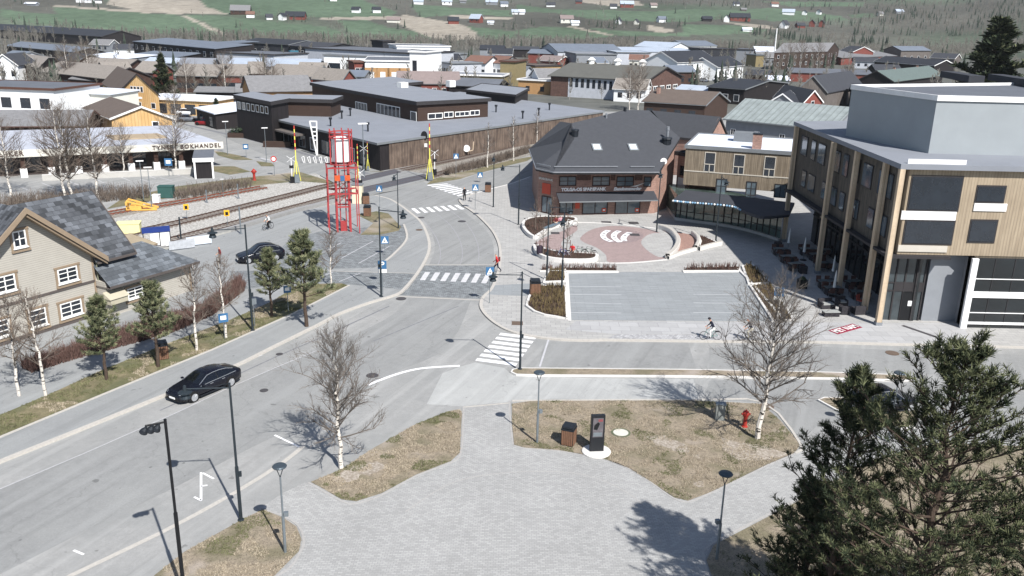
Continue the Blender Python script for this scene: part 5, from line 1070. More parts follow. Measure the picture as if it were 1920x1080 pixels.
struct(mb.build('bay_lines_plaza', mat('faint_line', (176, 178, 182), .85, .1, pos=True)))
sheet('sett_strip', PL((1156, 627), (1350, 628), (1350, 638), (1135, 636), z=Z), Z+.006, SETTL)
sheet('big_flags', PL((1080, 602), (1800, 606), (1830, 646), (1350, 638), (1350, 627), (1150, 626), (1060, 618), z=Z), Z+.004, mat('big_flagstones', (164, 164, 165), .88, .05, 1.3, 'paver', (126, 126, 128), 1.6, 1.0, pos=True))
sheet('band_setts', PL((925, 535), (1003, 531), (1003, 556), (912, 552), z=Z), Z+.007, PAVER_D)
sheet('terrace_slabs', PL((1310, 430), (1460, 470), (1640, 612), (1560, 600), (1440, 530), (1380, 495), z=Z), Z+.006, mat('terrace_paving', (118, 120, 126), .88, .06, 1, 'paver', (96, 98, 104), .8, .5, pos=True)) if False else None
def bed(name, px, label, n=0, h=.5, kh=.16, kw=.22, sm=4, m=HEDG, seed=1, dens=None):
    L = PL(*px, z=Z, n=sm, closed=True) if sm > 1 else PL(*px, z=Z)
    ar = sum(L[i].x*L[(i+1) % len(L)].y-L[(i+1) % len(L)].x*L[i].y for i in range(len(L)))
    if ar < 0: L = L[::-1]
    t = thing(name, label, 'planter', L[0]); O = L[0]; I = offs(L, kw, True)
    mb = MB(); ll = [p-O for p in L]; ribbon(mb, ll, 0, kw, 0, kh, True); mb.build('kerb', KERBW, t)
    mb = MB(); mb.prism([(p.x-O.x, p.y-O.y) for p in I], 0, kh-.04); mb.build('soil', SOIL, t)
    if n:
        o = twigs(name+'_shrubs', I, Z+kh-.05, n, h, m, label+' - its bare shrubs', seed, .3, .014, 'shrubs')
        o['label'] = 'bare low shrubs growing in the '+label.split(' ', 1)[1]
    return t

from math import sin, cos, pi
# twigs() is needed here: a small clump builder
def twigs(name, poly, z, n, h, m, label, seed=1, lean=.35, w=.012, cat='shrubs', kind='stuff'):
    rg = random.Random(seed); P = [(p.x, p.y) for p in poly]; x0, x1 = min(a for a, b in P), max(a for a, b in P); y0, y1 = min(b for a, b in P), max(b for a, b in P); mb = MB(); k = 0; tries = 0
    while k < n and tries < n*40:
        tries += 1; x, y = rg.uniform(x0, x1), rg.uniform(y0, y1)
        if not inpoly(x, y, P): continue
        k += 1; hh = h*rg.uniform(.25, 1.2); c = Vector((x, y, z))
        for _ in range(4):
            d = Vector((rg.uniform(-lean, lean), rg.uniform(-lean, lean), 1)); q = c+d*hh*rg.uniform(.6, 1); s_ = Vector((rg.uniform(-1, 1), rg.uniform(-1, 1), 0)).normalized()*w*rg.uniform(.8, 2)
            mb.add([c-s_, c+s_, q+s_*.4, q-s_*.4], [(0, 1, 2, 3)])
            e = c.lerp(q, .6); q2 = e+Vector((rg.uniform(-1, 1), rg.uniform(-1, 1), .8))*hh*.3; mb.add([e-s_*.6, e+s_*.6, q2], [(0, 1, 2)])
    o = mb.build(name, m); return tag(o, label, cat, None, kind)
BG = mat('dry_grass_twig', (112, 98, 70), .95, .25, 3)
bed('planting_bed', [(985, 575), (990, 558), (1003, 537), (1062, 537), (1066, 599), (1045, 597), (1020, 593), (1000, 586)], 'brown curved planting bed beside the litter bin on the plaza edge', 520, .5, sm=1, m=BG, seed=11)
bed('planting_bed', [(1018, 530), (1029, 505), (1061, 505), (1062, 529)], 'small square planting bed between two lamp posts', 150, .5, sm=1, m=BG, seed=12)
bed('planting_bed', [(1012, 510), (1018, 503), (1152, 503), (1158, 511)], 'narrow planting strip along the top left of the parking bays', 150, .7, sm=1, seed=13, kw=.15)
bed('planting_bed', [(1280, 510), (1288, 503), (1386, 501), (1386, 510)], 'narrow planting strip along the top right of the parking bays', 150, .7, sm=1, seed=14, kw=.15)
bed('planting_bed', [(1390, 500), (1412, 497), (1446, 532), (1402, 534)], 'dark planting bed half in the shade of the culture house', 200, .6, sm=1, seed=15, m=BG)
bed('planting_bed', [(1404, 537), (1448, 534), (1490, 602), (1447, 603)], 'long sunlit planting bed below the parking sign', 330, .4, sm=1, seed=16, m=BG)
bed('planter_bench', [(978, 427), (986, 416), (1012, 411), (1050, 411), (1078, 413), (1079, 420), (1040, 428), (1020, 440), (1003, 449), (988, 442)], 'kidney shaped raised planter with white rim nearest the bank', 120, .5, .42, .32, seed=17)
bed('planter_bench', [(1000, 470), (1003, 462), (1018, 470), (1050, 477), (1112, 481), (1122, 487), (1108, 493), (1060, 493), (1022, 488), (1006, 479)], 'boomerang shaped raised planter with white rim beside two parked bicycles', 110, .5, .42, .32, seed=18)
bed('planting_bed', [(1308, 443), (1325, 446), (1347, 457), (1312, 466), (1312, 454)], 'small reddish planting bed at the right end of the curved bench', 60, .35, sm=1, seed=19)
def curved_wall(label, px, h, wd):
    L = PL(*px, z=Z, n=5); t = thing('bench_wall', label, 'bench', L[0]); mb = MB(); ribbon(mb, [p-L[0] for p in L], -wd/2, wd/2, 0, h); mb.build('wall', KERBW, t)
    mb = MB(); ribbon(mb, [p-L[0] for p in L], -wd/2+.05, wd/2-.05, h, h+.05); mb.build('seat', KERB, t)
curved_wall('long curved white bench wall right of the pale circle', [(1237, 429), (1256, 436), (1268, 448), (1271, 460), (1264, 474), (1251, 485)], .5, .5)
curved_wall('short curved white wall right of the red paving', [(1298, 440), (1307, 448), (1309, 458), (1304, 468)], .45, .35)
curved_wall('straight white wall below the red paving', [(1252, 486), (1278, 476), (1304, 469)], .3, .35)
curved_wall('straight white wall below the small reddish planting bed', [(1310, 470), (1330, 464), (1352, 459)], .4, .35)
# ============================================================ MANHOLES
def cover(px, r, m, label, z, sq=False, rim=None):
    t = thing('manhole_cover', label, 'manhole cover', G(*px, z)); mb = MB()
    if sq: mb.box(-r, -r, 0, r, r, .012)
    else: mb.lathe([(r, 0), (r, .014)], n=24)
    mb.build('lid', m, t)
    if rim: mb = MB(); mb.lathe([(r*1.3, 0), (r*1.3, .006)], n=24); mb.build('rim', rim, t)
IRON = mat('cast_iron', (72, 70, 72), .6, .2, 8); IRB = mat('iron_rusty', (98, 84, 74), .8, .2, 6)
for px, r, m, l, z, sq in [((752, 560), .45, IRON, 'dark iron cover by the kerb where the setts begin', .02, 0), ((698, 704), .42, IRON, 'iron cover at the start of the white curved line', .02, 0), ((495, 732), .28, IRON, 'small iron cover in the carriageway near the left birch', .02, 0), ((524, 664), .25, IRON, 'small iron drain beside the left kerb', .02, 0),
    ((1673, 662), .5, IRB, 'large brown cover in the side street before the culture house', .02, 0), ((1437, 762), .48, IRB, 'brown cover in the access lane behind the right birch', .02, 0), ((970, 606), .45, IRB, 'square brown cover on the pavement beside the tall lamp post', Z+.006, 1), ((866, 415), .5, IRON, 'iron cover in the bend below the second zebra crossing', .02, 0), ((790, 408), .4, IRON, 'iron cover by the left kerb below the second zebra crossing', .02, 0),
    ((991, 411), .55, IRON, 'rectangular grate left of the bank planter', Z+.004, 1), ((1041, 437), .5, IRON, 'rectangular grate on the pink paving', Z+.008, 1), ((1137, 417), .6, IRON, 'left grate of two before the bank front', Z+.004, 1), ((1188, 418), .6, IRON, 'right grate of two before the bank front', Z+.004, 1), ((1190, 440), .55, IRON, 'grate beside the white paved arcs', Z+.015, 1), ((786, 431), .4, IRB, 'brown cover on the left pavement of the bend', Z+.006, 0)]: cover(px, r, m, l, z, sq)
cover((1164, 811), .46, mat('concrete_lid', (196, 194, 186), .9, .05), 'pale round concrete lid on the right lawn', .04, False, mat('lid_rim', (92, 98, 78), .9, .2))
# ============================================================ LAMPS
POLE = mat('lamp_pole_dark', (48, 56, 62), .5, .1, 4, metal=.3); POLEG = mat('lamp_pole_grey', (128, 136, 142), .45, .1, 4, metal=.5); LENS = mat('lamp_lens', (190, 196, 200), .3, .05)
def arm_lamp(h, arm=2.0, m=POLE):
    t = thing('street_lamp', '', 'street lamp', (0, 0, 0)); mb = MB(); mb.tube((0, 0, 0), (0, 0, h*.4), .085, .085, 10); mb.tube((0, 0, h*.4), (0, 0, h), .06, .05, 10); mb.build('pole', m, t)
    mb = MB(); mb.tube((0, 0, h-.25), (-arm, 0, h-.25), .035, n=6); mb.tube((0, 0, h-.03), (-arm*.55, 0, h-.2), .01, n=4); mb.build('arm', m, t)
    mb = MB(); z = h-.3; mb.lathe([(.22, -.42), (.24, -.38), (.15, -.16), (.32, -.13), (.32, -.10), (.1, -.02), (.06, .22), (.03, .24)], (-arm, 0, z), 14); l = mb.build('lamp_head', m, t); mb = MB(); mb.lathe([(.18, -.44), (.2, -.42)], (-arm, 0, z), 12); mb.build('lens', LENS, l)
    mb = MB(); mb.lathe([(.16, 0), (.16, .04), (.1, .06)], n=10); mb.box(.08, -.06, h*.33, .2, .06, h*.33+.25); mb.build('base', m, t); return t
A0 = arm_lamp(7.2); first = []
def put(proto, loc, rz, label, group=None, scale=1.):
    if proto in first: return dup(proto, loc, rz, label, group, scale)
    first.append(proto); proto.location = loc; proto.rotation_euler = (0, 0, rz); proto.scale = (scale,)*3; proto['label'] = label
    if group: proto['group'] = group
    return proto
GL_ = 'dark street lamps with a side arm'
for px, z, s, rz, l in [((975, 692), .13, 1., 0, 'tall lamp post at the left tip of the median strip'), ((452, 975), .03, 1.02, .12, 'tall lamp post at the tip of the near left lawn'), ((1025, 523), Z+.1, 1., 2.9, 'lamp post at the corner of the small square planting bed'), ((1053, 546), Z+.1, 1.02, 1.45, 'lamp post standing in the curved planting bed'),
    ((972, 421), Z, 1., 0, 'lamp post on the pavement left of the bank corner'), ((925, 388), Z, .97, 1.57, 'reddish lamp post before the bank street, right of the zebra sign'), ((747, 428), Z, .92, 1.5, 'lamp post on the small lawn right of the red tower'), ((715, 556), Z, 1.12, pi-.3, 'lamp post beside the blue parking sign on the left pavement'),
    ((1231, 435), Z, 1.05, 1.4, 'lamp post at the top of the pale circle'), ((1342, 452), Z, 1.05, 1.6, 'lamp post between the curved bench and the glass pavilion'), ((474, 620), Z, 1.18, .35, 'lamp post among the hedge and the verge pines')]: put(A0, G(*px, z), rz, l, GL_, s)
def disc_lamp(h=4.5):
    t = thing('path_lamp', '', 'path lamp', (0, 0, 0)); mb = MB(); mb.tube((0, 0, 0), (0, 0, h*.42), .07, .07, 10); mb.tube((0, 0, h*.42), (0, 0, h-.62), .045, .04, 10); mb.build('pole', POLEG, t)
    mb = MB(); mb.tube((0, 0, h-.64), (.17, 0, h-.12), .02, n=5); mb.tube((0, 0, h-.64), (-.17, 0, h-.12), .02, n=5); mb.build('fork', POLE, t)
    mb = MB(); mb.lathe([(.18, -.08), (.31, -.04), (.33, .0), (.28, .05), (.05, .08)], (0, 0, h-.08), 20); mb.build('lamp_head', mat('lamp_disc', (74, 84, 92), .4, .05, metal=.4), t)
    mb = MB(); mb.box(.05, -.09, h*.42, .25, .09, h*.42+.2); mb.build('junction_box', POLEG, t); return t
D0 = disc_lamp(4.55); GD = 'grey path lamps with a flat disc head'
hq = G(1687, 699, 4.5)
for p, rz, l in [(G(535, 1035, .03), .2, 'path lamp on the near left lawn'), (G(1344, 1048, .03), 3.3, 'path lamp before the pines, half in their shade'), (G(1007, 830, .03), .3, 'path lamp beside the wooden litter bin on the right lawn'), (Vector((hq.x, hq.y, .02)), 1.2, 'path lamp whose disc rises behind the largest pine')]: put(D0, p, rz, l, GD)
# black mast with a row of spotlights
b_ = G(347, 1125); t = thing('floodlight_mast', 'black mast with three spotlights on a side arm at the lower left', 'light mast', b_); h = HT((347, 1125), 786); mb = MB(); mb.tube((0, 0, 0), (0, 0, h*.5), .085, n=10); mb.tube((0, 0, h*.5), (0, 0, h), .06, n=10); mb.build('pole', BLACK, t)
e_ = G(272, 800, h-.15)-b_; mb = MB(); mb.tube((0, 0, h-.12), (e_.x, e_.y, h-.12), .045, n=6); mb.build('arm', BLACK, t)
for k_ in (.35, .66, .98):
    mb = MB(); c = Vector((e_.x*k_, e_.y*k_, h-.2)); mb.lathe([(.04, .1), (.06, 0), (.13, -.1), (.17, -.24), (.16, -.26)][::-1], (0, 0, 0), 12); mb.xf(Matrix.Translation(c) @ Matrix.Rotation(.5, 4, 'Y')); s_ = mb.build('spotlight', DARKM, t)
# far street lamps
S0 = thing('road_lamp', '', 'street lamp', (0, 0, 0)); mb = MB(); mb.tube((0, 0, 0), (0, 0, 8), .09, .06, 6); mb.build('pole', POLEG, S0); mb = MB(); mb.box(-.7, -.25, 7.95, .7, .25, 8.1); mb.build('lamp_head', TRIMW, S0)
GF = 'pale topped lamps along the railway and the north road'
for px, yt, l in [((427, 290), 228, 'road lamp at the car park exit of the bookshop'), ((500, 304), 240, 'road lamp opposite the dark planters'), ((683, 335), 232, 'road lamp behind the red tower'), ((270, 378), 302, 'lamp in the car park left of the green box'), ((325, 330), 301, 'short lamp before the bookshop windows'), ((419, 370), 336, 'low lamp behind the grey shrubs'), ((285, 392), 314, 'thick mast beside the yellow buffer')]: put(S0, G(*px), .4, l, GF, HT(px, yt)/8)
# ============================================================ SIGNS
BLUE = mat('sign_blue', (58, 102, 142), .5, .05); 
def sign(kind, label, px, ytop, rz=0., sz=.7, z=Z, post=True, group=None, h=None):
    h = h or HT(px, ytop); t = thing('road_sign', label, 'sign', G(*px, z), rz, group); mb = MB(); mb.tube((0, .03, 0), (0, .03, h), .03, n=6); mb.build('post', POLEG, t)
    mb = MB(); mb.box(-sz/2, -.03, h-sz, sz/2, 0, h); pl = mb.build('plate', {'x': BLUE, 'p': BLUE, 'i': BLUE, 'b': POLEG}[kind], t)
    if kind == 'x':
        mb = MB(); mb.add([(-sz*.4, -.035, h-sz*.9), (sz*.4, -.035, h-sz*.9), (0, -.035, h-sz*.1)], [(0, 1, 2)]); mb.build('triangle', WHITE, pl)
        mb = MB(); c = h-sz*.55; mb.add([(-.03, -.04, c), (.03, -.04, c), (.09, -.04, h-sz*.82), (.04, -.04, h-sz*.82), (0, -.04, c-.1), (-.06, -.04, h-sz*.82), (-.1, -.04, h-sz*.82)], [(0, 6, 5, 4), (0, 4, 3, 2, 1)]); mb.box(-.03, -.042, c+.02, .03, -.038, c+.09); mb.build('walker', BLACK, pl)
    if kind == 'p':
        q = text_mesh('P', sz*.95, .006, None, WHITE, 'letter', .02); q.parent = pl; q.rotation_euler = (R_(90), 0, 0); q.location = (0, -.04, h-sz/2)
        mb = MB(); mb.box(-sz/2, -.03, h-sz-.36, sz/2, 0, h-sz-.04); mb.build('sub_plate', WHITE, t)
    if kind == 'i':
        mb = MB(); mb.box(-sz*.3, -.036, h-sz*.7, sz*.3, -.03, h-sz*.25); mb.build('symbol', WHITE, pl)
    return t
GX = 'blue pedestrian crossing signs'
sign('x', 'pedestrian crossing sign at the sett crossing, before the red jacketed walker', (918, 568), 501, .25, .72, group=GX)
sign('x', 'pedestrian crossing sign on the kerb left of the second zebra crossing', (712, 388), 348, -.2, .8, z=.15, group=GX)
sign('x', 'pedestrian crossing sign on the slate parking area', (722, 478), 443, .2, .8, group=GX)
sign('x', 'pedestrian crossing sign right of the first zebra crossing', (891, 393), 346, .1, .8, group=GX)
sign('x', 'pedestrian crossing sign at the railway verge', (855, 334), 288, .2, .8, z=.02, group=GX)
sign('x', 'pedestrian crossing sign beside the bank street', (900, 342), 323, .2, .8, z=.02, group=GX)
sign('p', 'blue parking sign on the left pavement below the slate parking area', (718, 552), 489, .1, .75)
sign('p', 'blue parking sign at the sunlit planting bed', (1458, 574), 539, -.3, .8)
GW = 'small blue white notice signs on the verge'
sign('i', 'small pale blue sign beside the second birch of the verge', (422, 637), 588, .5, .7, group=GW); sign('b', 'grey box sign on the lamp post among the verge pines', (478, 612), 560, .5, .5); sign('i', 'small pale blue sign behind the tallest verge pine', (541, 585), 536, .4, .6, group=GW)
sign('i', 'small pale sign before the white framed bay of the bookshop', (318, 330), 297, .1, 1.1, z=.02, group='signs before the bookshop'); sign('i', 'small blue direction sign on the north road', (462, 296), 270, .1, .9, z=.02, group='signs before the bookshop')
t = thing('road_sign', 'red ringed round sign at the corner of the side road', 'sign', G(515, 330)); mb = MB(); mb.tube((0, 0, 0), (0, 0, 2.6), .04, n=6); mb.build('post', POLEG, t); mb = MB(); mb.lathe([(.45, 0), (.45, .03)], n=16); mb.lathe([(.3, .03), (.3, .045)], n=16, mi=1); mb.xf(Matrix.Translation((0, 0, 2.6)) @ Matrix.Rotation(R_(90), 4, 'X')); mb.build('plate', [mat('sign_red', (186, 40, 40), .5), WHITE], t)
# ============================================================ STREET FURNITURE ON THE LAWNS
t = thing('info_totem', 'black information totem on a round white stone base', 'totem', G(1118, 847, .03), .12); mb = MB(); mb.lathe([(.84, 0), (.84, .06), (.76, .09)], n=28); mb.build('base', KERBW, t)
mb = MB(); mb.box(-.4, -.12, .09, .4, .12, 2.35); pn = mb.build('body', mat('totem_black', (34, 36, 40), .4, .05), t); mb = MB(); mb.box(-.3, -.135, 1.0, .3, -.122, 2.2); sc = mb.build('screen', mat('totem_screen', (96, 92, 96), .25, .25, 4), pn)
mb = MB(); mb.box(-.26, -.142, 1.05, .25, -.137, 1.3, 0); mb.profile([(-.25, 1.5), (-.05, 1.45), (.1, 1.85), (-.02, 1.95), (-.22, 1.75)], 'y', -.142, -.137, 1); mb.box(0, -.143, 1.98, .26, -.138, 2.12, 2); mb.build('poster_shapes', [POLEG, BLACK, mat('poster_red', (128, 70, 74), .5)], sc)
def wood_bin(px, label, z=.03, rz=0., s=1.):
    t = thing('litter_bin', label, 'litter bin', G(*px, z), rz); mb = MB(); mb.box(-.33, -.33, .04, .33, .33, .9); mb.build('body', BLACK, t); WD = mat('bin_wood', (118, 88, 70), .8, .2, 5)
    for f in range(4):
        for i in range(6):
            mb = MB() if i == 0 else mb; x = -.31+i*.106; mb.box(x, -.365, .06, x+.085, -.335, .88)
        mb.xf(Matrix.Rotation(f*pi/2, 4, 'Z')); mb.build('slat_panel', WD, t)
    mb = MB(); mb.box(-.37, -.37, .9, .37, .37, .98); mb.box(-.34, -.34, 1.02, .34, .34, 1.12); 
    for a in (-.33, .27):
        for b in (-.33, .27): mb.box(a, b, .98, a+.06, b+.06, 1.02)
    mb.build('lid', DARKM, t); t.scale = (s, s, s*1.05)
wood_bin((1066, 832), 'wood slatted litter bin with black lid beside the totem', .03, -.35, 1.05); wood_bin((1003, 553), 'brown litter bin with dark lid at the planting bed corner', Z, .1, 1.25); wood_bin((915, 360), 'dark litter bin on the pavement corner by the bank street', Z, 0, 1.15); wood_bin((689, 405), 'black litter bin behind the small lawn', Z, 0, 1.15); wood_bin((305, 672), 'black litter bin among the hedge of the verge', Z, .5, 1.1); wood_bin((686, 382), 'reddish litter bin behind the red tower', Z, .3, 1.2)
RED = mat('hydrant_red', (158, 52, 44), .5, .12, 5)
def hydrant(px, label, s=1., z=.03):
    t = thing('hydrant', label, 'hydrant', G(*px, z)); t.scale = (s,)*3; mb = MB(); mb.lathe([(.19, 0), (.19, .05), (.13, .08), (.12, .62), (.15, .66), (.15, .70)], n=14); mb.build('barrel', RED, t); mb = MB(); mb.lathe([(.15, .70), (.2, .78), (.21, .92), (.16, 1.04), (.06, 1.1), (.04, 1.16)], n=14); mb.build('bonnet', RED, t)
    for a in (0, pi): mb = MB(); mb.tube((0, 0, .86), (.27*cos(a), .27*sin(a), .86), .07, n=8); mb.build('outlet', RED, t)
hydrant((1396, 800), 'red hydrant on the right lawn left of the birch'); hydrant((477, 338), 'red hydrant on the railside grass', 1.5, .02)
t = thing('utility_cabinet', 'grey utility cabinet in the shade of the right birch', 'cabinet', G(1349, 786, .03), -.1); mb = MB(); mb.box(-.28, -.2, 0, .28, .2, 1.05); mb.build('body', mat('cabinet_grey', (128, 132, 130), .6, .08, 4), t); mb = MB(); mb.box(-.32, -.24, 1.05, .32, .24, 1.1); mb.build('lid', POLEG, t); mb = MB(); mb.tube((-.1, 0, 1.1), (-.1, 0, 1.75), .015, n=5); mb.build('rod', POLEG, t)
t = thing('door_mat', 'dark red advertising mat with white lettering on the plaza', 'mat', G(1585, 617, Z+.006)); q = [G(*p, Z)-G(1585, 617, Z) for p in ((1553, 620), (1598, 607), (1617, 614), (1571, 627))]; mb = MB(); mb.prism([(v.x, v.y) for v in q], 0, .02); mb.build('mat', mat('mat_red', (134, 40, 62), .9, .08), t)
u_ = (q[3]-q[0]); al = q[1]-q[0]; tx = text_mesh('MET NAM', .95, .006, t, WHITE, 'letters', .015); tx.location = (0, 0, .03); tx.rotation_euler = (0, 0, math.atan2(al.y, al.x)); tx.scale = (al.length/4.6, 1.0, 1)
t = thing('gutter_grate', 'long dark drainage grate in the paving before the entrance', 'grate', G(1720, 620, Z+.01)); mb = MB(); mb.bar((-.7, 1.2, .0), (1.0, -1.6, 0), .35, .02); mb.build('grate', IRON, t)
# terrace furniture under the culture house
FW2 = mat('rattan_dark', (52, 50, 54), .9, .2, 8); CUSH = mat('cushion_grey', (150, 152, 150), .9, .08)
def chair(m, seat, name='terrace_chair', label=''):
    t = thing(name, label, 'chair', (0, 0, 0)); mb = MB(); mb.box(-.24, -.24, .40, .24, .24, .46); mb.build('seat', seat, t); mb = MB(); mb.profile([(.2, .46), (.26, .46), (.34, .9), (.29, .92)], 'x', -.23, .23); mb.build('backrest', seat, t)
    for x in (-.21, .21):
        for y in (-.21, .21): mb = MB(); mb.tube((x, y, 0), (x, y, .41), .018, n=5); mb.build('leg', m, t)
    return t
def table():
    t = thing('terrace_table', '', 'table', (0, 0, 0)); mb = MB(); mb.box(-.75, -.4, .70, .75, .4, .74); mb.build('tabletop', mat('table_grey', (96, 104, 104), .5, .1), t); 
    for x in (-.6, .6): mb = MB(); mb.box(x-.04, -.3, 0, x+.04, .3, .7); mb.build('leg', FW2, t)
    return t
TB = table(); CHB = chair(FW2, mat('chair_brown', (88, 62, 56), .7, .15)); CR_ = chair(FW2, mat('chair_red', (196, 92, 78), .7, .1), 'terrace_chair', '')
GTt, GTc = 'outdoor tables in the shade of the culture house', 'brown terrace chairs in the shade of the culture house'
tabs = [(1462, 478), (1476, 492), (1490, 506), (1512, 478), (1530, 488), (1542, 505), (1552, 480), (1592, 482), (1600, 500), (1548, 540), (1560, 552), (1598, 540), (1610, 560)]
TP_ = ['farthest from the street beside the last column', 'second from the last column', 'beside the tall closed parasol at the far end', 'against the dark glass near the fourth column', 'just inside the fourth column', 'before the fourth column foot', 'deep inside between the fourth and third columns', 'against the dark glass behind the third column', 'inside the third column', 'left of the third column foot', 'beside the parasol nearest the lounge group', 'between the third and second columns', 'behind the second wooden column']
for i, px in enumerate(tabs):
    p = G(*px, Z); put(TB, p, .2*(i % 3), 'grey terrace table '+TP_[i], GTt)
    for j, (dx, dy, a) in enumerate(((-.4, -.75, pi), (.4, -.75, pi), (-.4, .75, 0), (.4, .75, 0))):
        put(CHB, p+Vector((dx, dy, 0)), a, ['near left', 'near right', 'far left', 'far right'][j]+' brown chair at the terrace table '+' '.join(TP_[i].split()[:8]), GTc)
put(CR_, G(1612, 572, Z), .6, 'orange red chair beside the lounge armchairs')
def armchair(label, px, rz, w=.85):
    t = thing('lounge_armchair', label, 'armchair', G(*px, Z), rz, 'grey lounge seats at the edge of the shade'); mb = MB(); mb.box(-w/2, -.4, .05, w/2, .4, .36); mb.box(-w/2, .25, .36, w/2, .42, .78); mb.box(-w/2, -.4, .36, -w/2+.13, .25, .6); mb.box(w/2-.13, -.4, .36, w/2, .25, .6); mb.build('frame', FW2, t); mb = MB(); mb.box(-w/2+.14, -.38, .365, w/2-.14, .24, .48); mb.build('cushion', CUSH, t)
armchair('lounge armchair with pale cushion at the left of the group', (1549, 577), .2, 1.3); armchair('lounge armchair with pale cushion in the middle of the group', (1577, 573), .1); armchair('lounge armchair with its back to the street, right of the group', (1608, 588), 3.3, 1.0); armchair('low lounge stool before the middle armchair', (1582, 588), 3.1, .7)
t = thing('lounge_table', 'low trellis sided lounge table before the armchairs', 'table', G(1557, 592, Z), .1); mb = MB(); mb.box(-.7, -.35, .38, .7, .35, .43); mb.build('tabletop', CUSH, t); mb = MB(); mb.box(-.66, -.3, 0, .66, .3, .38); mb.bar((-.6, -.32, .03), (.6, -.32, .36), .04, .02); mb.bar((-.6, -.325, .36), (.6, -.325, .03), .04, .02); mb.build('base', FW2, t)
GP = 'closed white parasols and heaters on the shaded terrace'
PR = thing('parasol', '', 'parasol', (0, 0, 0)); mb = MB(); mb.tube((0, 0, 0), (0, 0, 2.4), .03, n=6); mb.build('pole', POLEG, PR); mb = MB(); mb.lathe([(.16, .9), (.12, 1.5), (.07, 2.2), (.02, 2.5)], n=8); mb.build('canopy', B_("canvas_white", (214, 216, 214)), PR); mb = MB(); mb.lathe([(.35, 0), (.35, .08), (.06, .12)], n=10); mb.build('base', DARKM, PR)
for px, l in [((1477, 470), 'closed parasol farthest from the street'), ((1506, 488), 'closed parasol second from the far end of the terrace'), ((1560, 525), 'closed parasol in the middle of the terrace'), ((1562, 556), 'closed parasol nearest the lounge group')]: put(PR, G(*px, Z), 0, l, GP)
t = thing('terrace_planter', 'row of dark planter boxes at the terrace edge', 'planter', G(1458, 470, Z)); 
for i, px in enumerate(((1458, 466), (1470, 483), (1484, 496), (1505, 512))):
    p = G(*px, Z)-G(1458, 470, Z); mb = MB(); mb.box(p.x-.35, p.y-.3, 0, p.x+.35, p.y+.3, .75); mb.build('box', FW2, t)
t = thing('terrace_planter', 'single black planter box before the second wooden column', 'planter', G(1503, 540, Z)); mb = MB(); mb.box(-.4, -.35, 0, .4, .35, .85); mb.build('box', BLACK, t); mb = MB(); mb.lathe([(.3, .85), (.25, 1.05), (.1, 1.15)], n=9); mb.build('plant', NEEDP if False else mat('plant_dark', (44, 56, 40), .9, .3, 6), t)
# ============================================================ THE RED TOWER
TR = mat('tower_red', (156, 60, 62), .55, .1, 2); HTW = HT((645, 432), 243); t = thing('water_tower', 'red steel lattice tower with a white tank in its top cage', 'tower', G(645, 432, Z), .25)
h1 = HTW*.66
for i in range(4):
    a = pi/4+i*pi/2; mb = MB(); mb.bar((1.05*cos(a), 1.05*sin(a), 0), (1.0*cos(a), 1.0*sin(a), h1), .21, .21); mb.build('leg', TR, t)
    mb = MB(); mb.bar((2.35*cos(a), 2.35*sin(a), 0), (2.3*cos(a), 2.3*sin(a), h1-.1), .11, .11); mb.build('outer_post', TR, t)
for z_, w_ in ((h1*.38, 1), (h1*.6, 2.3), (h1*.98, 2.35), (h1*.8, 1)):
    mb = MB(); c_ = [(w_*cos(pi/4+i*pi/2), w_*sin(pi/4+i*pi/2), z_) for i in range(4)]
    for i in range(4): mb.bar(c_[i], c_[(i+1) % 4], .12, .14)
    if w_ > 2:
        for i in range(4): mb.bar(c_[i], (cos(pi/4+i*pi/2), sin(pi/4+i*pi/2), z_), .08, .1)
    mb.build('ring_beam', TR, t)
for i in range(8):
    a = i*pi/4; mb = MB(); mb.bar((.45*cos(a), .45*sin(a), 0), (.45*cos(a), .45*sin(a), h1), .09, .09) if i % 2 else None
    if i % 2: mb.build('inner_pipe', TR, t)
mb = MB()
for i in range(4):
    a, b = pi/4+i*pi/2, pi/4+(i+1)*pi/2
    for z_ in (h1*.42, h1*.62): mb.bar((cos(a), sin(a), z_), (cos(b), sin(b), z_+h1*.17), .05, .05)
mb.build('brace', TR, t)
for i in range(9):
    a = i*2*pi/9; mb = MB(); mb.bar((1.25*cos(a), 1.25*sin(a), h1), (1.22*cos(a), 1.22*sin(a), HTW), .13, .13); mb.build('cage_bar', TR, t)
for z_ in (h1+.1, HTW-.35, HTW-.9): 
    mb = MB(); k_ = [(1.25*cos(i*pi/6), 1.25*sin(i*pi/6), z_) for i in range(13)]
    for p, q in zip(k_, k_[1:]): mb.bar(p, q, .12, .12)
    mb.build('cage_ring', TR, t)
mb = MB(); mb.lathe([(.95, h1+.35), (1.0, h1+.4), (1.0, HTW-1.1), (.6, HTW-.85)], n=20); mb.build('tank', B_('tank_white', (236, 236, 236)), t)
mb = MB(); mb.box(-.85, -1.1, h1*.78, .85, -.95, h1*.86, 0); mb.box(-.25, -1.12, h1*.78, .25, -1.11, h1*.86, 1); mb.build('name_board', [mat('board_orange', (190, 84, 44), .6), BLUE], t)
mb = MB(); mb.box(-.3, -.3, 0, .3, .3, 1.1); mb.build('valve_box', TR, t)
t = thing('equipment_hut', 'tall cream equipment box behind the red tower', 'hut', G(672, 380, Z)); mb = MB(); mb.box(-.7, -.6, 0, .6, .6, 2.4); mb.build('body', B_('hut_cream', (214, 206, 180)), t); mb = MB(); mb.box(-.78, -.68, 2.4, .68, .68, 2.5); mb.build('roof', TRIMG, t)
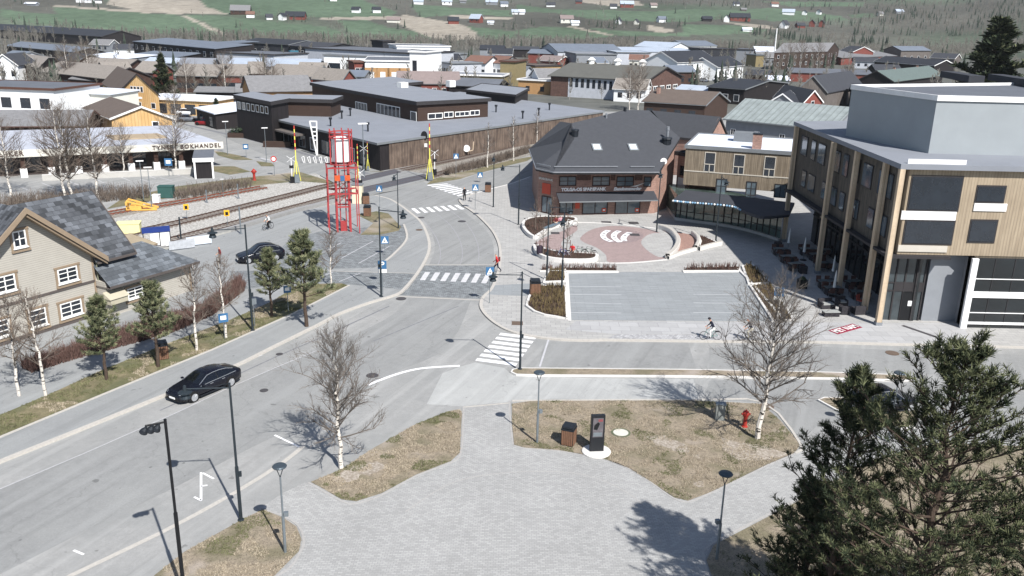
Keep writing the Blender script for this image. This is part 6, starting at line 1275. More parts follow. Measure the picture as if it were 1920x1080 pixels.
# ============================================================ LEVEL CROSSING
YEL = mat('barrier_yellow', (214, 208, 96), .5, .06); BR_ = mat('barrier_red', (176, 60, 50), .5, .06)
B0 = thing('crossing_barrier', '', 'barrier', (0, 0, 0)); mb = MB(); N_ = 14
for i in range(N_): mb.box(-.07, -.05, 1.2+i*(7.0/N_), .07, .05, 1.2+(i+1)*(7.0/N_), i % 2 if i > 5 else 0)
mb.build('boom', [YEL, BR_], B0)
for x in (-.35, .35): mb = MB(); mb.bar((x*1.6, 0, .2), (x*.3, 0, 3.1), .1, .08); mb.build('counter_arm', YEL, B0)
mb = MB(); mb.box(-.35, -.3, 0, .35, .3, 1.15); mb.build('machine_box', POLEG, B0)
GBm = 'raised yellow and red barriers of the level crossing'
for px, yt, l in [((557, 342), 236, 'raised barrier at the left road edge of the crossing'), ((806, 338), 232, 'raised barrier right of the crossing by the zebra'), ((690, 319), 266, 'raised barrier nearest the brick and board shed'), ((672, 345), 270, 'raised barrier directly behind the red tower')]: put(B0, G(*px, .1), .4, l, GBm, HT(px, yt)/8.2)
X0 = thing('crossing_signal', '', 'signal', (0, 0, 0)); mb = MB(); mb.tube((0, 0, 0), (0, 0, 3.6), .07, n=8); mb.build('post', TRIMW, X0)
mb = MB(); mb.bar((-.6, -.06, 3.0), (.6, -.06, 3.9), .16, .03); mb.bar((-.6, -.1, 3.9), (.6, -.1, 3.0), .16, .03); mb.build('cross_boards', TRIMW, X0)
mb = MB(); mb.box(-.3, -.1, 2.1, .3, .1, 2.5); mb.build('light_box', BLACK, X0); mb = MB(); mb.box(-.28, -.25, 0, .28, .25, .9); mb.build('base_box', BLACK, X0)
for px, l in [((548, 342), 'white crossed signal post at the left road edge of the crossing'), ((815, 328), 'white crossed signal post right of the crossing'), ((676, 372), 'white crossed signal post behind the red tower'), ((683, 319), 'white crossed signal post beside the board shed')]: put(X0, G(*px, .1), .3, l, 'white crossed signal posts of the level crossing')
t = thing('rail_signal', 'railway signal with black oval head and white number plate', 'signal', G(796, 306)); h_ = HT((796, 306), 246); mb = MB(); mb.tube((0, 0, 0), (0, 0, h_-.6), .09, n=8); mb.build('post', POLEG, t); mb = MB(); mb.lathe([(.55, 0), (.55, .1)], n=16); mb.xf(Matrix.Translation((0, -.1, h_-.7)) @ Matrix.Scale(1.35, 4, (0, 0, 1)) @ Matrix.Rotation(R_(90), 4, 'X')); mb.build('signal_head', BLACK, t)
mb = MB(); mb.box(-.5, -.2, h_-2.6, .5, -.14, h_-2.0); mb.build('number_plate', TRIMW, t)
t = thing('tank_sign', 'round white dial on a bent pale pipe before the plank wall', 'dial', G(875, 293)); mb = MB(); mb.lathe([(.6, 0), (.6, .15)], n=18); mb.xf(Matrix.Translation((0, -.1, 1.4)) @ Matrix.Rotation(R_(80), 4, 'X')); mb.build('dial', TRIMW, t); mb = MB(); mb.path([(.4, 0, .9), (1.1, 0, 1.1), (1.2, 0, 2.6)], .09); mb.build('pipe', B_('pipe_pale', (190, 172, 150)), t)
# yard things
YW = mat('wagon_yellow', (214, 166, 84), .7, .12, 3); t = thing('buffer_stop', 'yellow steel buffer stop frame on the rusty siding', 'buffer stop', G(262, 394), .25); t.scale = (.82, .9, .82); mb = MB()
for y in (-.75, .75): mb.bar((-1.7, y, .2), (-1.5, y, 1.7), .2, .2); mb.bar((-1.6, y, 1.6), (2.6, y, .25), .22, .2); mb.bar((-1.7, y, .25), (2.6, y, .2), .2, .2); mb.bar((-.4, y, .2), (-.4, y, 1.1), .15, .15)
mb.build('frame', YW, t); mb = MB(); mb.box(-1.75, -1.1, 1.0, -1.5, 1.1, 1.5); mb.box(-1.2, -.8, .3, .4, .8, .9); mb.build('buffer_beam', YW, t)
def boxy(name, label, cat, px, dim, m, z=.02, rz=0, lid=None, bname='body'):
    t = thing(name, label, cat, G(*px, z), rz); mb = MB(); a, b, c = dim; mb.box(-a/2, -b/2, .05, a/2, b/2, c); mb.build(bname, m, t); mb = MB(); mb.box(-a/2-.05, -b/2-.05, c, a/2+.05, b/2+.05, c+.08); mb.build('lid', lid or m, t); return t
boxy('rail_box', 'dark green equipment box behind the rusty siding', 'box', (313, 370), (1.9, 1.2, 1.5), mat('box_green', (50, 84, 80), .7, .1), rz=.1)
boxy('rail_box', 'small white cabinet left of the dark green box', 'cabinet', (294, 380), (.8, .7, 1.0), TRIMW)
boxy('rail_box', 'pale yellow box between the rails and the station', 'box', (243, 436), (2.4, 1.5, 1.1), mat('box_paleyellow', (216, 212, 160), .8, .05), rz=.25)
t = thing('platform_shelter_glass', 'blue topped platform information stand with white posters', 'stand', G(296, 467, Z), .5); t.scale = (.85, .85, .85); mb = MB(); mb.box(-1.6, -.1, 2.1, 1.6, .5, 2.7); mb.build('header', mat('header_blue', (36, 56, 120), .5), t); mb = MB(); mb.box(-.7, 0, .5, .3, .08, 2.1); mb.box(.4, 0, .3, 1.5, .08, 2.1); mb.build('poster', TRIMW, t)
for x in (-1.5, .35, 1.55): mb = MB(); mb.box(x-.05, -.06, 0, x+.05, .1, 2.1); mb.build('post', DARKM, t)
for i, (px, l, c) in enumerate([((342, 468), 'white banner board with grey pattern along the platform fence, left one', (168, 172, 178)), ((374, 460), 'plain pale banner board along the platform fence, right one', (196, 204, 214))]):
    t = thing('banner_board', l, 'banner', G(*px, Z), .6, 'banner boards along the platform fence'); mb = MB(); mb.box(-1.3, 0, .1, 1.3, .05, 1.0); mb.build('board', B_('banner_%d' % i, c, sc=3, var=.2 if i == 0 else .05), t)
    for x in (-1.2, 1.2): mb = MB(); mb.tube((x, .1, 0), (x, .1, 1.05), .03, n=5); mb.build('post', POLEG, t)
YS = mat('sign_yellow', (226, 172, 44), .6, .05)
for i, (px, l) in enumerate([((351, 412), 'yellow track sign on a thin post left of its pair'), ((427, 424), 'yellow track sign on a thin post beside the bench')]):
    t = thing('track_sign', l, 'sign', G(*px, .02), .3, 'yellow track signs'); mb = MB(); mb.tube((0, 0, 0), (0, 0, 1.9), .03, n=5); mb.build('post', POLEG, t); mb = MB(); mb.box(-.3, -.04, 1.2, .3, 0, 1.9); p_ = mb.build('plate', YS, t); mb = MB(); mb.box(-.16, -.05, 1.3, .16, -.045, 1.7); mb.build('figure', BLACK, p_)
for i, (px, yt, l, m_) in enumerate([((452, 440), 388, 'pale catenary like post on the platform', POLEG), ((340, 452), 407, 'thin dark post on the platform behind the banners', POLE), ((388, 380), 356, 'thick pale marker post beside the rusty siding', POLEG), ((447, 372), 345, 'slim grey post between siding and main track', POLEG)]):
    t = thing('platform_post', l, 'post', G(*px, .05)); mb = MB(); mb.tube((0, 0, 0), (0, 0, HT(px, yt)), .09, n=6); mb.build('pole', m_, t); mb = MB(); mb.box(-.15, -.15, 0, .15, .15, .12); mb.build('foot', STEEL, t)
t = thing('letter_frame', 'tall white ladder shaped portal at the shopping centre entrance', 'portal', G(594, 291)); hh = HT((594, 291), 227); mb = MB(); mb.bar((0, 0, 0), (-.95, 0, hh), .25, .2); mb.bar((.1, 0, 0), (.25, 0, hh), .2, .2)
for k_ in (.45, .58, .7, .83, 1.0): mb.bar((-.95*k_, 0, hh*k_-.05), (.22*k_+.05, 0, hh*k_-.05), .14, .2)
mb.build('frame', TRIMW, t)
for i, (px, yt, l) in enumerate([((600, 255), 212, 'left pale blue banner pole on the shopping centre edge'), ((612, 258), 213, 'right pale blue banner pole on the shopping centre edge'), ((547, 240), 200, 'left thin blue banner pole near the end block'), ((556, 242), 204, 'right thin blue banner pole near the end block')]):
    t = thing('banner_pole', l, 'pole', G(*px, 0), 0, 'pale blue banner poles at the shopping centre'); mb = MB(); mb.tube((0, -.6, 0), (0, -.6, HT(px, yt)+.6), .1, n=6); mb.build('pole', mat('pole_teal', (128, 168, 176), .5), t); mb = MB(); mb.box(-.25, -.62, 5, -.1, -.58, HT(px, yt)); mb.build('banner', mat('banner_teal', (112, 160, 172), .7), t)
t = thing('bike_rack', 'row of white bicycle racks before the shopping centre', 'bike rack', G(592, 306)); mb = MB()
for i in range(5): mb.path([(i*.95-2, 0, 0), (i*.95-2.3, 0, .9), (i*.95-1.9, 0, 1.1), (i*.95-1.8, 0, 0)], .06, 5)
mb.build('hoops', TRIMW, t)
t = thing('evergreen_planter', 'dark planters with evergreen bushes at the dark end block', 'planter', G(455, 258)); mb = MB(); mb.box(-2.8, -.6, 0, 5.5, 1.0, .9); mb.build('box', CO['darkbrown'], t); mb = MB(); rg = random.Random(3)
for i in range(420):
    c = Vector((rg.uniform(-2.6, 5.3), rg.uniform(-.5, .9), .9+rg.random()*.9)); s_ = Vector((rg.uniform(-1, 1), rg.uniform(-1, 1), rg.uniform(-1, 1)))*.3; mb.add([c, c+s_, c+Vector((s_.y, -s_.x, .25))], [(0, 1, 2)])
mb.build('bushes', mat('bush_green', (48, 62, 44), .9, .3, 3), t)
t = thing('wooden_trough', 'dark brown wooden trough beside the north road kerb', 'planter', G(520, 276)); mb = MB(); mb.box(-2.5, -.4, 0, 2.5, .5, 1.0); mb.build('box', CO['darkbrown'], t); mb = MB(); mb.box(-2.4, -.3, 1.0, 2.4, .4, 1.06); mb.build('soil', SOIL, t)
# ============================================================ CARS
def car(name, label, paint, loc, rz, L=4.95, W=1.92, H_=1.44, suv=False, group=None, fine=True):
    """nose towards +x"""
    t = thing(name, label, 'car', loc, rz, group); a = L/2; r = .34
    #  x, half width, z sill, z belt, z roof, half width roof, glass?
    st = [(a, .45, .42, .50, .50, .42), (a-.06, .72, .24, .62, .64, .66), (a-.35, .89, .2, .70, .74, .78), (a-.9, .94, .2, .78, .84, .82), (a-1.35, .95, .2, .86, .93, .80), (a-1.5, .95, .2, .88, .97, .78),
          (a-2.25, .955, .2, .92, H_-.06, .60), (a-2.7, .955, .2, .93, H_, .60), (a-3.3, .955, .2, .94, H_-.01, .59), (a-3.85, .955, .2, .96, H_-.12, .56), (a-4.35, .94, .22, .97, 1.14, .58), (a-4.62, .92, .26, .98, 1.05, .66), (a-4.86, .84, .34, .93, .98, .70), (a-4.95, .70, .45, .80, .84, .60)]
    sx = L/4.95
    if suv: st = [(x, w, s0, b*1.08, (z if z < 1 else z)+(.18 if z > 1 else .05), rw+.03) for x, w, s0, b, z, rw in st]
    mb = MB(); rings = []
    for x, w, s0, b, z, rw in st:
        w *= W/1.92; rw *= W/1.92; xx = a+(x-a)*sx; md = (s0+b)/2
        rings.append([(xx, -w*.96, s0), (xx, -w, md), (xx, -w*.985, b-.03), (xx, -w*.95, b), (xx, -rw-(w*.95-rw)*.12, b+(z-b)*.86), (xx, -rw*.9, z-.01), (xx, -rw*.45, z+.012), (xx, 0, z+.016), (xx, rw*.45, z+.012), (xx, rw*.9, z-.01), (xx, rw+(w*.95-rw)*.12, b+(z-b)*.86), (xx, w*.95, b), (xx, w*.985, b-.03), (xx, w, md), (xx, w*.96, s0)])
    n = 15; V = [p for rg_ in rings for p in rg_]
    for i in range(len(st)-1):
        for j in range(n-1):
            gl = 0
            if 5 <= i <= 9 and j in (3, 10): gl = 1
            if i in (5,) and 4 <= j <= 9: gl = 1
            if i in (9,) and 4 <= j <= 9: gl = 1
            if suv and i in (9, 10) and 4 <= j <= 9: gl = 1
            mb.f.append([i*n+j, (i+1)*n+j, (i+1)*n+j+1, i*n+j+1]); mb.m.append(gl)
    mb.f.append(list(range(n))); mb.m.append(0); mb.f.append([(len(st)-1)*n+j for j in range(n-1, -1, -1)]); mb.m.append(0)
    for i in range(len(st)-1): mb.f.append([i*n, i*n+n-1, (i+1)*n+n-1, (i+1)*n]); mb.m.append(0)
    mb.v = [tuple(v) for v in V]; CG = mat('car_glass', (14, 17, 22), .04, .05, spec=.9)
    body = mb.build('body', [paint, CG], t, True)
    wx = (a-.92*sx, a-3.88*sx)
    for x in wx:
        for s_ in (-1, 1):
            y = s_*(W/2-.1); mb = MB(); mb.lathe([(.40, -.13), (.42, .0), (.40, .035)], n=20); mb.xf(Matrix.Translation((x, s_*(W/2-.04), .36)) @ Matrix.Rotation(R_(-90*s_), 4, 'X')); mb.build('wheel_arch', BLACK, t)
            mb = MB(); mb.lathe([(r*.92, -.11), (r, -.08), (r, .08), (r*.92, .11)], n=22); mb.xf(Matrix.Translation((x, y+s_*.03, r)) @ Matrix.Rotation(R_(-90*s_), 4, 'X')); wh = mb.build('wheel', RUBBER, t)
            if fine:
                mb = MB(); mb.lathe([(.06, .10), (.06, .125)], n=10); mb.lathe([(.24, .10), (.245, .118), (.2, .118)], n=20)
                for k_ in range(5): q_ = k_*2*pi/5; mb.bar((.04*cos(q_), .04*sin(q_), .118), (.235*cos(q_), .235*sin(q_), .118), .075, .02)
                mb.xf(Matrix.Translation((x, y+s_*.03, r)) @ Matrix.Rotation(R_(-90*s_), 4, 'X')); mb.build('rim', mat('alloy', (188, 190, 194), .35, .05, metal=.6), wh)
    if not fine: return t
    CHR = mat('chrome', (196, 200, 206), .2, .02, metal=.8); HL = mat('headlight', (206, 214, 222), .15, .1, 8); 
    for s_ in (-1, 1):
        mb = MB(); mb.add([(a-.14, s_*.60, .60), (a-.10, s_*.56, .66), (a-.42, s_*.86, .735), (a-.44, s_*.9, .66)], [(0, 1, 2, 3)]); mb.add([(a-.09, s_*.63, .60), (a-.07, s_*.5, .64), (a-.40, s_*.84, .76), (a-.42, s_*.935, .68)], [(0, 1, 2, 3)]); mb.build('headlight', HL, t)
        mb = MB(); mb.add([(-a+.12, s_*.86, .80), (-a+.02, s_*.62, .80), (-a+.04, s_*.62, .9), (-a+.2, s_*.88, .92)], [(0, 1, 2, 3)]); mb.build('tail_light', mat('tail_red', (120, 24, 26), .3), t)
        mb = MB(); mb.lathe([(.02, -.06), (.1, -.03), (.11, .04), (.03, .08)], (a-1.62*sx, s_*(W/2+.07), .96), 8); mb.build('mirror', paint, t)
        mb = MB(); ww = W/1.92*.955
        top_ = [(a+(x-a)*sx, s_*(rw*W/1.92+(w*W/1.92*.95-rw*W/1.92)*.10+.012), b+(z-b)*.88) for x, w, s0, b, z, rw in st[5:11]]; bel = [(a+(x-a)*sx, s_*(w*W/1.92*.955+.012), b+.005) for x, w, s0, b, z, rw in st[5:11]]
        for l_ in (top_, bel):
            for p, q in zip(l_, l_[1:]): mb.bar(p, q, .03, .03)
        mb.build('window_trim', CHR, t)
        for x in (a-2.35*sx, a-3.3*sx): mb = MB(); mb.box(x-.12, s_*W/2*.985-.015, .8, x+.12, s_*W/2*.985+.015, .835); mb.build('door_handle', CHR, t)
        mb = MB(); x = a-2.95*sx; mb.bar((x, s_*(W/2*.95), .94), (x+.04, s_*(.66*W/1.92), H_-.12+(.18 if suv else 0)), .05, .02); mb.build('door_pillar', BLACK, t)
        mb = MB(); mb.box(a-3.4*sx, s_*W/2*.97-.02, .2, a-1.4*sx, s_*W/2*.97+.025, .27); mb.build('sill', DARKM, t)
    mb = MB(); mb.box(a-.01, -.26, .36, a+.03, .26, .47); mb.build('number_plate', TRIMW, t); mb = MB(); mb.box(a-.12, -.62, .24, a-.005, .62, .33); mb.build('air_intake', BLACK, t)
    mb = MB(); mb.box(-a-.03, -.26, .55, -a+.02, .26, .66); mb.build('number_plate', TRIMW, t); return t
NAVY = mat('car_paint_black', (18, 20, 30), .22, .04, 1, spec=.6, metal=.2)
fw_, rw_ = G(363, 754), G(436, 723); dd = (fw_-rw_).normalized(); nn_ = Vector((-dd.y, dd.x, 0)); nn_ = nn_ if nn_.y > 0 else -nn_
c_ = (fw_+rw_)/2+nn_*.86; car('sedan_car', 'black fastback car driving down the main road', NAVY, (c_.x, c_.y, .012), math.atan2(dd.y, dd.x))
c_ = G(484, 492, Z)+Vector((0, .9, 0)); car('parked_car', 'black car parked on the station forecourt behind the verge pines', NAVY, c_, 3.7, 4.6, 1.9, 1.5, True)
c_ = G(1652, 768); car('parked_car', 'black car parked behind the largest pine', NAVY, (c_.x, c_.y, .012), .35, 4.7, 1.9, 1.5, True)
F0 = car('parked_car', '', mat('car_paint_red', (128, 34, 40), .3, .05), (0, 0, 0), 0, 4.4, 1.8, 1.5, True, fine=False); F1 = car('parked_car', '', mat('car_paint_white', (206, 208, 212), .3, .05), (0, 0, 0), 0, 4.4, 1.8, 1.5, True, fine=False); F2 = car('parked_car', '', mat('car_paint_grey', (96, 102, 112), .3, .05), (0, 0, 0), 0, 4.4, 1.8, 1.5, True, fine=False)
GC = 'cars parked about the town'
put(F0, G(385, 235), 2.9, 'dark red car parked before the canopy shop', GC)
for f_, px, rz, l in [(F2, (352, 228), .3, 'grey car parked left of the red car'), (F1, (350, 216), .2, 'white car parked before the canopy shop'), (F1, (905, 137), 0, 'white car parked left of the brown roofed pair'), (F1, (1345, 152), .3, 'white car left of two before the white wing'), (F1, (1362, 151), .2, 'white car right of two before the white wing'), (F2, (1320, 154), .3, 'grey car at the porch of the white meeting house'),
    (F1, (1232, 216), 1., 'white car on the street behind the bank roof'), (F0, (925, 138), .2, 'red car right of the white car at the brown roofed pair'), (F1, (60, 100), .2, 'white car in the upper left yard, left of two'), (F1, (82, 103), .2, 'white car in the upper left yard, right of two'), (F2, (110, 106), .2, 'grey car in the upper left yard')]: put(f_, G(*px), rz, l, GC)
# containers and stock in the yards
GCn = 'coloured containers stacked in the builders yard'; cols_ = [(196, 200, 206, 'white'), (90, 150, 190, 'light blue'), (206, 176, 90, 'yellow'), (120, 170, 190, 'pale blue'), (190, 110, 84, 'orange'), (60, 110, 130, 'teal')]
for i in range(14):
    px = (520+i*6.2, 106+(i % 4)*3.4-(i//7)*1); c3 = cols_[i % 6]; t = thing('container', '%s container in the builders yard, number %d from the left' % (c3[3], i+1), 'container', G(*px), .3*(i % 3), GCn); mb = MB(); mb.box(-2.4, -1.2, 0, 2.4, 1.2, 2.4+(i % 3)*.8); mb.build('shell', B_('cont_'+c3[3].replace(' ', '_'), c3[:3]), t)
    t['label'] = ['%s container at the %s of the builders yard' % (c3[3], ['left front', 'left rear', 'left middle', 'centre rear', 'centre front', 'centre', 'centre left edge', 'centre right', 'right of the centre', 'right rear', 'right front', 'right middle', 'far right rear', 'far right front'][i])][0]
for q in ((435, 100, 22, 'left'), (460, 101, 30, 'middle'), (515, 99, 30, 'right')):
    a_, b_2 = G(q[0], q[1]), G(q[0]+q[2], q[1]+1); t = thing('white_trailer', 'long white trailer body far behind the grey warehouse, %s of three' % q[3], 'trailer', a_, 0, 'white trailers behind the grey warehouse'); L_ = (b_2-a_).length; mb = MB(); mb.box(0, 0, .9, L_, 2.6, 3.8); mb.build('body', TRIMW, t)
    for x in (.15, .8): mb = MB(); mb.tube((L_*x, -.05, .45), (L_*x, .3, .45), .45, n=12); mb.build('wheel', RUBBER, t)
# ============================================================ VEGETATION
def bare_tree(name, seed, h, spread, nb=34, depth=3, tr=.12, bushy=1.0, twig=TWIG, bark=BIRCH, clear=.18, rmin=.010):
    """leader stem with rising limbs, each forking into fine twigs"""
    rg = random.Random(seed); tb = MB(); cb = MB()
    root = thing(name, '', 'tree', (0, 0, 0))
    pts = []; p = Vector((0, 0, -.05)); n = 12; lean = Vector((rg.uniform(-.03, .03), rg.uniform(-.03, .03), 0))
    for i in range(n+1):
        t = i/n; pts.append((Vector((0, 0, h*t))+lean*h*t+Vector((rg.uniform(-1, 1), rg.uniform(-1, 1), 0))*.012*h*(t > 0), tr*(1-t)**.8+.012))
    for (a, ra), (b, rb) in zip(pts, pts[1:]): (tb).tube(a, b, ra, rb, 7, False)
    def grow(mb, p, d, L, r, lev):
        k = 3 if lev < 2 else 2; q = p
        for i in range(k):
            dd = (d+Vector((rg.uniform(-1, 1), rg.uniform(-1, 1), rg.uniform(-.5, .9)))*.20).normalized(); e = q+dd*(L/k)
            mb.tube(q, e, r*(1-i/k*.6), r*(1-(i+1)/k*.6), 4 if lev < 2 else 3, False)
            if lev < depth:
                for _ in range(2 if lev == 0 else (2 if rg.random() < .75*bushy else 1)):
                    ax = Vector((rg.uniform(-1, 1), rg.uniform(-1, 1), rg.uniform(-1, 1))).normalized()
                    nd = (dd+ax*.75+Vector((0, 0, .12))).normalized(); s_ = q.lerp(e, rg.random())
                    grow(mb, s_, nd, L*rg.uniform(.38, .6), max(rmin*.6, r*.5), lev+1)
            q = e; d = dd
    for i in range(nb):
        t = clear+(1-clear)*(i/nb)**.9*.97; z = h*t; j = min(int(t*n), n-1); c = pts[j][0].lerp(pts[j+1][0], t*n-j)
        az = i*2.4+rg.uniform(-.5, .5); prof = math.sin(min(1, (1-t)*1.25+.12)*math.pi*.62)
        L = spread*prof*rg.uniform(.7, 1.1); el = R_(rg.uniform(18, 42)+30*t*t)
        d = Vector((math.cos(az)*math.cos(el), math.sin(az)*math.cos(el), math.sin(el))); grow(cb, c, d, L, max(.014, tr*.42*(1-t)+.012), 0)
    tb.build('trunk', bark, root); cb.build('crown', twig, root); return root
def pine(name, seed, h, spread, ntuft, tr=.16, blade=(.26, .035), nb=40, clear=.15, blades=15, prof=None, mixm=.35, mats=None):
    rg = random.Random(seed); tb = MB(); cb = MB(); root = thing(name, '', 'tree', (0, 0, 0)); tf = []
    pts = [(Vector((rg.uniform(-1, 1)*.01*h*(i > 0), rg.uniform(-1, 1)*.01*h*(i > 0), h*i/10)), tr*(1-i/10)+.02) for i in range(11)]
    for (a, ra), (b, rb) in zip(pts, pts[1:]): tb.tube(a, b, ra, rb, 8, False)
    prof = prof or (lambda t: (1-t)**.75*min(1, .45+t*2.2)+.05)
    for i in range(nb):
        t = clear+(1-clear)*i/nb; c = Vector((0, 0, h*t)); az = i*2.4+rg.uniform(-.6, .6); L = spread*prof(t)*rg.uniform(.62, 1.12)
        el = R_(rg.uniform(-4, 18)+32*t); d = Vector((math.cos(az)*math.cos(el), math.sin(az)*math.cos(el), math.sin(el))); q = c; k = 5
        for s_ in range(k):
            d = (d+Vector((rg.uniform(-.14, .14), rg.uniform(-.14, .14), .07))).normalized(); e = q+d*L/k; tb.tube(q, e, max(.015, tr*.35*(1-t)*(1-s_/k)+.012), max(.012, tr*.35*(1-t)*(1-(s_+1)/k)+.01), 5, False)
            if s_ >= 1:
                for side in (-1, 1):
                    if rg.random() < .9:
                        sd_ = (d+Vector((-d.y, d.x, 0))*side*rg.uniform(.6, 1.2)+Vector((0, 0, rg.uniform(-.05, .35)))).normalized(); sl_ = L*.42*(1-(s_/k)*.45)*rg.uniform(.5, 1.1); p1 = q.lerp(e, rg.random()); p2 = p1+sd_*sl_
                        tb.tube(p1, p2, .02, .01, 4, False); m_ = max(2, int(sl_/.26))
                        for w_ in range(m_): tf.append((p1.lerp(p2, (w_+rg.random())/m_)+Vector((rg.uniform(-.1, .1), rg.uniform(-.1, .1), rg.uniform(0, .14))), (sd_+Vector((rg.uniform(-.7, .7), rg.uniform(-.7, .7), .6))).normalized()))
                        tf.append((p2, (sd_+Vector((0, 0, .5))).normalized()))
            q = e
        tf.append((q, (d+Vector((0, 0, .7))).normalized()))
    for _ in range(6): tf.append((Vector((rg.uniform(-.12, .12), rg.uniform(-.12, .12), h-rg.random()*.5)), Vector((0, 0, 1))))
    rg.shuffle(tf); tf = tf[:ntuft]
    for p, d in tf:
        u = d.orthogonal().normalized(); v = d.cross(u); mi = 1 if rg.random() < mixm else 0; sc_ = rg.uniform(.75, 1.3)
        for b in range(blades):
            a = b*2.4; tilt = .25+1.0*(b/blades); dd = (d*math.cos(tilt)+(u*math.cos(a)+v*math.sin(a))*math.sin(tilt)); base = p+d*(rg.random()*.22*sc_-.12)
            tip = base+dd*blade[0]*sc_*rg.uniform(.8, 1.15); wv_ = dd.cross(Vector((rg.uniform(-1, 1), rg.uniform(-1, 1), rg.uniform(-1, 1)))).normalized()*blade[1]*sc_
            o = len(cb.v); cb.v += [tuple(base-wv_), tuple(base+wv_), tuple(tip+wv_*.35), tuple(tip-wv_*.35)]; cb.f.append([o, o+1, o+2, o+3]); cb.m.append(mi)
    tb.build('trunk', PBARK, root); cb.build('crown', mats or [NEED, NEED2], root); return root
# --- large pines at the lower right
WP = lambda t: (1-t)**.62*min(1, .55+t*1.6)+.05
big = pine('pine_tree', 11, 13.9, 6.1, 12500, .22, (.2, .015), 128, .08, 15, prof=WP, mixm=.52)
put(big, (14.5, 25.8, 0), 1.1, 'largest dark pine filling the lower right corner of the photo')
p2_ = pine('pine_tree', 12, 11.6, 4.4, 7500, .2, (.2, .016), 90, .08, 14, prof=WP, mixm=.42)
put(p2_, (20.6, 27.6, 0), .4, 'pine at the right edge of the photo, behind the largest pine')
p4_ = pine('pine_tree', 14, 11.7, 3.3, 5500, .15, (.2, .016), 80, .1, 14, prof=WP, mixm=.42)
put(p4_, (12.9, 29.3, 0), 2.2, 'pine directly left of the largest one, its top before the parked black car')
p3_ = pine('pine_tree', 13, 5.8, 2.7, 4200, .12, (.17, .017), 70, .03, 14, prof=lambda t: (1-t)**.7+.1, mixm=.6)
put(p3_, (12.6, 31.2, 0), 0, 'small bushy pine with light new growth at the foot of the largest pine')
# --- birches in the lawns
b1 = bare_tree('birch_tree', 21, HT((640, 878), 630), 2.4, 40, 3, .12, 1.15, clear=.24)
put(b1, G(640, 878, .03), 0, 'bare white stemmed birch on the left lawn with its shadow on the road')
b2 = bare_tree('birch_tree', 22, HT((1420, 822), 545), 3.3, 42, 3, .16, 1.15, clear=.22)
put(b2, G(1420, 822, .03), 0, 'tall bare birch beside the red hydrant on the right lawn')
bs = bare_tree('birch_tree', 23, 6.4, 1.7, 22, 3, .09, .9, twig=TWIGD, clear=.3)
GB = 'young bare birches between the footway and the station'
for i, (x, y, s, l) in enumerate([(369, 657, 1.02, 'young birch nearest the black litter bin on the station verge'), (424, 634, .98, 'young birch with a blue sign beside it on the station verge'), (86, 742, 1.1, 'second birch from the left edge on the station verge'), (36, 742, 1.05, 'leftmost birch on the station verge'),
    (621, 538, .8, 'birch behind the taller of the two verge pines')]): put(bs, G(x, y, KZ), i*1.7, l, GB, s)
br = bare_tree('birch_tree', 24, 7.2, 1.5, 24, 2, .10, .9, clear=.3)
GR_ = 'birches along the railway by the plank wall'
for i, (x, y, s, l) in enumerate([(914, 314, 1., 'birch with a white painted foot left of its pair by the railway'), (963, 302, 1.05, 'birch with a white painted foot right of its pair by the railway'), (1006, 270, .9, 'thin birch where the railway passes behind the bank')]): put(br, G(x, y), i*2.1, l, GR_, s)
bb = bare_tree('birch_tree', 25, 10, 3.6, 44, 2, .15, 1.1, twig=TWIGD, clear=.22)
GS = 'bare birches in front of the bookshop'
for i, (x, y, s, l) in enumerate([(122, 378, .95, 'large leaning birch before the bookshop, left of three'), (136, 376, 1.0, 'large birch before the middle of the bookshop car park'), (185, 374, .95, 'birch before the bookshop nearest the yellow rail wagon'),
    (233, 328, .62, 'slim bare tree against the bookshop windows'), (330, 322, .78, 'bushy bare tree beside the bookshop porch'), (20, 366, .8, 'bare tree at the left edge before the bookshop')]): put(bb, G(x, y), i*1.3, l, GS, s*1.2)
GM = 'bare trees among the houses in the middle of the town'
for i, (x, y, s, l) in enumerate([(352, 190, 1.1, 'tall bare tree right of the round dark pine'), (425, 185, 1.2, 'bare tree before the block with red balconies'), (500, 178, 1.1, 'bare tree in front of the long grey roofed yellow house'), (512, 181, 1., 'second bare tree in front of the long grey roofed yellow house'),
    (1180, 208, 1.15, 'left bare tree before the gable of the brown hall'), (1196, 206, 1.25, 'right bare tree before the gable of the brown hall'), (1475, 138, 1.4, 'left bare tree before the grey roofed school'), (1500, 136, 1.5, 'middle bare tree before the grey roofed school'), (1530, 138, 1.4, 'right bare tree before the grey roofed school'), (1584, 175, 1., 'pale bare tree beside the dark gabled house'),
    (130, 165, 1.3, 'bare tree before the leftmost terraced block'), (170, 160, 1.3, 'bare tree over the roof of the leftmost terraced block'), (330, 232, .8, 'bare tree right of the low yellow house'), (1290, 212, .6, 'small bare shrub tree behind the bank roof')]): put(bb, G(x, y), i*1.9, l, GM, s)
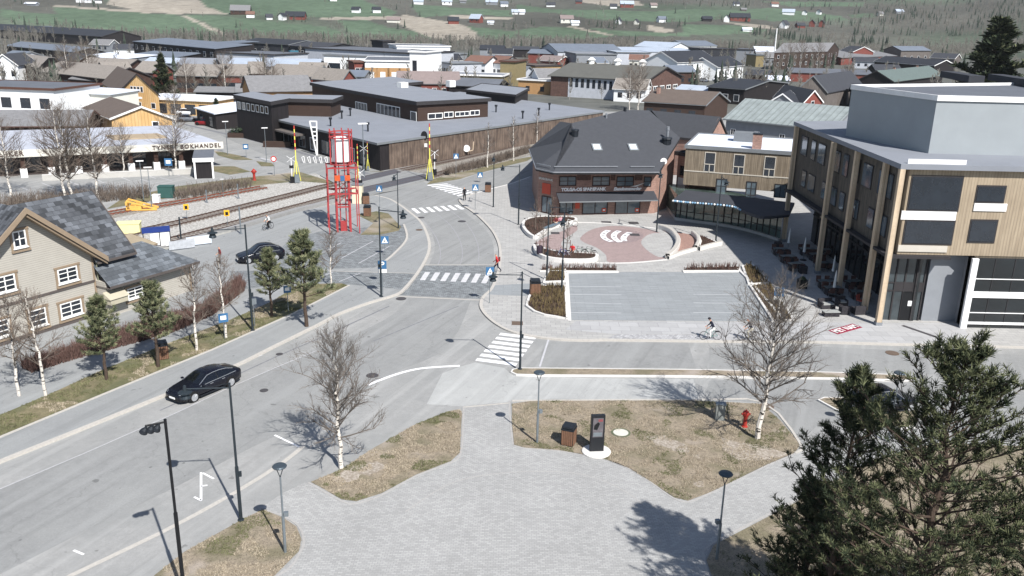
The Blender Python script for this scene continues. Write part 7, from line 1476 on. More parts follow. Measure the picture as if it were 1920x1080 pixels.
# --- medium pines on the verge
mp = pine('pine_tree', 31, 6.0, 2.15, 1500, .11, (.2, .018), 44, .33, 12, prof=lambda t: (1-t)**.6*min(1, .4+t*2)+.06, mixm=.5, mats=[mat('verge_needles', (78, 86, 62), .85, .35, 2), mat('verge_needles_light', (126, 128, 98), .85, .3, 2)])
GV = 'young pines on the verge before the station'
for i, (x, y, s, l) in enumerate([(575, 612, 1.25, 'tallest verge pine, nearest the forecourt setts'), (510, 594, .92, 'round headed verge pine left of the tallest one'), (297, 688, 1.0, 'broad verge pine beside the black litter bin'), (200, 712, .95, 'verge pine before the white parasol foot')]): put(mp, G(x, y, KZ), i*1.6, l, GV, s)
sp = pine('spruce_tree', 33, 13, 4.2, 2600, .25, (.6, .10), 60, .04, 8, prof=lambda t: (1-t)*1.0+.06, mixm=.15)
put(sp, G(310, 196), 0, 'round dark pine standing alone between the terraced blocks', None, .95)
put(sp, Vector((104.5, 196, 0)), 2, 'big dark spruce at the right edge behind the culture house', None, 1.9).scale = (3.1, 3.1, 1.9)
put(sp, Vector((122, 205, 0)), 4, 'second spruce partly cut by the right edge of the photo', None, 1.7)
put(sp, G(408, 228), 1, 'small dark green conifer before the dark shopping centre', None, .38)
put(sp, G(555, 425, KZ)-Vector((0, 0, .1)), 1, 'bare topped conifer behind the tallest verge pine', None, .01) if False else None
# --- hedge and shrub beds
hedge = PL((60, 700), (150, 672), (250, 645), (330, 622), (400, 592), (440, 560), (460, 545), (450, 528), (430, 545), (380, 585), (300, 606), (200, 640), (100, 672), (40, 690), z=KZ)
twigs('hedge', hedge, KZ, 5200, 1.05, HEDG, 'reddish bare hedge between the verge and the station yard', 3, .45, .014, 'hedge')
twigs('hedge_roadside', PL((330, 376), (420, 362), (470, 352), (470, 343), (400, 350), (320, 364)), .02, 450, 1.3, TWIGD, 'grey bare shrubs along the rusty siding', 4, .5, .02, 'shrubs')
twigs('car_park_shrubs', PL((-20, 400), (120, 386), (280, 372), (280, 360), (120, 372), (-20, 384)), .02, 800, 1.7, TWIGD, 'grey bare shrubs between the car park and the rusty siding', 5, .6, .02, 'shrubs')
twigs('bank_street_shrubs', PL((835, 330), (900, 316), (960, 298), (1000, 285), (990, 280), (940, 296), (880, 312), (830, 325)), .03, 900, 1.3, TWIGD, 'bare shrubs between the railway and the bank street', 6, .5, .02, 'shrubs')
# --- lawn tufts
GT1 = mat('tuft_dry', (164, 153, 136), .95, .25, 2); GT2 = mat('tuft_green', (104, 106, 76), .95, .3, 2)
def tufts(name, px, z, n, label, seed, mats, mix=.25, h=.07, green=None):
    rg = random.Random(seed); poly = PL(*px, z=z); P = [(p.x, p.y) for p in poly]; x0, x1 = min(a for a, b in P), max(a for a, b in P); y0, y1 = min(b for a, b in P), max(b for a, b in P); mb = MB(); k = 0; tr_ = 0
    while k < n and tr_ < n*30:
        tr_ += 1; x, y = rg.uniform(x0, x1), rg.uniform(y0, min(y1, 1e9))
        if not inpoly(x, y, P) or noise.noise(Vector((x*.9, y*.9, seed))) < -.12: continue
        k += 1; mi = 1 if noise.noise(Vector((x*.5, y*.5, 7))) > .22-mix else 0
        for _ in range(3):
            c = Vector((x+rg.uniform(-.06, .06), y+rg.uniform(-.06, .06), z)); a = rg.uniform(0, 6.28); s_ = Vector((math.cos(a), math.sin(a), 0))*.018; q = c+Vector((rg.uniform(-.8, .8), rg.uniform(-.8, .8), 1))*h*rg.uniform(.5, 1.2)
            mb.add([c-s_, c+s_, q], [(0, 1, 2)], mi)
    return tag(mb.build(name, mats), label, 'grass', None, 'stuff')
tufts('grass_tufts', LAWNS['lawn_left'], .035, 6500, 'dry grass on the left lawn under the birch', 1, [GT1, GT2], .05)
tufts('grass_tufts', LAWNS['lawn_right'], .035, 13000, 'dry grass on the wide right lawn', 2, [GT1, GT2], .08)
tufts('grass_tufts', LAWNS['lawn_near'], .035, 3500, 'dry grass on the near left lawn', 3, [GT1, GT2], .12)
tufts('grass_tufts', LAWNS['lawn_corner'][:9], .035, 7000, 'dry grass under the large pines', 4, [GT1, GT2], .05)
tufts('grass_tufts', LAWNS['verge'], KZ+.02, 9000, 'patchy grass on the verge before the station', 5, [GT1, GT2], .35, .09)
# --- far birch belt, hillside woods
def wood(name, pts, mats, label, seed, hh=(9, 14)):
    rg = random.Random(seed); mb = MB()
    for (x, y, z, kind, h) in pts:
        c = Vector((x, y, z))
        if kind == 1:                                    # spruce
            r = h*.2; a0 = rg.uniform(0, 3)
            for lv in range(4):
                zb = h*(.08+.22*lv); rr_ = r*(1-lv*.22); vs = [c+Vector((math.cos(a0+i*1.05)*rr_*rg.uniform(.7, 1.1), math.sin(a0+i*1.05)*rr_*rg.uniform(.7, 1.1), zb)) for i in range(6)]+[c+Vector((0, 0, zb+h*.36))]
                mb.add(vs, [(i, (i+1) % 6, 6) for i in range(6)], 1)
        else:
            w_ = .14*h/11; mb.add([c+Vector((-w_, 0, 0)), c+Vector((w_, 0, 0)), c+Vector((w_*.3, 0, h)), c+Vector((-w_*.3, 0, h))], [(0, 1, 2, 3)], 2 if rg.random() < .35 else 0)
            for _ in range(26):
                t = rg.uniform(.22, .95); a = rg.uniform(0, 6.28); L = h*.24*(1.15-t)*rg.uniform(.7, 1.2); p = c+Vector((0, 0, h*t)); q = p+Vector((math.cos(a)*L, math.sin(a)*L*.6, L*rg.uniform(.7, 1.5))); s_ = Vector((.07, 0, .02))*h/11*rg.uniform(1, 2.6)
                mb.add([p-s_, p+s_, q+s_*.7, q-s_*.7], [(0, 1, 2, 3)], 0)
    return tag(mb.build(name, mats), label, 'wood', None, 'stuff')
FT_ = mat('far_twigs', (106, 103, 97), .95, .2, .2); FS = mat('far_spruce', (56, 66, 56), .9, .3, .1); FW_ = mat('far_stems', (140, 136, 132), .9, .1, .1)
rg = random.Random(5); P_ = []
for i in range(2600):
    x = rg.uniform(-480, 620); y = 640+.10*x+rg.uniform(0, 75)+25*math.sin(x*.02); q = PJ((x, y, 0))
    if -40 < q[0] < 1960: P_.append((x, y, hz(x, y), 1 if rg.random() < .04 else 0, rg.uniform(6, 11)))
wood('birch_belt', P_, [FT_, FS, FW_], 'long belt of bare birches along the river between town and fields', 1)
P_ = []
for i in range(16000):
    px = rg.uniform(-20, 1940); py = rg.uniform(-25, 70)
    k = noise.noise(Vector((px*.012, py*.05, 3)))
    dens = .06+max(0, k)*1.0+(.6 if px > 1600 or (px > 1280 and py < 16) else 0)
    if rg.random() > dens*(.6 if px < 1250 else 1): continue
    v = GT(px, py) if len(P_) < 3800 else None
    if v is None: break
    if v.y < 735 and not (v.x > 300): continue
    if field_at(v.x, v.y, v.z) and rg.random() < .96: continue
    P_.append((v.x, v.y, v.z, 1 if rg.random() < .10+.3*(noise.noise(Vector((px*.03, py*.1, 9))) > .15) else 0, rg.uniform(4, 8)))
wood('hillside_wood', P_, [FT_, FS, FW_], 'bare woods and spruces scattered over the far valley side', 2)
P_ = []
for i in range(900):
    px = rg.uniform(0, 1920); py = rg.uniform(88, 190)
    if not (px < 200 or 1280 < px < 1600) and rg.random() < .7: continue
    v = G(px, py); P_.append((v.x, v.y, 0, 1 if rg.random() < .12 else 0, rg.uniform(5, 10)))
wood('town_trees', P_, [FT_, FS, FW_], 'small bare garden trees scattered among the far houses', 3)
# wooded slope at the right
P_ = []
for i in range(9000):
    x = rg.uniform(230, 900); y = rg.uniform(300, 900); z = hz(x, y)
    if z < 3: continue
    q = PJ((x, y, z))
    if -20 < q[0] < 1940 and q[1] > -30: P_.append((x, y, z, 1 if noise.noise(Vector((x*.015, y*.01, 2))) > .22 else 0, rg.uniform(5, 9)))
    if len(P_) > 3000: break
wood('slope_wood', P_, [FT_, FS, FW_], 'dense brown wood on the slope at the upper right', 4)
# ============================================================ PEOPLE AND BICYCLES
SKIN = mat('skin', (198, 152, 128), .6, .05); HAIR = mat('hair_brown', (64, 48, 40), .8, .1)
def cloth(n, c): return mat('cloth_'+n, c, .85, .08, 6)
POSES = {
 'walk': dict(hipL=(-.1, 0, .9), kneeL=(-.12, .26, .52), ankL=(-.12, .36, .10), toeL=(-.13, .52, .10), hipR=(.1, 0, .9), kneeR=(.11, -.06, .48), ankR=(.11, -.38, .16), toeR=(.12, -.27, .03),
   elL=(-.27, -.14, 1.15), wrL=(-.27, .02, .93), elR=(.27, .10, 1.15), wrR=(.25, .30, .99), lean=.08),
 'stand': dict(hipL=(-.1, 0, .9), kneeL=(-.12, .03, .5), ankL=(-.13, -.02, .09), toeL=(-.15, .14, .04), hipR=(.1, 0, .9), kneeR=(.12, .02, .5), ankR=(.13, -.03, .09), toeR=(.15, .13, .04),
   elL=(-.27, -.02, 1.13), wrL=(-.25, .10, .90), elR=(.27, -.02, 1.13), wrR=(.22, .2, 1.0), lean=.02),
 'sit': dict(pz=.52, hipL=(-.1, 0, .50), kneeL=(-.14, .42, .50), ankL=(-.14, .40, .09), toeL=(-.15, .56, .04), hipR=(.1, 0, .50), kneeR=(.14, .42, .50), ankR=(.14, .38, .09), toeR=(.15, .54, .04),
   elL=(-.28, .12, .76), wrL=(-.15, .34, .62), elR=(.28, .12, .76), wrR=(.15, .34, .62), lean=.12),
 'ride': dict(pz=.98, hipL=(-.1, 0, .95), kneeL=(-.12, .36, .72), ankL=(-.12, .22, .32), toeL=(-.12, .37, .27), hipR=(.1, 0, .95), kneeR=(.12, .30, .60), ankR=(.12, .14, .18), toeR=(.12, .28, .12),
   elL=(-.25, .30, 1.22), wrL=(-.24, .50, 1.08), elR=(.25, .30, 1.22), wrR=(.24, .50, 1.08), lean=.26)}
def person(label, loc, rz, pose, topm, legm, hair=HAIR, shoe=BLACK, s=1., group=None, bare=False, pack=None, helmet=None):
    """faces +y; one skinned surface, coloured by region"""
    P = POSES[pose]; dz = P.get('pz', .93)-.93; le = P['lean']; V = []; R = []; E_ = []; T = []
    def v(p, r, tg): V.append(Vector(p)); R.append(r); T.append(tg); return len(V)-1
    def e(a, b): E_.append((a, b))
    up = lambda z, y=0: (0, y+le*(z-.93)/.5, z+dz)
    pel = v((0, 0, .93+dz), .155, 1); sp = v(up(1.12), .14, 0); che = v(up(1.32), .165, 0); nb_ = v(up(1.47), .075, 0); nk = v(up(1.54, .01), .055, 2); hd = v(up(1.63, .03), .095, 2); ht = v(up(1.72, .02), .08, 3)
    for a, b in ((pel, sp), (sp, che), (che, nb_), (nb_, nk), (nk, hd), (hd, ht)): e(a, b)
    ns = v(up(1.63, .125), .022, 2); e(hd, ns)
    for sd_, q in (('L', -1), ('R', 1)):
        h_ = v(P['hip'+sd_], .11, 1); kn = v(P['knee'+sd_], .075, 1); an = v(P['ank'+sd_], .05, 1 if not bare else 2); to = v(P['toe'+sd_], .042, 4)
        e(pel, h_); e(h_, kn); e(kn, an); e(an, to)
        sh = v((q*.19, le*.9, 1.41+dz), .075, 0); el = v(P['el'+sd_], .052, 0); wr = v(P['wr'+sd_], .034, 2); e(che, sh); e(sh, el); e(el, wr)
        d = (Vector(P['wr'+sd_])-Vector(P['el'+sd_])).normalized(); pa = Vector(P['wr'+sd_])+d*.07; pm = v(pa, .034, 2); e(wr, pm)
        side = Vector((q, 0, 0)); 
        for k in range(4):
            f = Vector((0, .026*(k-1.5), 0)); L_ = (.07, .08, .075, .06)[k]; a = v(pa+d*.035+f, .012, 2); b = v(pa+d*(.035+L_)+f*1.2+Vector((-q*.02, 0, -.01)), .009, 2); e(pm, a); e(a, b)
        a = v(pa-d*.01+Vector((-q*.03, .05, 0)), .012, 2); b = v(pa+d*.035+Vector((-q*.045, .075, 0)), .01, 2); e(pm, a); e(a, b)
    me = bpy.data.meshes.new('person'); me.from_pydata(V, E_, []); o = bpy.data.objects.new('person', me); COL.objects.link(o)
    md = o.modifiers.new('s', 'SKIN'); md.use_smooth_shade = True
    for i, sv in enumerate(me.skin_vertices[0].data): sv.radius = (R[i], R[i]*(.8 if T[i] == 0 and R[i] > .13 else 1)); sv.use_root = (i == 0)
    sb = o.modifiers.new('d', 'SUBSURF'); sb.levels = 1; sb.render_levels = 1
    dg = bpy.context.evaluated_depsgraph_get(); nm = bpy.data.meshes.new_from_object(o.evaluated_get(dg)); bpy.data.objects.remove(o); nm.name = 'person'
    nm.materials.clear()
    for m_ in (topm, legm, SKIN, hair, shoe): nm.materials.append(m_)
    for f in nm.polygons:
        c = f.center; best = 0; bd = 9
        for a, b in E_:
            A_, B_2 = V[a], V[b]; ab = B_2-A_; t_ = max(0, min(1, (c-A_).dot(ab)/ab.length_squared)); dd_ = (c-A_-ab*t_).length-(R[a]*(1-t_)+R[b]*t_)*.6
            if dd_ < bd: bd = dd_; best = T[a] if t_ < .5 else T[b]
        if best in (3, 2) and c.z > 1.66+dz and c.y < .13+le*1.5: best = 3
        f.material_index = best
    ob = bpy.data.objects.new('person', nm); COL.objects.link(ob); ob.location = loc; ob.rotation_euler = (0, 0, rz); ob.scale = (s,)*3; tag(ob, label, 'person', group)
    if pack:
        mb = MB(); y = le*.6; mb.box(-.15, y-.32, 1.08+dz, .15, y-.15, 1.45+dz); mb.build('backpack', pack, ob)
    if helmet: 
        mb = MB(); c = up(1.69, .03); mb.lathe([(.125, -.02), (.12, .05), (.08, .1), (.02, .12)], c, 10); mb.build('helmet', helmet, ob)
    return ob
def bike(label, loc, rz, col, group=None, roll=0.):
    """front wheel towards +y"""
    t = thing('bicycle', label, 'bicycle', loc, rz, group)
    for y in (-.52, .55):
        mb = MB(); n = 20
        for i in range(n): a, b = 2*pi*i/n, 2*pi*(i+1)/n; mb.tube((0, y+.335*cos(a), .345+.335*sin(a)), (0, y+.335*cos(b), .345+.335*sin(b)), .021, n=5, cap=False)
        w_ = mb.build('wheel', RUBBER, t); mb = MB()
        for i in range(8): a = 2*pi*i/8; mb.tube((0, y, .345), (0, y+.32*cos(a), .345+.32*sin(a)), .004, n=3)
        mb.tube((-.04, y, .345), (.04, y, .345), .025, n=6); mb.build('spokes', STEEL, w_)
    mb = MB(); bb_ = (0, -.08, .30); st_ = (0, -.2, .82); hd_ = (0, .36, .85)
    for p, q in ((bb_, st_), (bb_, (0, .40, .68)), ((0, -.17, .74), hd_), (bb_, (0, -.52, .345)), ((0, -.19, .76), (0, -.52, .345)), ((0, .34, .92), (0, .42, .62)), ((0, .42, .62), (0, .55, .345))): mb.tube(p, q, .02, n=5)
    mb.build('frame', col, t); mb = MB(); mb.path([(-.27, .24, 1.04), (-.1, .34, 1.02), (.1, .34, 1.02), (.27, .24, 1.04)], .014); mb.tube((0, .34, .9), (0, .34, 1.02), .015, n=5); mb.build('handlebar', BLACK, t)
    mb = MB(); mb.box(-.06, -.33, .90, .06, -.08, .95); mb.tube((0, -.2, .8), (0, -.21, .9), .014, n=5); mb.build('saddle', BLACK, t); mb = MB(); mb.box(-.1, -.66, .70, .1, -.3, .73); mb.build('carrier', BLACK, t)
    mb = MB(); mb.lathe([(.1, -.01), (.1, .01)], n=12); mb.xf(Matrix.Translation((.05, -.08, .30)) @ Matrix.Rotation(R_(90), 4, 'Y')); mb.build('chainring', STEEL, t)
    t.rotation_euler = (0, roll, rz); return t
RDJ = cloth('red', (190, 44, 48)); NAV = cloth('navy', (30, 34, 52)); WHT = cloth('white', (216, 216, 214)); BLK = cloth('black', (26, 26, 30)); PNK = cloth('pink', (196, 150, 160)); GRY = cloth('grey', (110, 110, 112)); MAR = cloth('maroon', (110, 44, 46)); BEI = cloth('beige', (206, 200, 184))
person('person in a bright red jacket and dark trousers walking across the sett crossing', G(932, 510, Z), 1.45, 'walk', RDJ, NAV, s=1.04, pack=MAR)
person('person in black standing at the kerb by the first zebra crossing', G(871, 376, Z), .6, 'stand', BLK, BLK, s=1.05)
cp = G(1332, 637, Z); bike('green framed bicycle ridden along the street edge, left of two', cp, pi/2, mat('bike_green', (92, 130, 126), .4, .05)); person('cyclist in dark top and white trousers riding the left bicycle', cp+Vector((.2, 0, .0)), pi/2, 'ride', NAV, WHT, helmet=mat('helmet_dark', (40, 36, 42), .4))
cp = G(1403, 638, Z); bike('dark bicycle ridden behind the bare birch, right of two', cp, pi/2, BLACK); person('cyclist in dark top seen through the birch twigs', cp+Vector((.2, 0, .0)), pi/2, 'ride', NAV, BEI, hair=mat('hair_red', (110, 60, 50), .8), helmet=None)
cp = G(503, 430, Z); bike('black bicycle held beside the white shirted person on the station road', cp, 2.6, BLACK); person('person in white top with a bicycle on the station road', cp+Vector((.2, 0, 0)), 2.6, 'ride', WHT, BLK)
person('person in dark red top and grey trousers on the station forecourt', G(414, 495, Z), 2.2, 'stand', MAR, GRY, s=1.02)
person('person in red jacket sitting on the planter rim beside the bicycles', G(1073, 479, Z+.0), 2.9, 'sit', RDJ, NAV, hair=HAIR)
person('person in pink top sitting on the bank planter', G(1050, 424, Z), 3.3, 'sit', PNK, BLK); person('person in pale and maroon top sitting left of the pink one', G(1042, 425, Z), 3.0, 'sit', MAR, BEI)
GBk = 'bicycles standing by the boomerang planter'
bike('green bicycle parked nearest the seated person in red', G(1088, 480, Z), 1.9, mat('bike_dgreen', (36, 78, 62), .4, .05), GBk, .12); bike('green bicycle parked at the tip of the boomerang planter', G(1105, 481, Z), 1.2, mat('bike_dgreen', (36, 78, 62), .4, .05), GBk, .12)
bike('blue bicycle lying against the inside of the boomerang planter', G(1057, 482, Z+.3), 1.6, mat('bike_blue', (40, 60, 120), .4, .05), None, .5); bike('white bicycle leaning on the end of the bank planter', G(1070, 425, Z), 1.4, WHITE, None, .1)
t = thing('planter_table', 'dark seat bench set into the bank planter rim', 'bench', G(1035, 430, Z)); q = G(1052, 423, Z)-G(1024, 434, Z); mb = MB(); mb.bar((-q.x/2, -q.y/2, .5), (q.x/2, q.y/2, .5), .5, .08); mb.build('seat', mat('bench_slate', (96, 112, 124), .6, .1), t)
for x in (-.4, .4): mb = MB(); mb.box(q.x*x-.1, q.y*x-.1, 0, q.x*x+.1, q.y*x+.1, .46); mb.build('leg', DARKM, t)
for i, (px, l) in enumerate([((1012, 476), 'dark barrel beside the young tree of the boomerang planter')]):
    t = thing('barrel', l, 'barrel', G(*px, Z+.3)); mb = MB(); mb.lathe([(.3, 0), (.36, .4), (.34, .8), (.2, .9)], n=12); mb.build('body', mat('barrel_plum', (52, 42, 54), .7, .1), t)
# staked young trees in the planters
y0_ = bare_tree('young_tree', 41, 3.6, .9, 14, 2, .04, .9, twig=TWIGD, bark=TWIGD, clear=.4)
for i, (px, l) in enumerate([((1018, 478), 'staked young tree at the left end of the boomerang planter'), ((1062, 480), 'staked young tree in the middle of the boomerang planter'), ((1004, 432), 'staked young tree in the bank planter, left of two'), ((1034, 424), 'staked young tree in the bank planter, right of two')]): put(y0_, G(*px, Z+.3), i*1.3, l, 'staked young trees in the plaza planters')
for i, px in enumerate([(1018, 478), (1062, 480), (1034, 424)]):
    t = thing('tree_stake', ['pair of brown tree stakes at the left end of the boomerang planter', 'set of dark tree stakes with a crossbar in the middle of the boomerang planter', 'pair of brown tree stakes in the bank planter'][i], 'stake', G(*px, Z+.25)); mb = MB()
    for dx in (-.35, .35): mb.tube((dx, 0, 0), (dx, 0, 1.7), .035, n=5)
    mb.bar((-.35, 0, 1.4), (.35, 0, 1.4), .05, .05); mb.build('posts', mat('stake_brown', (92, 66, 56), .8), t)
# bare dirt in the lawns
DIRT = mat('bare_dirt', (168, 160, 150), .95, .2, 4, 'gravel', (132, 122, 110), 7, pos=True)
def blob(name, px, z, seed):
    rg = random.Random(seed); mb = MB(); base = [G(x, y, z) for x, y in px]
    L_ = smooth(base, 8, True); mb.prism([(v.x+noise.noise(v*2.1)*.35, v.y+noise.noise(v*2.3+Vector((5, 0, 0)))*.35) for v in L_], None, z); struct(mb.build(name, DIRT))
blob('bare_patch', [(1215, 822), (1245, 818), (1292, 838), (1285, 848), (1250, 840)], .034, 1); blob('bare_patch', [(1352, 822), (1385, 828), (1440, 838), (1470, 850), (1440, 862), (1385, 862), (1360, 845)], .034, 2)
blob('bare_patch', [(650, 880), (690, 868), (716, 868), (710, 882), (680, 892), (650, 905), (625, 900)], .034, 3); blob('bare_patch', [(1302, 905), (1318, 903), (1322, 912), (1308, 914)], .034, 4); blob('bare_patch', [(1300, 852), (1316, 850), (1318, 858), (1304, 860)], .034, 5)
# ============================================================ FARMS ON THE VALLEY SIDE
GFm = 'farm buildings scattered over the far valley side'
def farm(px, py, w_, h_, d_, rot, wall, rf, rh, label, name='farmhouse', cat='house'):
    p = GT(px, py); w_, h_, d_, rh = w_*.62, h_*.72, d_*.62, rh*.75; t = thing(name, label, cat, (p.x, p.y, p.z-.5), rot, GFm); mb = MB(); mb.profile([(-w_/2, 0), (w_/2, 0), (w_/2, h_), (0, h_+rh), (-w_/2, h_)] if False else [(-d_/2, 0), (d_/2, 0), (d_/2, h_), (0, h_+rh), (-d_/2, h_)], 'x', -w_/2, w_/2); mb.build('wall', CO[wall], t)
    k = rh/(d_/2); mb = MB()
    for s_ in (-1, 1): mb.profile([(s_*(d_/2+.6), h_-.6*k+.1), (0, h_+rh+.1), (0, h_+rh+.5), (s_*(d_/2+.6), h_-.6*k+.5)], 'x', -w_/2-.6, w_/2+.6)
    mb.build('roof', RO[rf], t)
    if h_ > 4:
        for i in range(max(2, int(w_/5))): mb = MB(); x = -w_/2+(i+.5)*w_/max(2, int(w_/5)); mb.box(x-.6, -d_/2-.05, h_*.45, x+.6, -d_/2-.005, h_*.45+1.5); mb.build('window', GLASS, t)
for a in [
 (452, 27, 30, 6, 14, .1, 'brown', 'grey', 6, 'grey roofed barn of the farm left of centre on the valley side', 'barn', 'barn'), (470, 33, 12, 5, 8, .2, 'white', 'red', 3, 'white farmhouse before the grey roofed barn on the valley side'), (505, 37, 9, 4, 7, .4, 'white', 'dark', 3, 'small white house right of the grey roofed barn on the valley side'),
 (555, 37, 30, 5, 12, -.05, 'red', 'black', 5, 'long red barn with black roof on the valley side', 'barn', 'barn'), (530, 38, 9, 6, 9, 1.2, 'white', 'black', 3, 'white gable end left of the long red barn'), (625, 2, 12, 5, 9, .3, 'white', 'black', 3, 'white farmhouse at the top edge between two green fields'),
 (668, 24, 13, 5, 9, -.2, 'white', 'black', 3, 'white house with black roof, left of a pair above the tan field'), (706, 24, 13, 5, 9, .3, 'white', 'black', 3, 'white house with black roof, right of a pair above the tan field'), (738, 42, 20, 4, 9, .0, 'cream', 'pink', 3, 'pinkish farm shed among dark trees beside the tan field', 'barn', 'barn'),
 (785, 8, 17, 5, 9, 0, 'white', 'blue', 3, 'white farmhouse upper centre beside the green strip'), (838, 9, 18, 6, 10, .1, 'white', 'blue', 4, 'white house with pale roof in the upper centre'), (868, 6, 12, 4, 8, .1, 'grey', 'grey', 3, 'grey house right of the white house in the upper centre'), (922, 9, 22, 5, 10, .05, 'grey', 'blue', 4, 'grey barn with pale roof at the upper centre right', 'barn', 'barn'), (945, 12, 14, 5, 9, .2, 'white', 'bluegrey', 3, 'white house at the right end of the upper hamlet'),
 (850, 45, 16, 5, 10, .2, 'red', 'black', 4, 'dark roofed red barn at the edge of the tan field', 'barn', 'barn'), (893, 43, 18, 6, 12, -.5, 'red', 'blue', 5, 'red barn with pale metal roof right of the tan field', 'barn', 'barn'), (920, 46, 9, 3, 6, 0, 'white', 'snow', 1.5, 'small white shed right of the pale roofed barn', 'shed', 'shed'),
 (965, 27, 10, 4, 8, .1, 'white', 'blue', 3, 'white house at the left end of the hamlet row'), (978, 27, 10, 4, 8, .1, 'white', 'snow', 3, 'white shed in the hamlet row left of the dark spruce'), (1029, 13, 9, 4, 7, 0, 'white', 'dark', 3, 'left of two tiny white houses near the top'), (1036, 13, 9, 4, 7, 0, 'white', 'dark', 3, 'right of two tiny white houses near the top'),
 (1062, 43, 20, 6, 12, .1, 'cream', 'pink', 4, 'cream farmhouse with pink roof in the centre right'), (1078, 48, 12, 4, 8, .1, 'white', 'snow', 2, 'low white shed before the pink roofed farmhouse', 'shed', 'shed'), (1085, 7, 12, 4, 8, 0, 'red', 'dark', 3, 'red house at the left end of the pale strip near the top'), (1150, 16, 12, 4, 8, 0, 'white', 'dark', 3, 'white house below the pale strip near the top'), (1175, 14, 24, 6, 12, 0, 'red', 'blue', 4, 'red and white farm below the pale strip near the top', 'barn', 'barn'), (1225, 14, 12, 4, 8, .2, 'cream', 'pink', 3, 'cream house right of the pale strip farm'),
 (1160, 45, 10, 5, 8, 1.3, 'white', 'dark', 4, 'white gabled house among dark spruces right of centre'), (1193, 46, 8, 4, 7, 1.2, 'cream', 'dark', 3, 'cream gable among dark spruces right of centre'), (1240, 42, 14, 5, 9, .4, 'white', 'bluegrey', 3, 'white house at the right end of the spruce hamlet'),
 (1325, 40, 16, 4, 9, .1, 'dark', 'black', 3, 'black barn at the left of the red barn farm', 'barn', 'barn'), (1362, 41, 9, 6, 9, 1.3, 'white', 'black', 4, 'white gabled farmhouse left of the long red barn on the right'), (1386, 40, 34, 6, 14, 0, 'red', 'black', 5, 'long dark roofed barn with orange red end on the right', 'barn', 'barn'), (1394, 21, 10, 3, 7, 0, 'greywood', 'grey', 2, 'lonely grey hay shed in the green field', 'shed', 'shed'), (1400, 59, 14, 3, 8, 0, 'white', 'snow', 2, 'small white hay store above the river belt', 'shed', 'shed'),
 (1452, 12, 15, 5, 9, .1, 'white', 'red', 3, 'white house with reddish roof at the top right'), (1380, 11, 12, 4, 8, .2, 'white', 'dark', 3, 'white house before the upper woods'), (1478, 28, 22, 5, 11, -.3, 'white', 'blue', 4, 'pale roofed barn in the right hand green field', 'barn', 'barn'), (1508, 28, 10, 5, 8, 1.1, 'white', 'dark', 3, 'white gable right of the pale roofed barn'), (1535, 27, 10, 5, 8, .9, 'white', 'dark', 3, 'white gable at the end of the right hand green field'),
 (1470, 53, 16, 6, 10, .9, 'white', 'dark', 5, 'white gabled farmhouse left of the red trio on the right'), (1500, 52, 14, 4, 9, .2, 'red', 'dark', 3, 'low red house, left of the red trio on the right'), (1522, 50, 12, 6, 9, 1.2, 'red', 'dark', 4, 'red gabled house, middle of the red trio on the right'), (1540, 51, 12, 6, 9, 1.2, 'red', 'dark', 4, 'red gabled house, right of the red trio on the right'),
 (1650, 30, 10, 4, 8, .4, 'cream', 'grey', 3, 'small cream house below the wooded slope'), (1685, 25, 16, 4, 9, .2, 'grey', 'blue', 3, 'grey house with pale roof at the foot of the wooded slope'), (160, 5, 26, 5, 12, -.1, 'white', 'snow', 3, 'long white farm building at the top left', 'barn', 'barn'), (185, 6, 10, 5, 8, .4, 'white', 'dark', 3, 'white house right of the long white farm building'), (60, 11, 22, 3, 7, -.3, 'grey', 'snow', 1.5, 'row of white wrapped bales and shed at the top left', 'shed', 'shed')]: farm(*a)
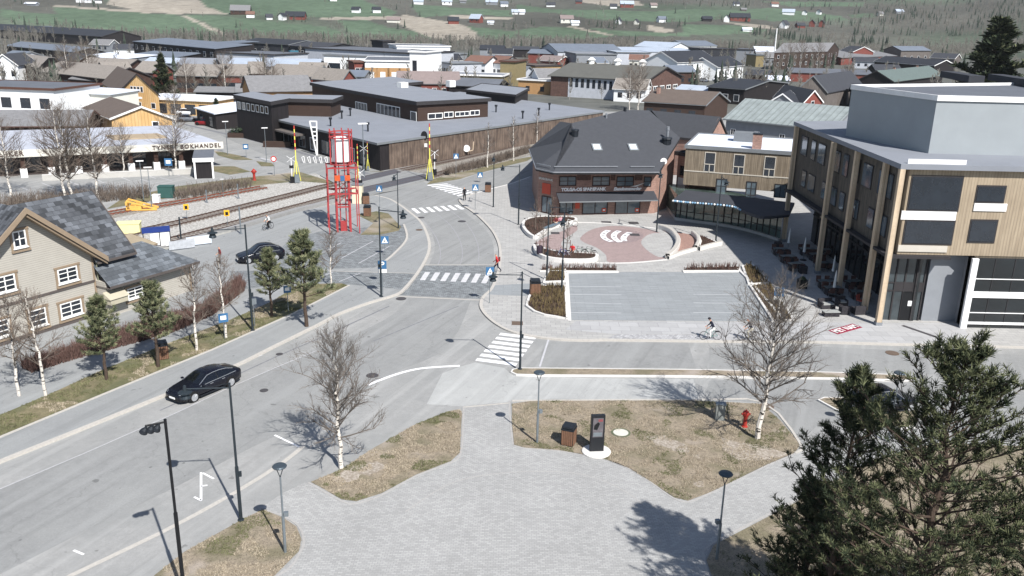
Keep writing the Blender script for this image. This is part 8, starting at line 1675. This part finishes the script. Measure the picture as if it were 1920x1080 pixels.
# ============================================================ INFILL HOUSES OF THE TOWN
GIH = 'small houses filling the town between the larger ones'
for a in [
 ('house', 'small white house left of the long white building, behind the brown hall', 'house', (1222, 113), (1242, 114), 5, 12, 'gx', 2.5, 'white', 'dark', TRIMW, [('f', 3, .2, .8, 1.5, 1.2, 1.4, D2)], GIH),
 ('house', 'low red roofed house between the industrial halls and the white long building', 'house', (1180, 112), (1215, 113), 4.5, 12, 'gx', 2.2, 'cream', 'red', TRIMW, [('f', 4, .1, .9, 1.5, 1.2, 1.3, D2)], GIH),
 ('house', 'yellow house peeping over the brown hall roof', 'house', (1120, 118), (1140, 118), 5, 10, 'gx', 2.0, 'yellow', 'bluegrey', TRIMW, [('f', 3, .2, .8, 1.8, 1.2, 1.3, D2)], GIH),
 ('house', 'small grey house behind the ochre building', 'house', (960, 136), (980, 137), 4.5, 10, 'gx', 2, 'pale', 'feltd', TRIMG, [('f', 2, .3, .7, 1.5, 1.2, 1.3, D2)], GIH),
 ('house', 'white house with black roof left of the brown roofed pair', 'house', (850, 113), (866, 113), 5, 10, 'gx', 2.4, 'white', 'black', TRIMW, [('f', 2, .3, .7, 1.5, 1.2, 1.3, D2)], GIH),
 ('house', 'white low building with black roof above the brown roofed pair', 'house', (915, 101), (960, 102), 4.5, 14, 'gx', 2.6, 'white', 'black', TRIMW, [('f', 4, .2, .8, 1.5, 1.2, 1.3, D2)], GIH),
 ('house', 'dark roofed long shed in front of the birch belt, centre', 'house', (900, 92), (945, 93), 4.5, 14, 'gx', 2.0, 'grey', 'black', TRIMD, [], GIH),
 ('house', 'black roofed low shed at the left of the workshop', 'house', (962, 93), (1010, 94), 4.5, 14, 'gx', 1.6, 'dark', 'dark', TRIMD, [], GIH),
 ('house', 'small grey roofed house right of the carport', 'house', (444, 172), (468, 172), 3.2, 8, 'gx', 1.6, 'dark', 'grey', TRIMG, [('f', 2, .3, .7, 1, 1.2, 1.2, D1)], GIH),
 ('house', 'pale roofed shed behind the dark red gable of the terraced row', 'house', (648, 143), (682, 144), 4, 10, 'gx', 1.6, 'grey', 'bluegrey', TRIMG, [], GIH),
 ('house', 'small dark house between the red gable and the pinkish roof', 'house', (690, 160), (742, 159), 3.4, 10, 'gx', 1.4, 'dark', 'bluegrey', TRIMD, [], GIH),
 ('house', 'brown house with grey roof before the left terraced block', 'house', (132, 148), (182, 152), 3.5, 10, 'gx', 2.0, 'brown', 'grey', TRIMD, [('f', 4, .15, .85, 1, 1.3, 1.3, D1)], GIH),
 ('house', 'grey roofed row behind the leftmost terraced block', 'house', (150, 121), (238, 125), 5, 10, 'gx', 2.0, 'brown', 'greybrown', TRIMD, [], GIH),
 ('house', 'white roofed low building before the dark apartment block', 'house', (270, 117), (330, 119), 4, 10, 'gx', 1.6, 'grey', 'blue', TRIMG, [], GIH),
 ('house', 'grey roofed row before the grey panelled warehouse', 'house', (336, 121), (398, 122), 4.5, 10, 'gx', 2.0, 'grey', 'felt', TRIMG, [], GIH),
 ('house', 'low house behind the white gabled house at the left edge', 'house', (0, 106), (32, 108), 4.5, 12, 'gx', 2, 'pale', 'bluegrey', TRIMG, [], GIH),
 ('house', 'dark roofed house on the left in front of the yard with white cars', 'house', (110, 112), (145, 114), 4, 12, 'gx', 2.2, 'brown', 'dark', TRIMG, [], GIH),
 ('house', 'small reddish house at the right before the wooded slope', 'house', (1610, 98), (1640, 98), 5, 12, 'gx', 2.5, 'red', 'grey', TRIMW, [], GIH),
 ('house', 'grey house with flat gable right of the black roofed long house', 'house', (1745, 108), (1790, 110), 5, 12, 'gx', 2.5, 'greywood', 'dark', TRIMW, [], GIH),
 ('house', 'brown low house right of the dark gabled house', 'house', (1600, 176), (1650, 178), 4, 10, 'gx', 2.4, 'greywood', 'black', TRIMG, [], GIH),
 ('house', 'low white shed before the white long building', 'house', (1268, 168), (1325, 172), 3, 9, 'gx', 1.2, 'pale', 'blue', TRIMG, [], GIH),
 ('house', 'low dark building between the white wing and the black low pitched roof', 'house', (1398, 140), (1440, 142), 4, 10, 'gx', 1.6, 'brown', 'dark', TRIMD, [], GIH),
 ('house', 'pale sheet roof building before the school trees', 'house', (1440, 150), (1480, 151), 3.5, 9, 'gx', 1.2, 'pale', 'snow', TRIMG, [], GIH),
 ]: simple(*a)

for i, (px, w_, l) in enumerate([((1600, 128), 12, 'pale grey house in the gap behind the long red block'), ((1420, 122), 11, 'small grey house between the white wing and the school'), ((1255, 160), 10, 'low brown house at the foot of the white meeting house'), ((1150, 190), 9, 'small pale shed beside the brown hall base'),
    ((1640, 150), 11, 'dark house between the red block and the green roofed house'), ((1010, 176), 9, 'low white garage before the ochre building'), ((905, 128), 10, 'low grey garage before the brown roofed pair'), ((560, 158), 9, 'small brown shed between the terraced row and the long grey roof'), ((215, 112), 11, 'small white roofed house in the upper left'), ((170, 96), 12, 'grey house in the trees of the upper left'), ((300, 98), 11, 'brown house just before the dark apartment block'), ((90, 76), 12, 'grey house in front of the very long dark barn')]):
    a_ = G(*px); b_2 = a_+Vector((w_, (i % 3-1)*3, 0)); q0, q1 = a_, b_2
    simple('house', l, 'house', q0, q1, 3.8+(i % 3)*.6, 9, 'gx', 2.+(i % 2)*.6, ['pale', 'grey', 'brown', 'white', 'dark', 'white', 'grey', 'brown', 'white', 'grey', 'brown', 'greywood'][i], ['dark', 'grey', 'bluegrey', 'greybrown'][i % 4], TRIMW if i % 2 else TRIMG, [('f', 3, .2, .8, 1.3, 1.2, 1.3, D2)], GIH)
# ============================================================ AIR
mb = MB(); mb.box(-7000, -200, -1, 7000, 5600, 1400); HZ = bpy.data.materials.new('haze'); HZ.use_nodes = True; N = HZ.node_tree.nodes; N.remove(N['Principled BSDF'])
pv_ = N.new('ShaderNodeVolumePrincipled'); pv_.inputs['Color'].default_value = (.86, .92, 1, 1); pv_.inputs['Density'].default_value = .00006; HZ.node_tree.links.new(pv_.outputs[0], N['Material Output'].inputs['Volume'])
hz_ = mb.build('haze', HZ); bm = bmesh.new(); bm.from_mesh(hz_.data); bmesh.ops.recalc_face_normals(bm, faces=bm.faces); bm.to_mesh(hz_.data); bm.free(); tag(hz_, 'thin pale air over the town and valley', 'haze', None, 'stuff')
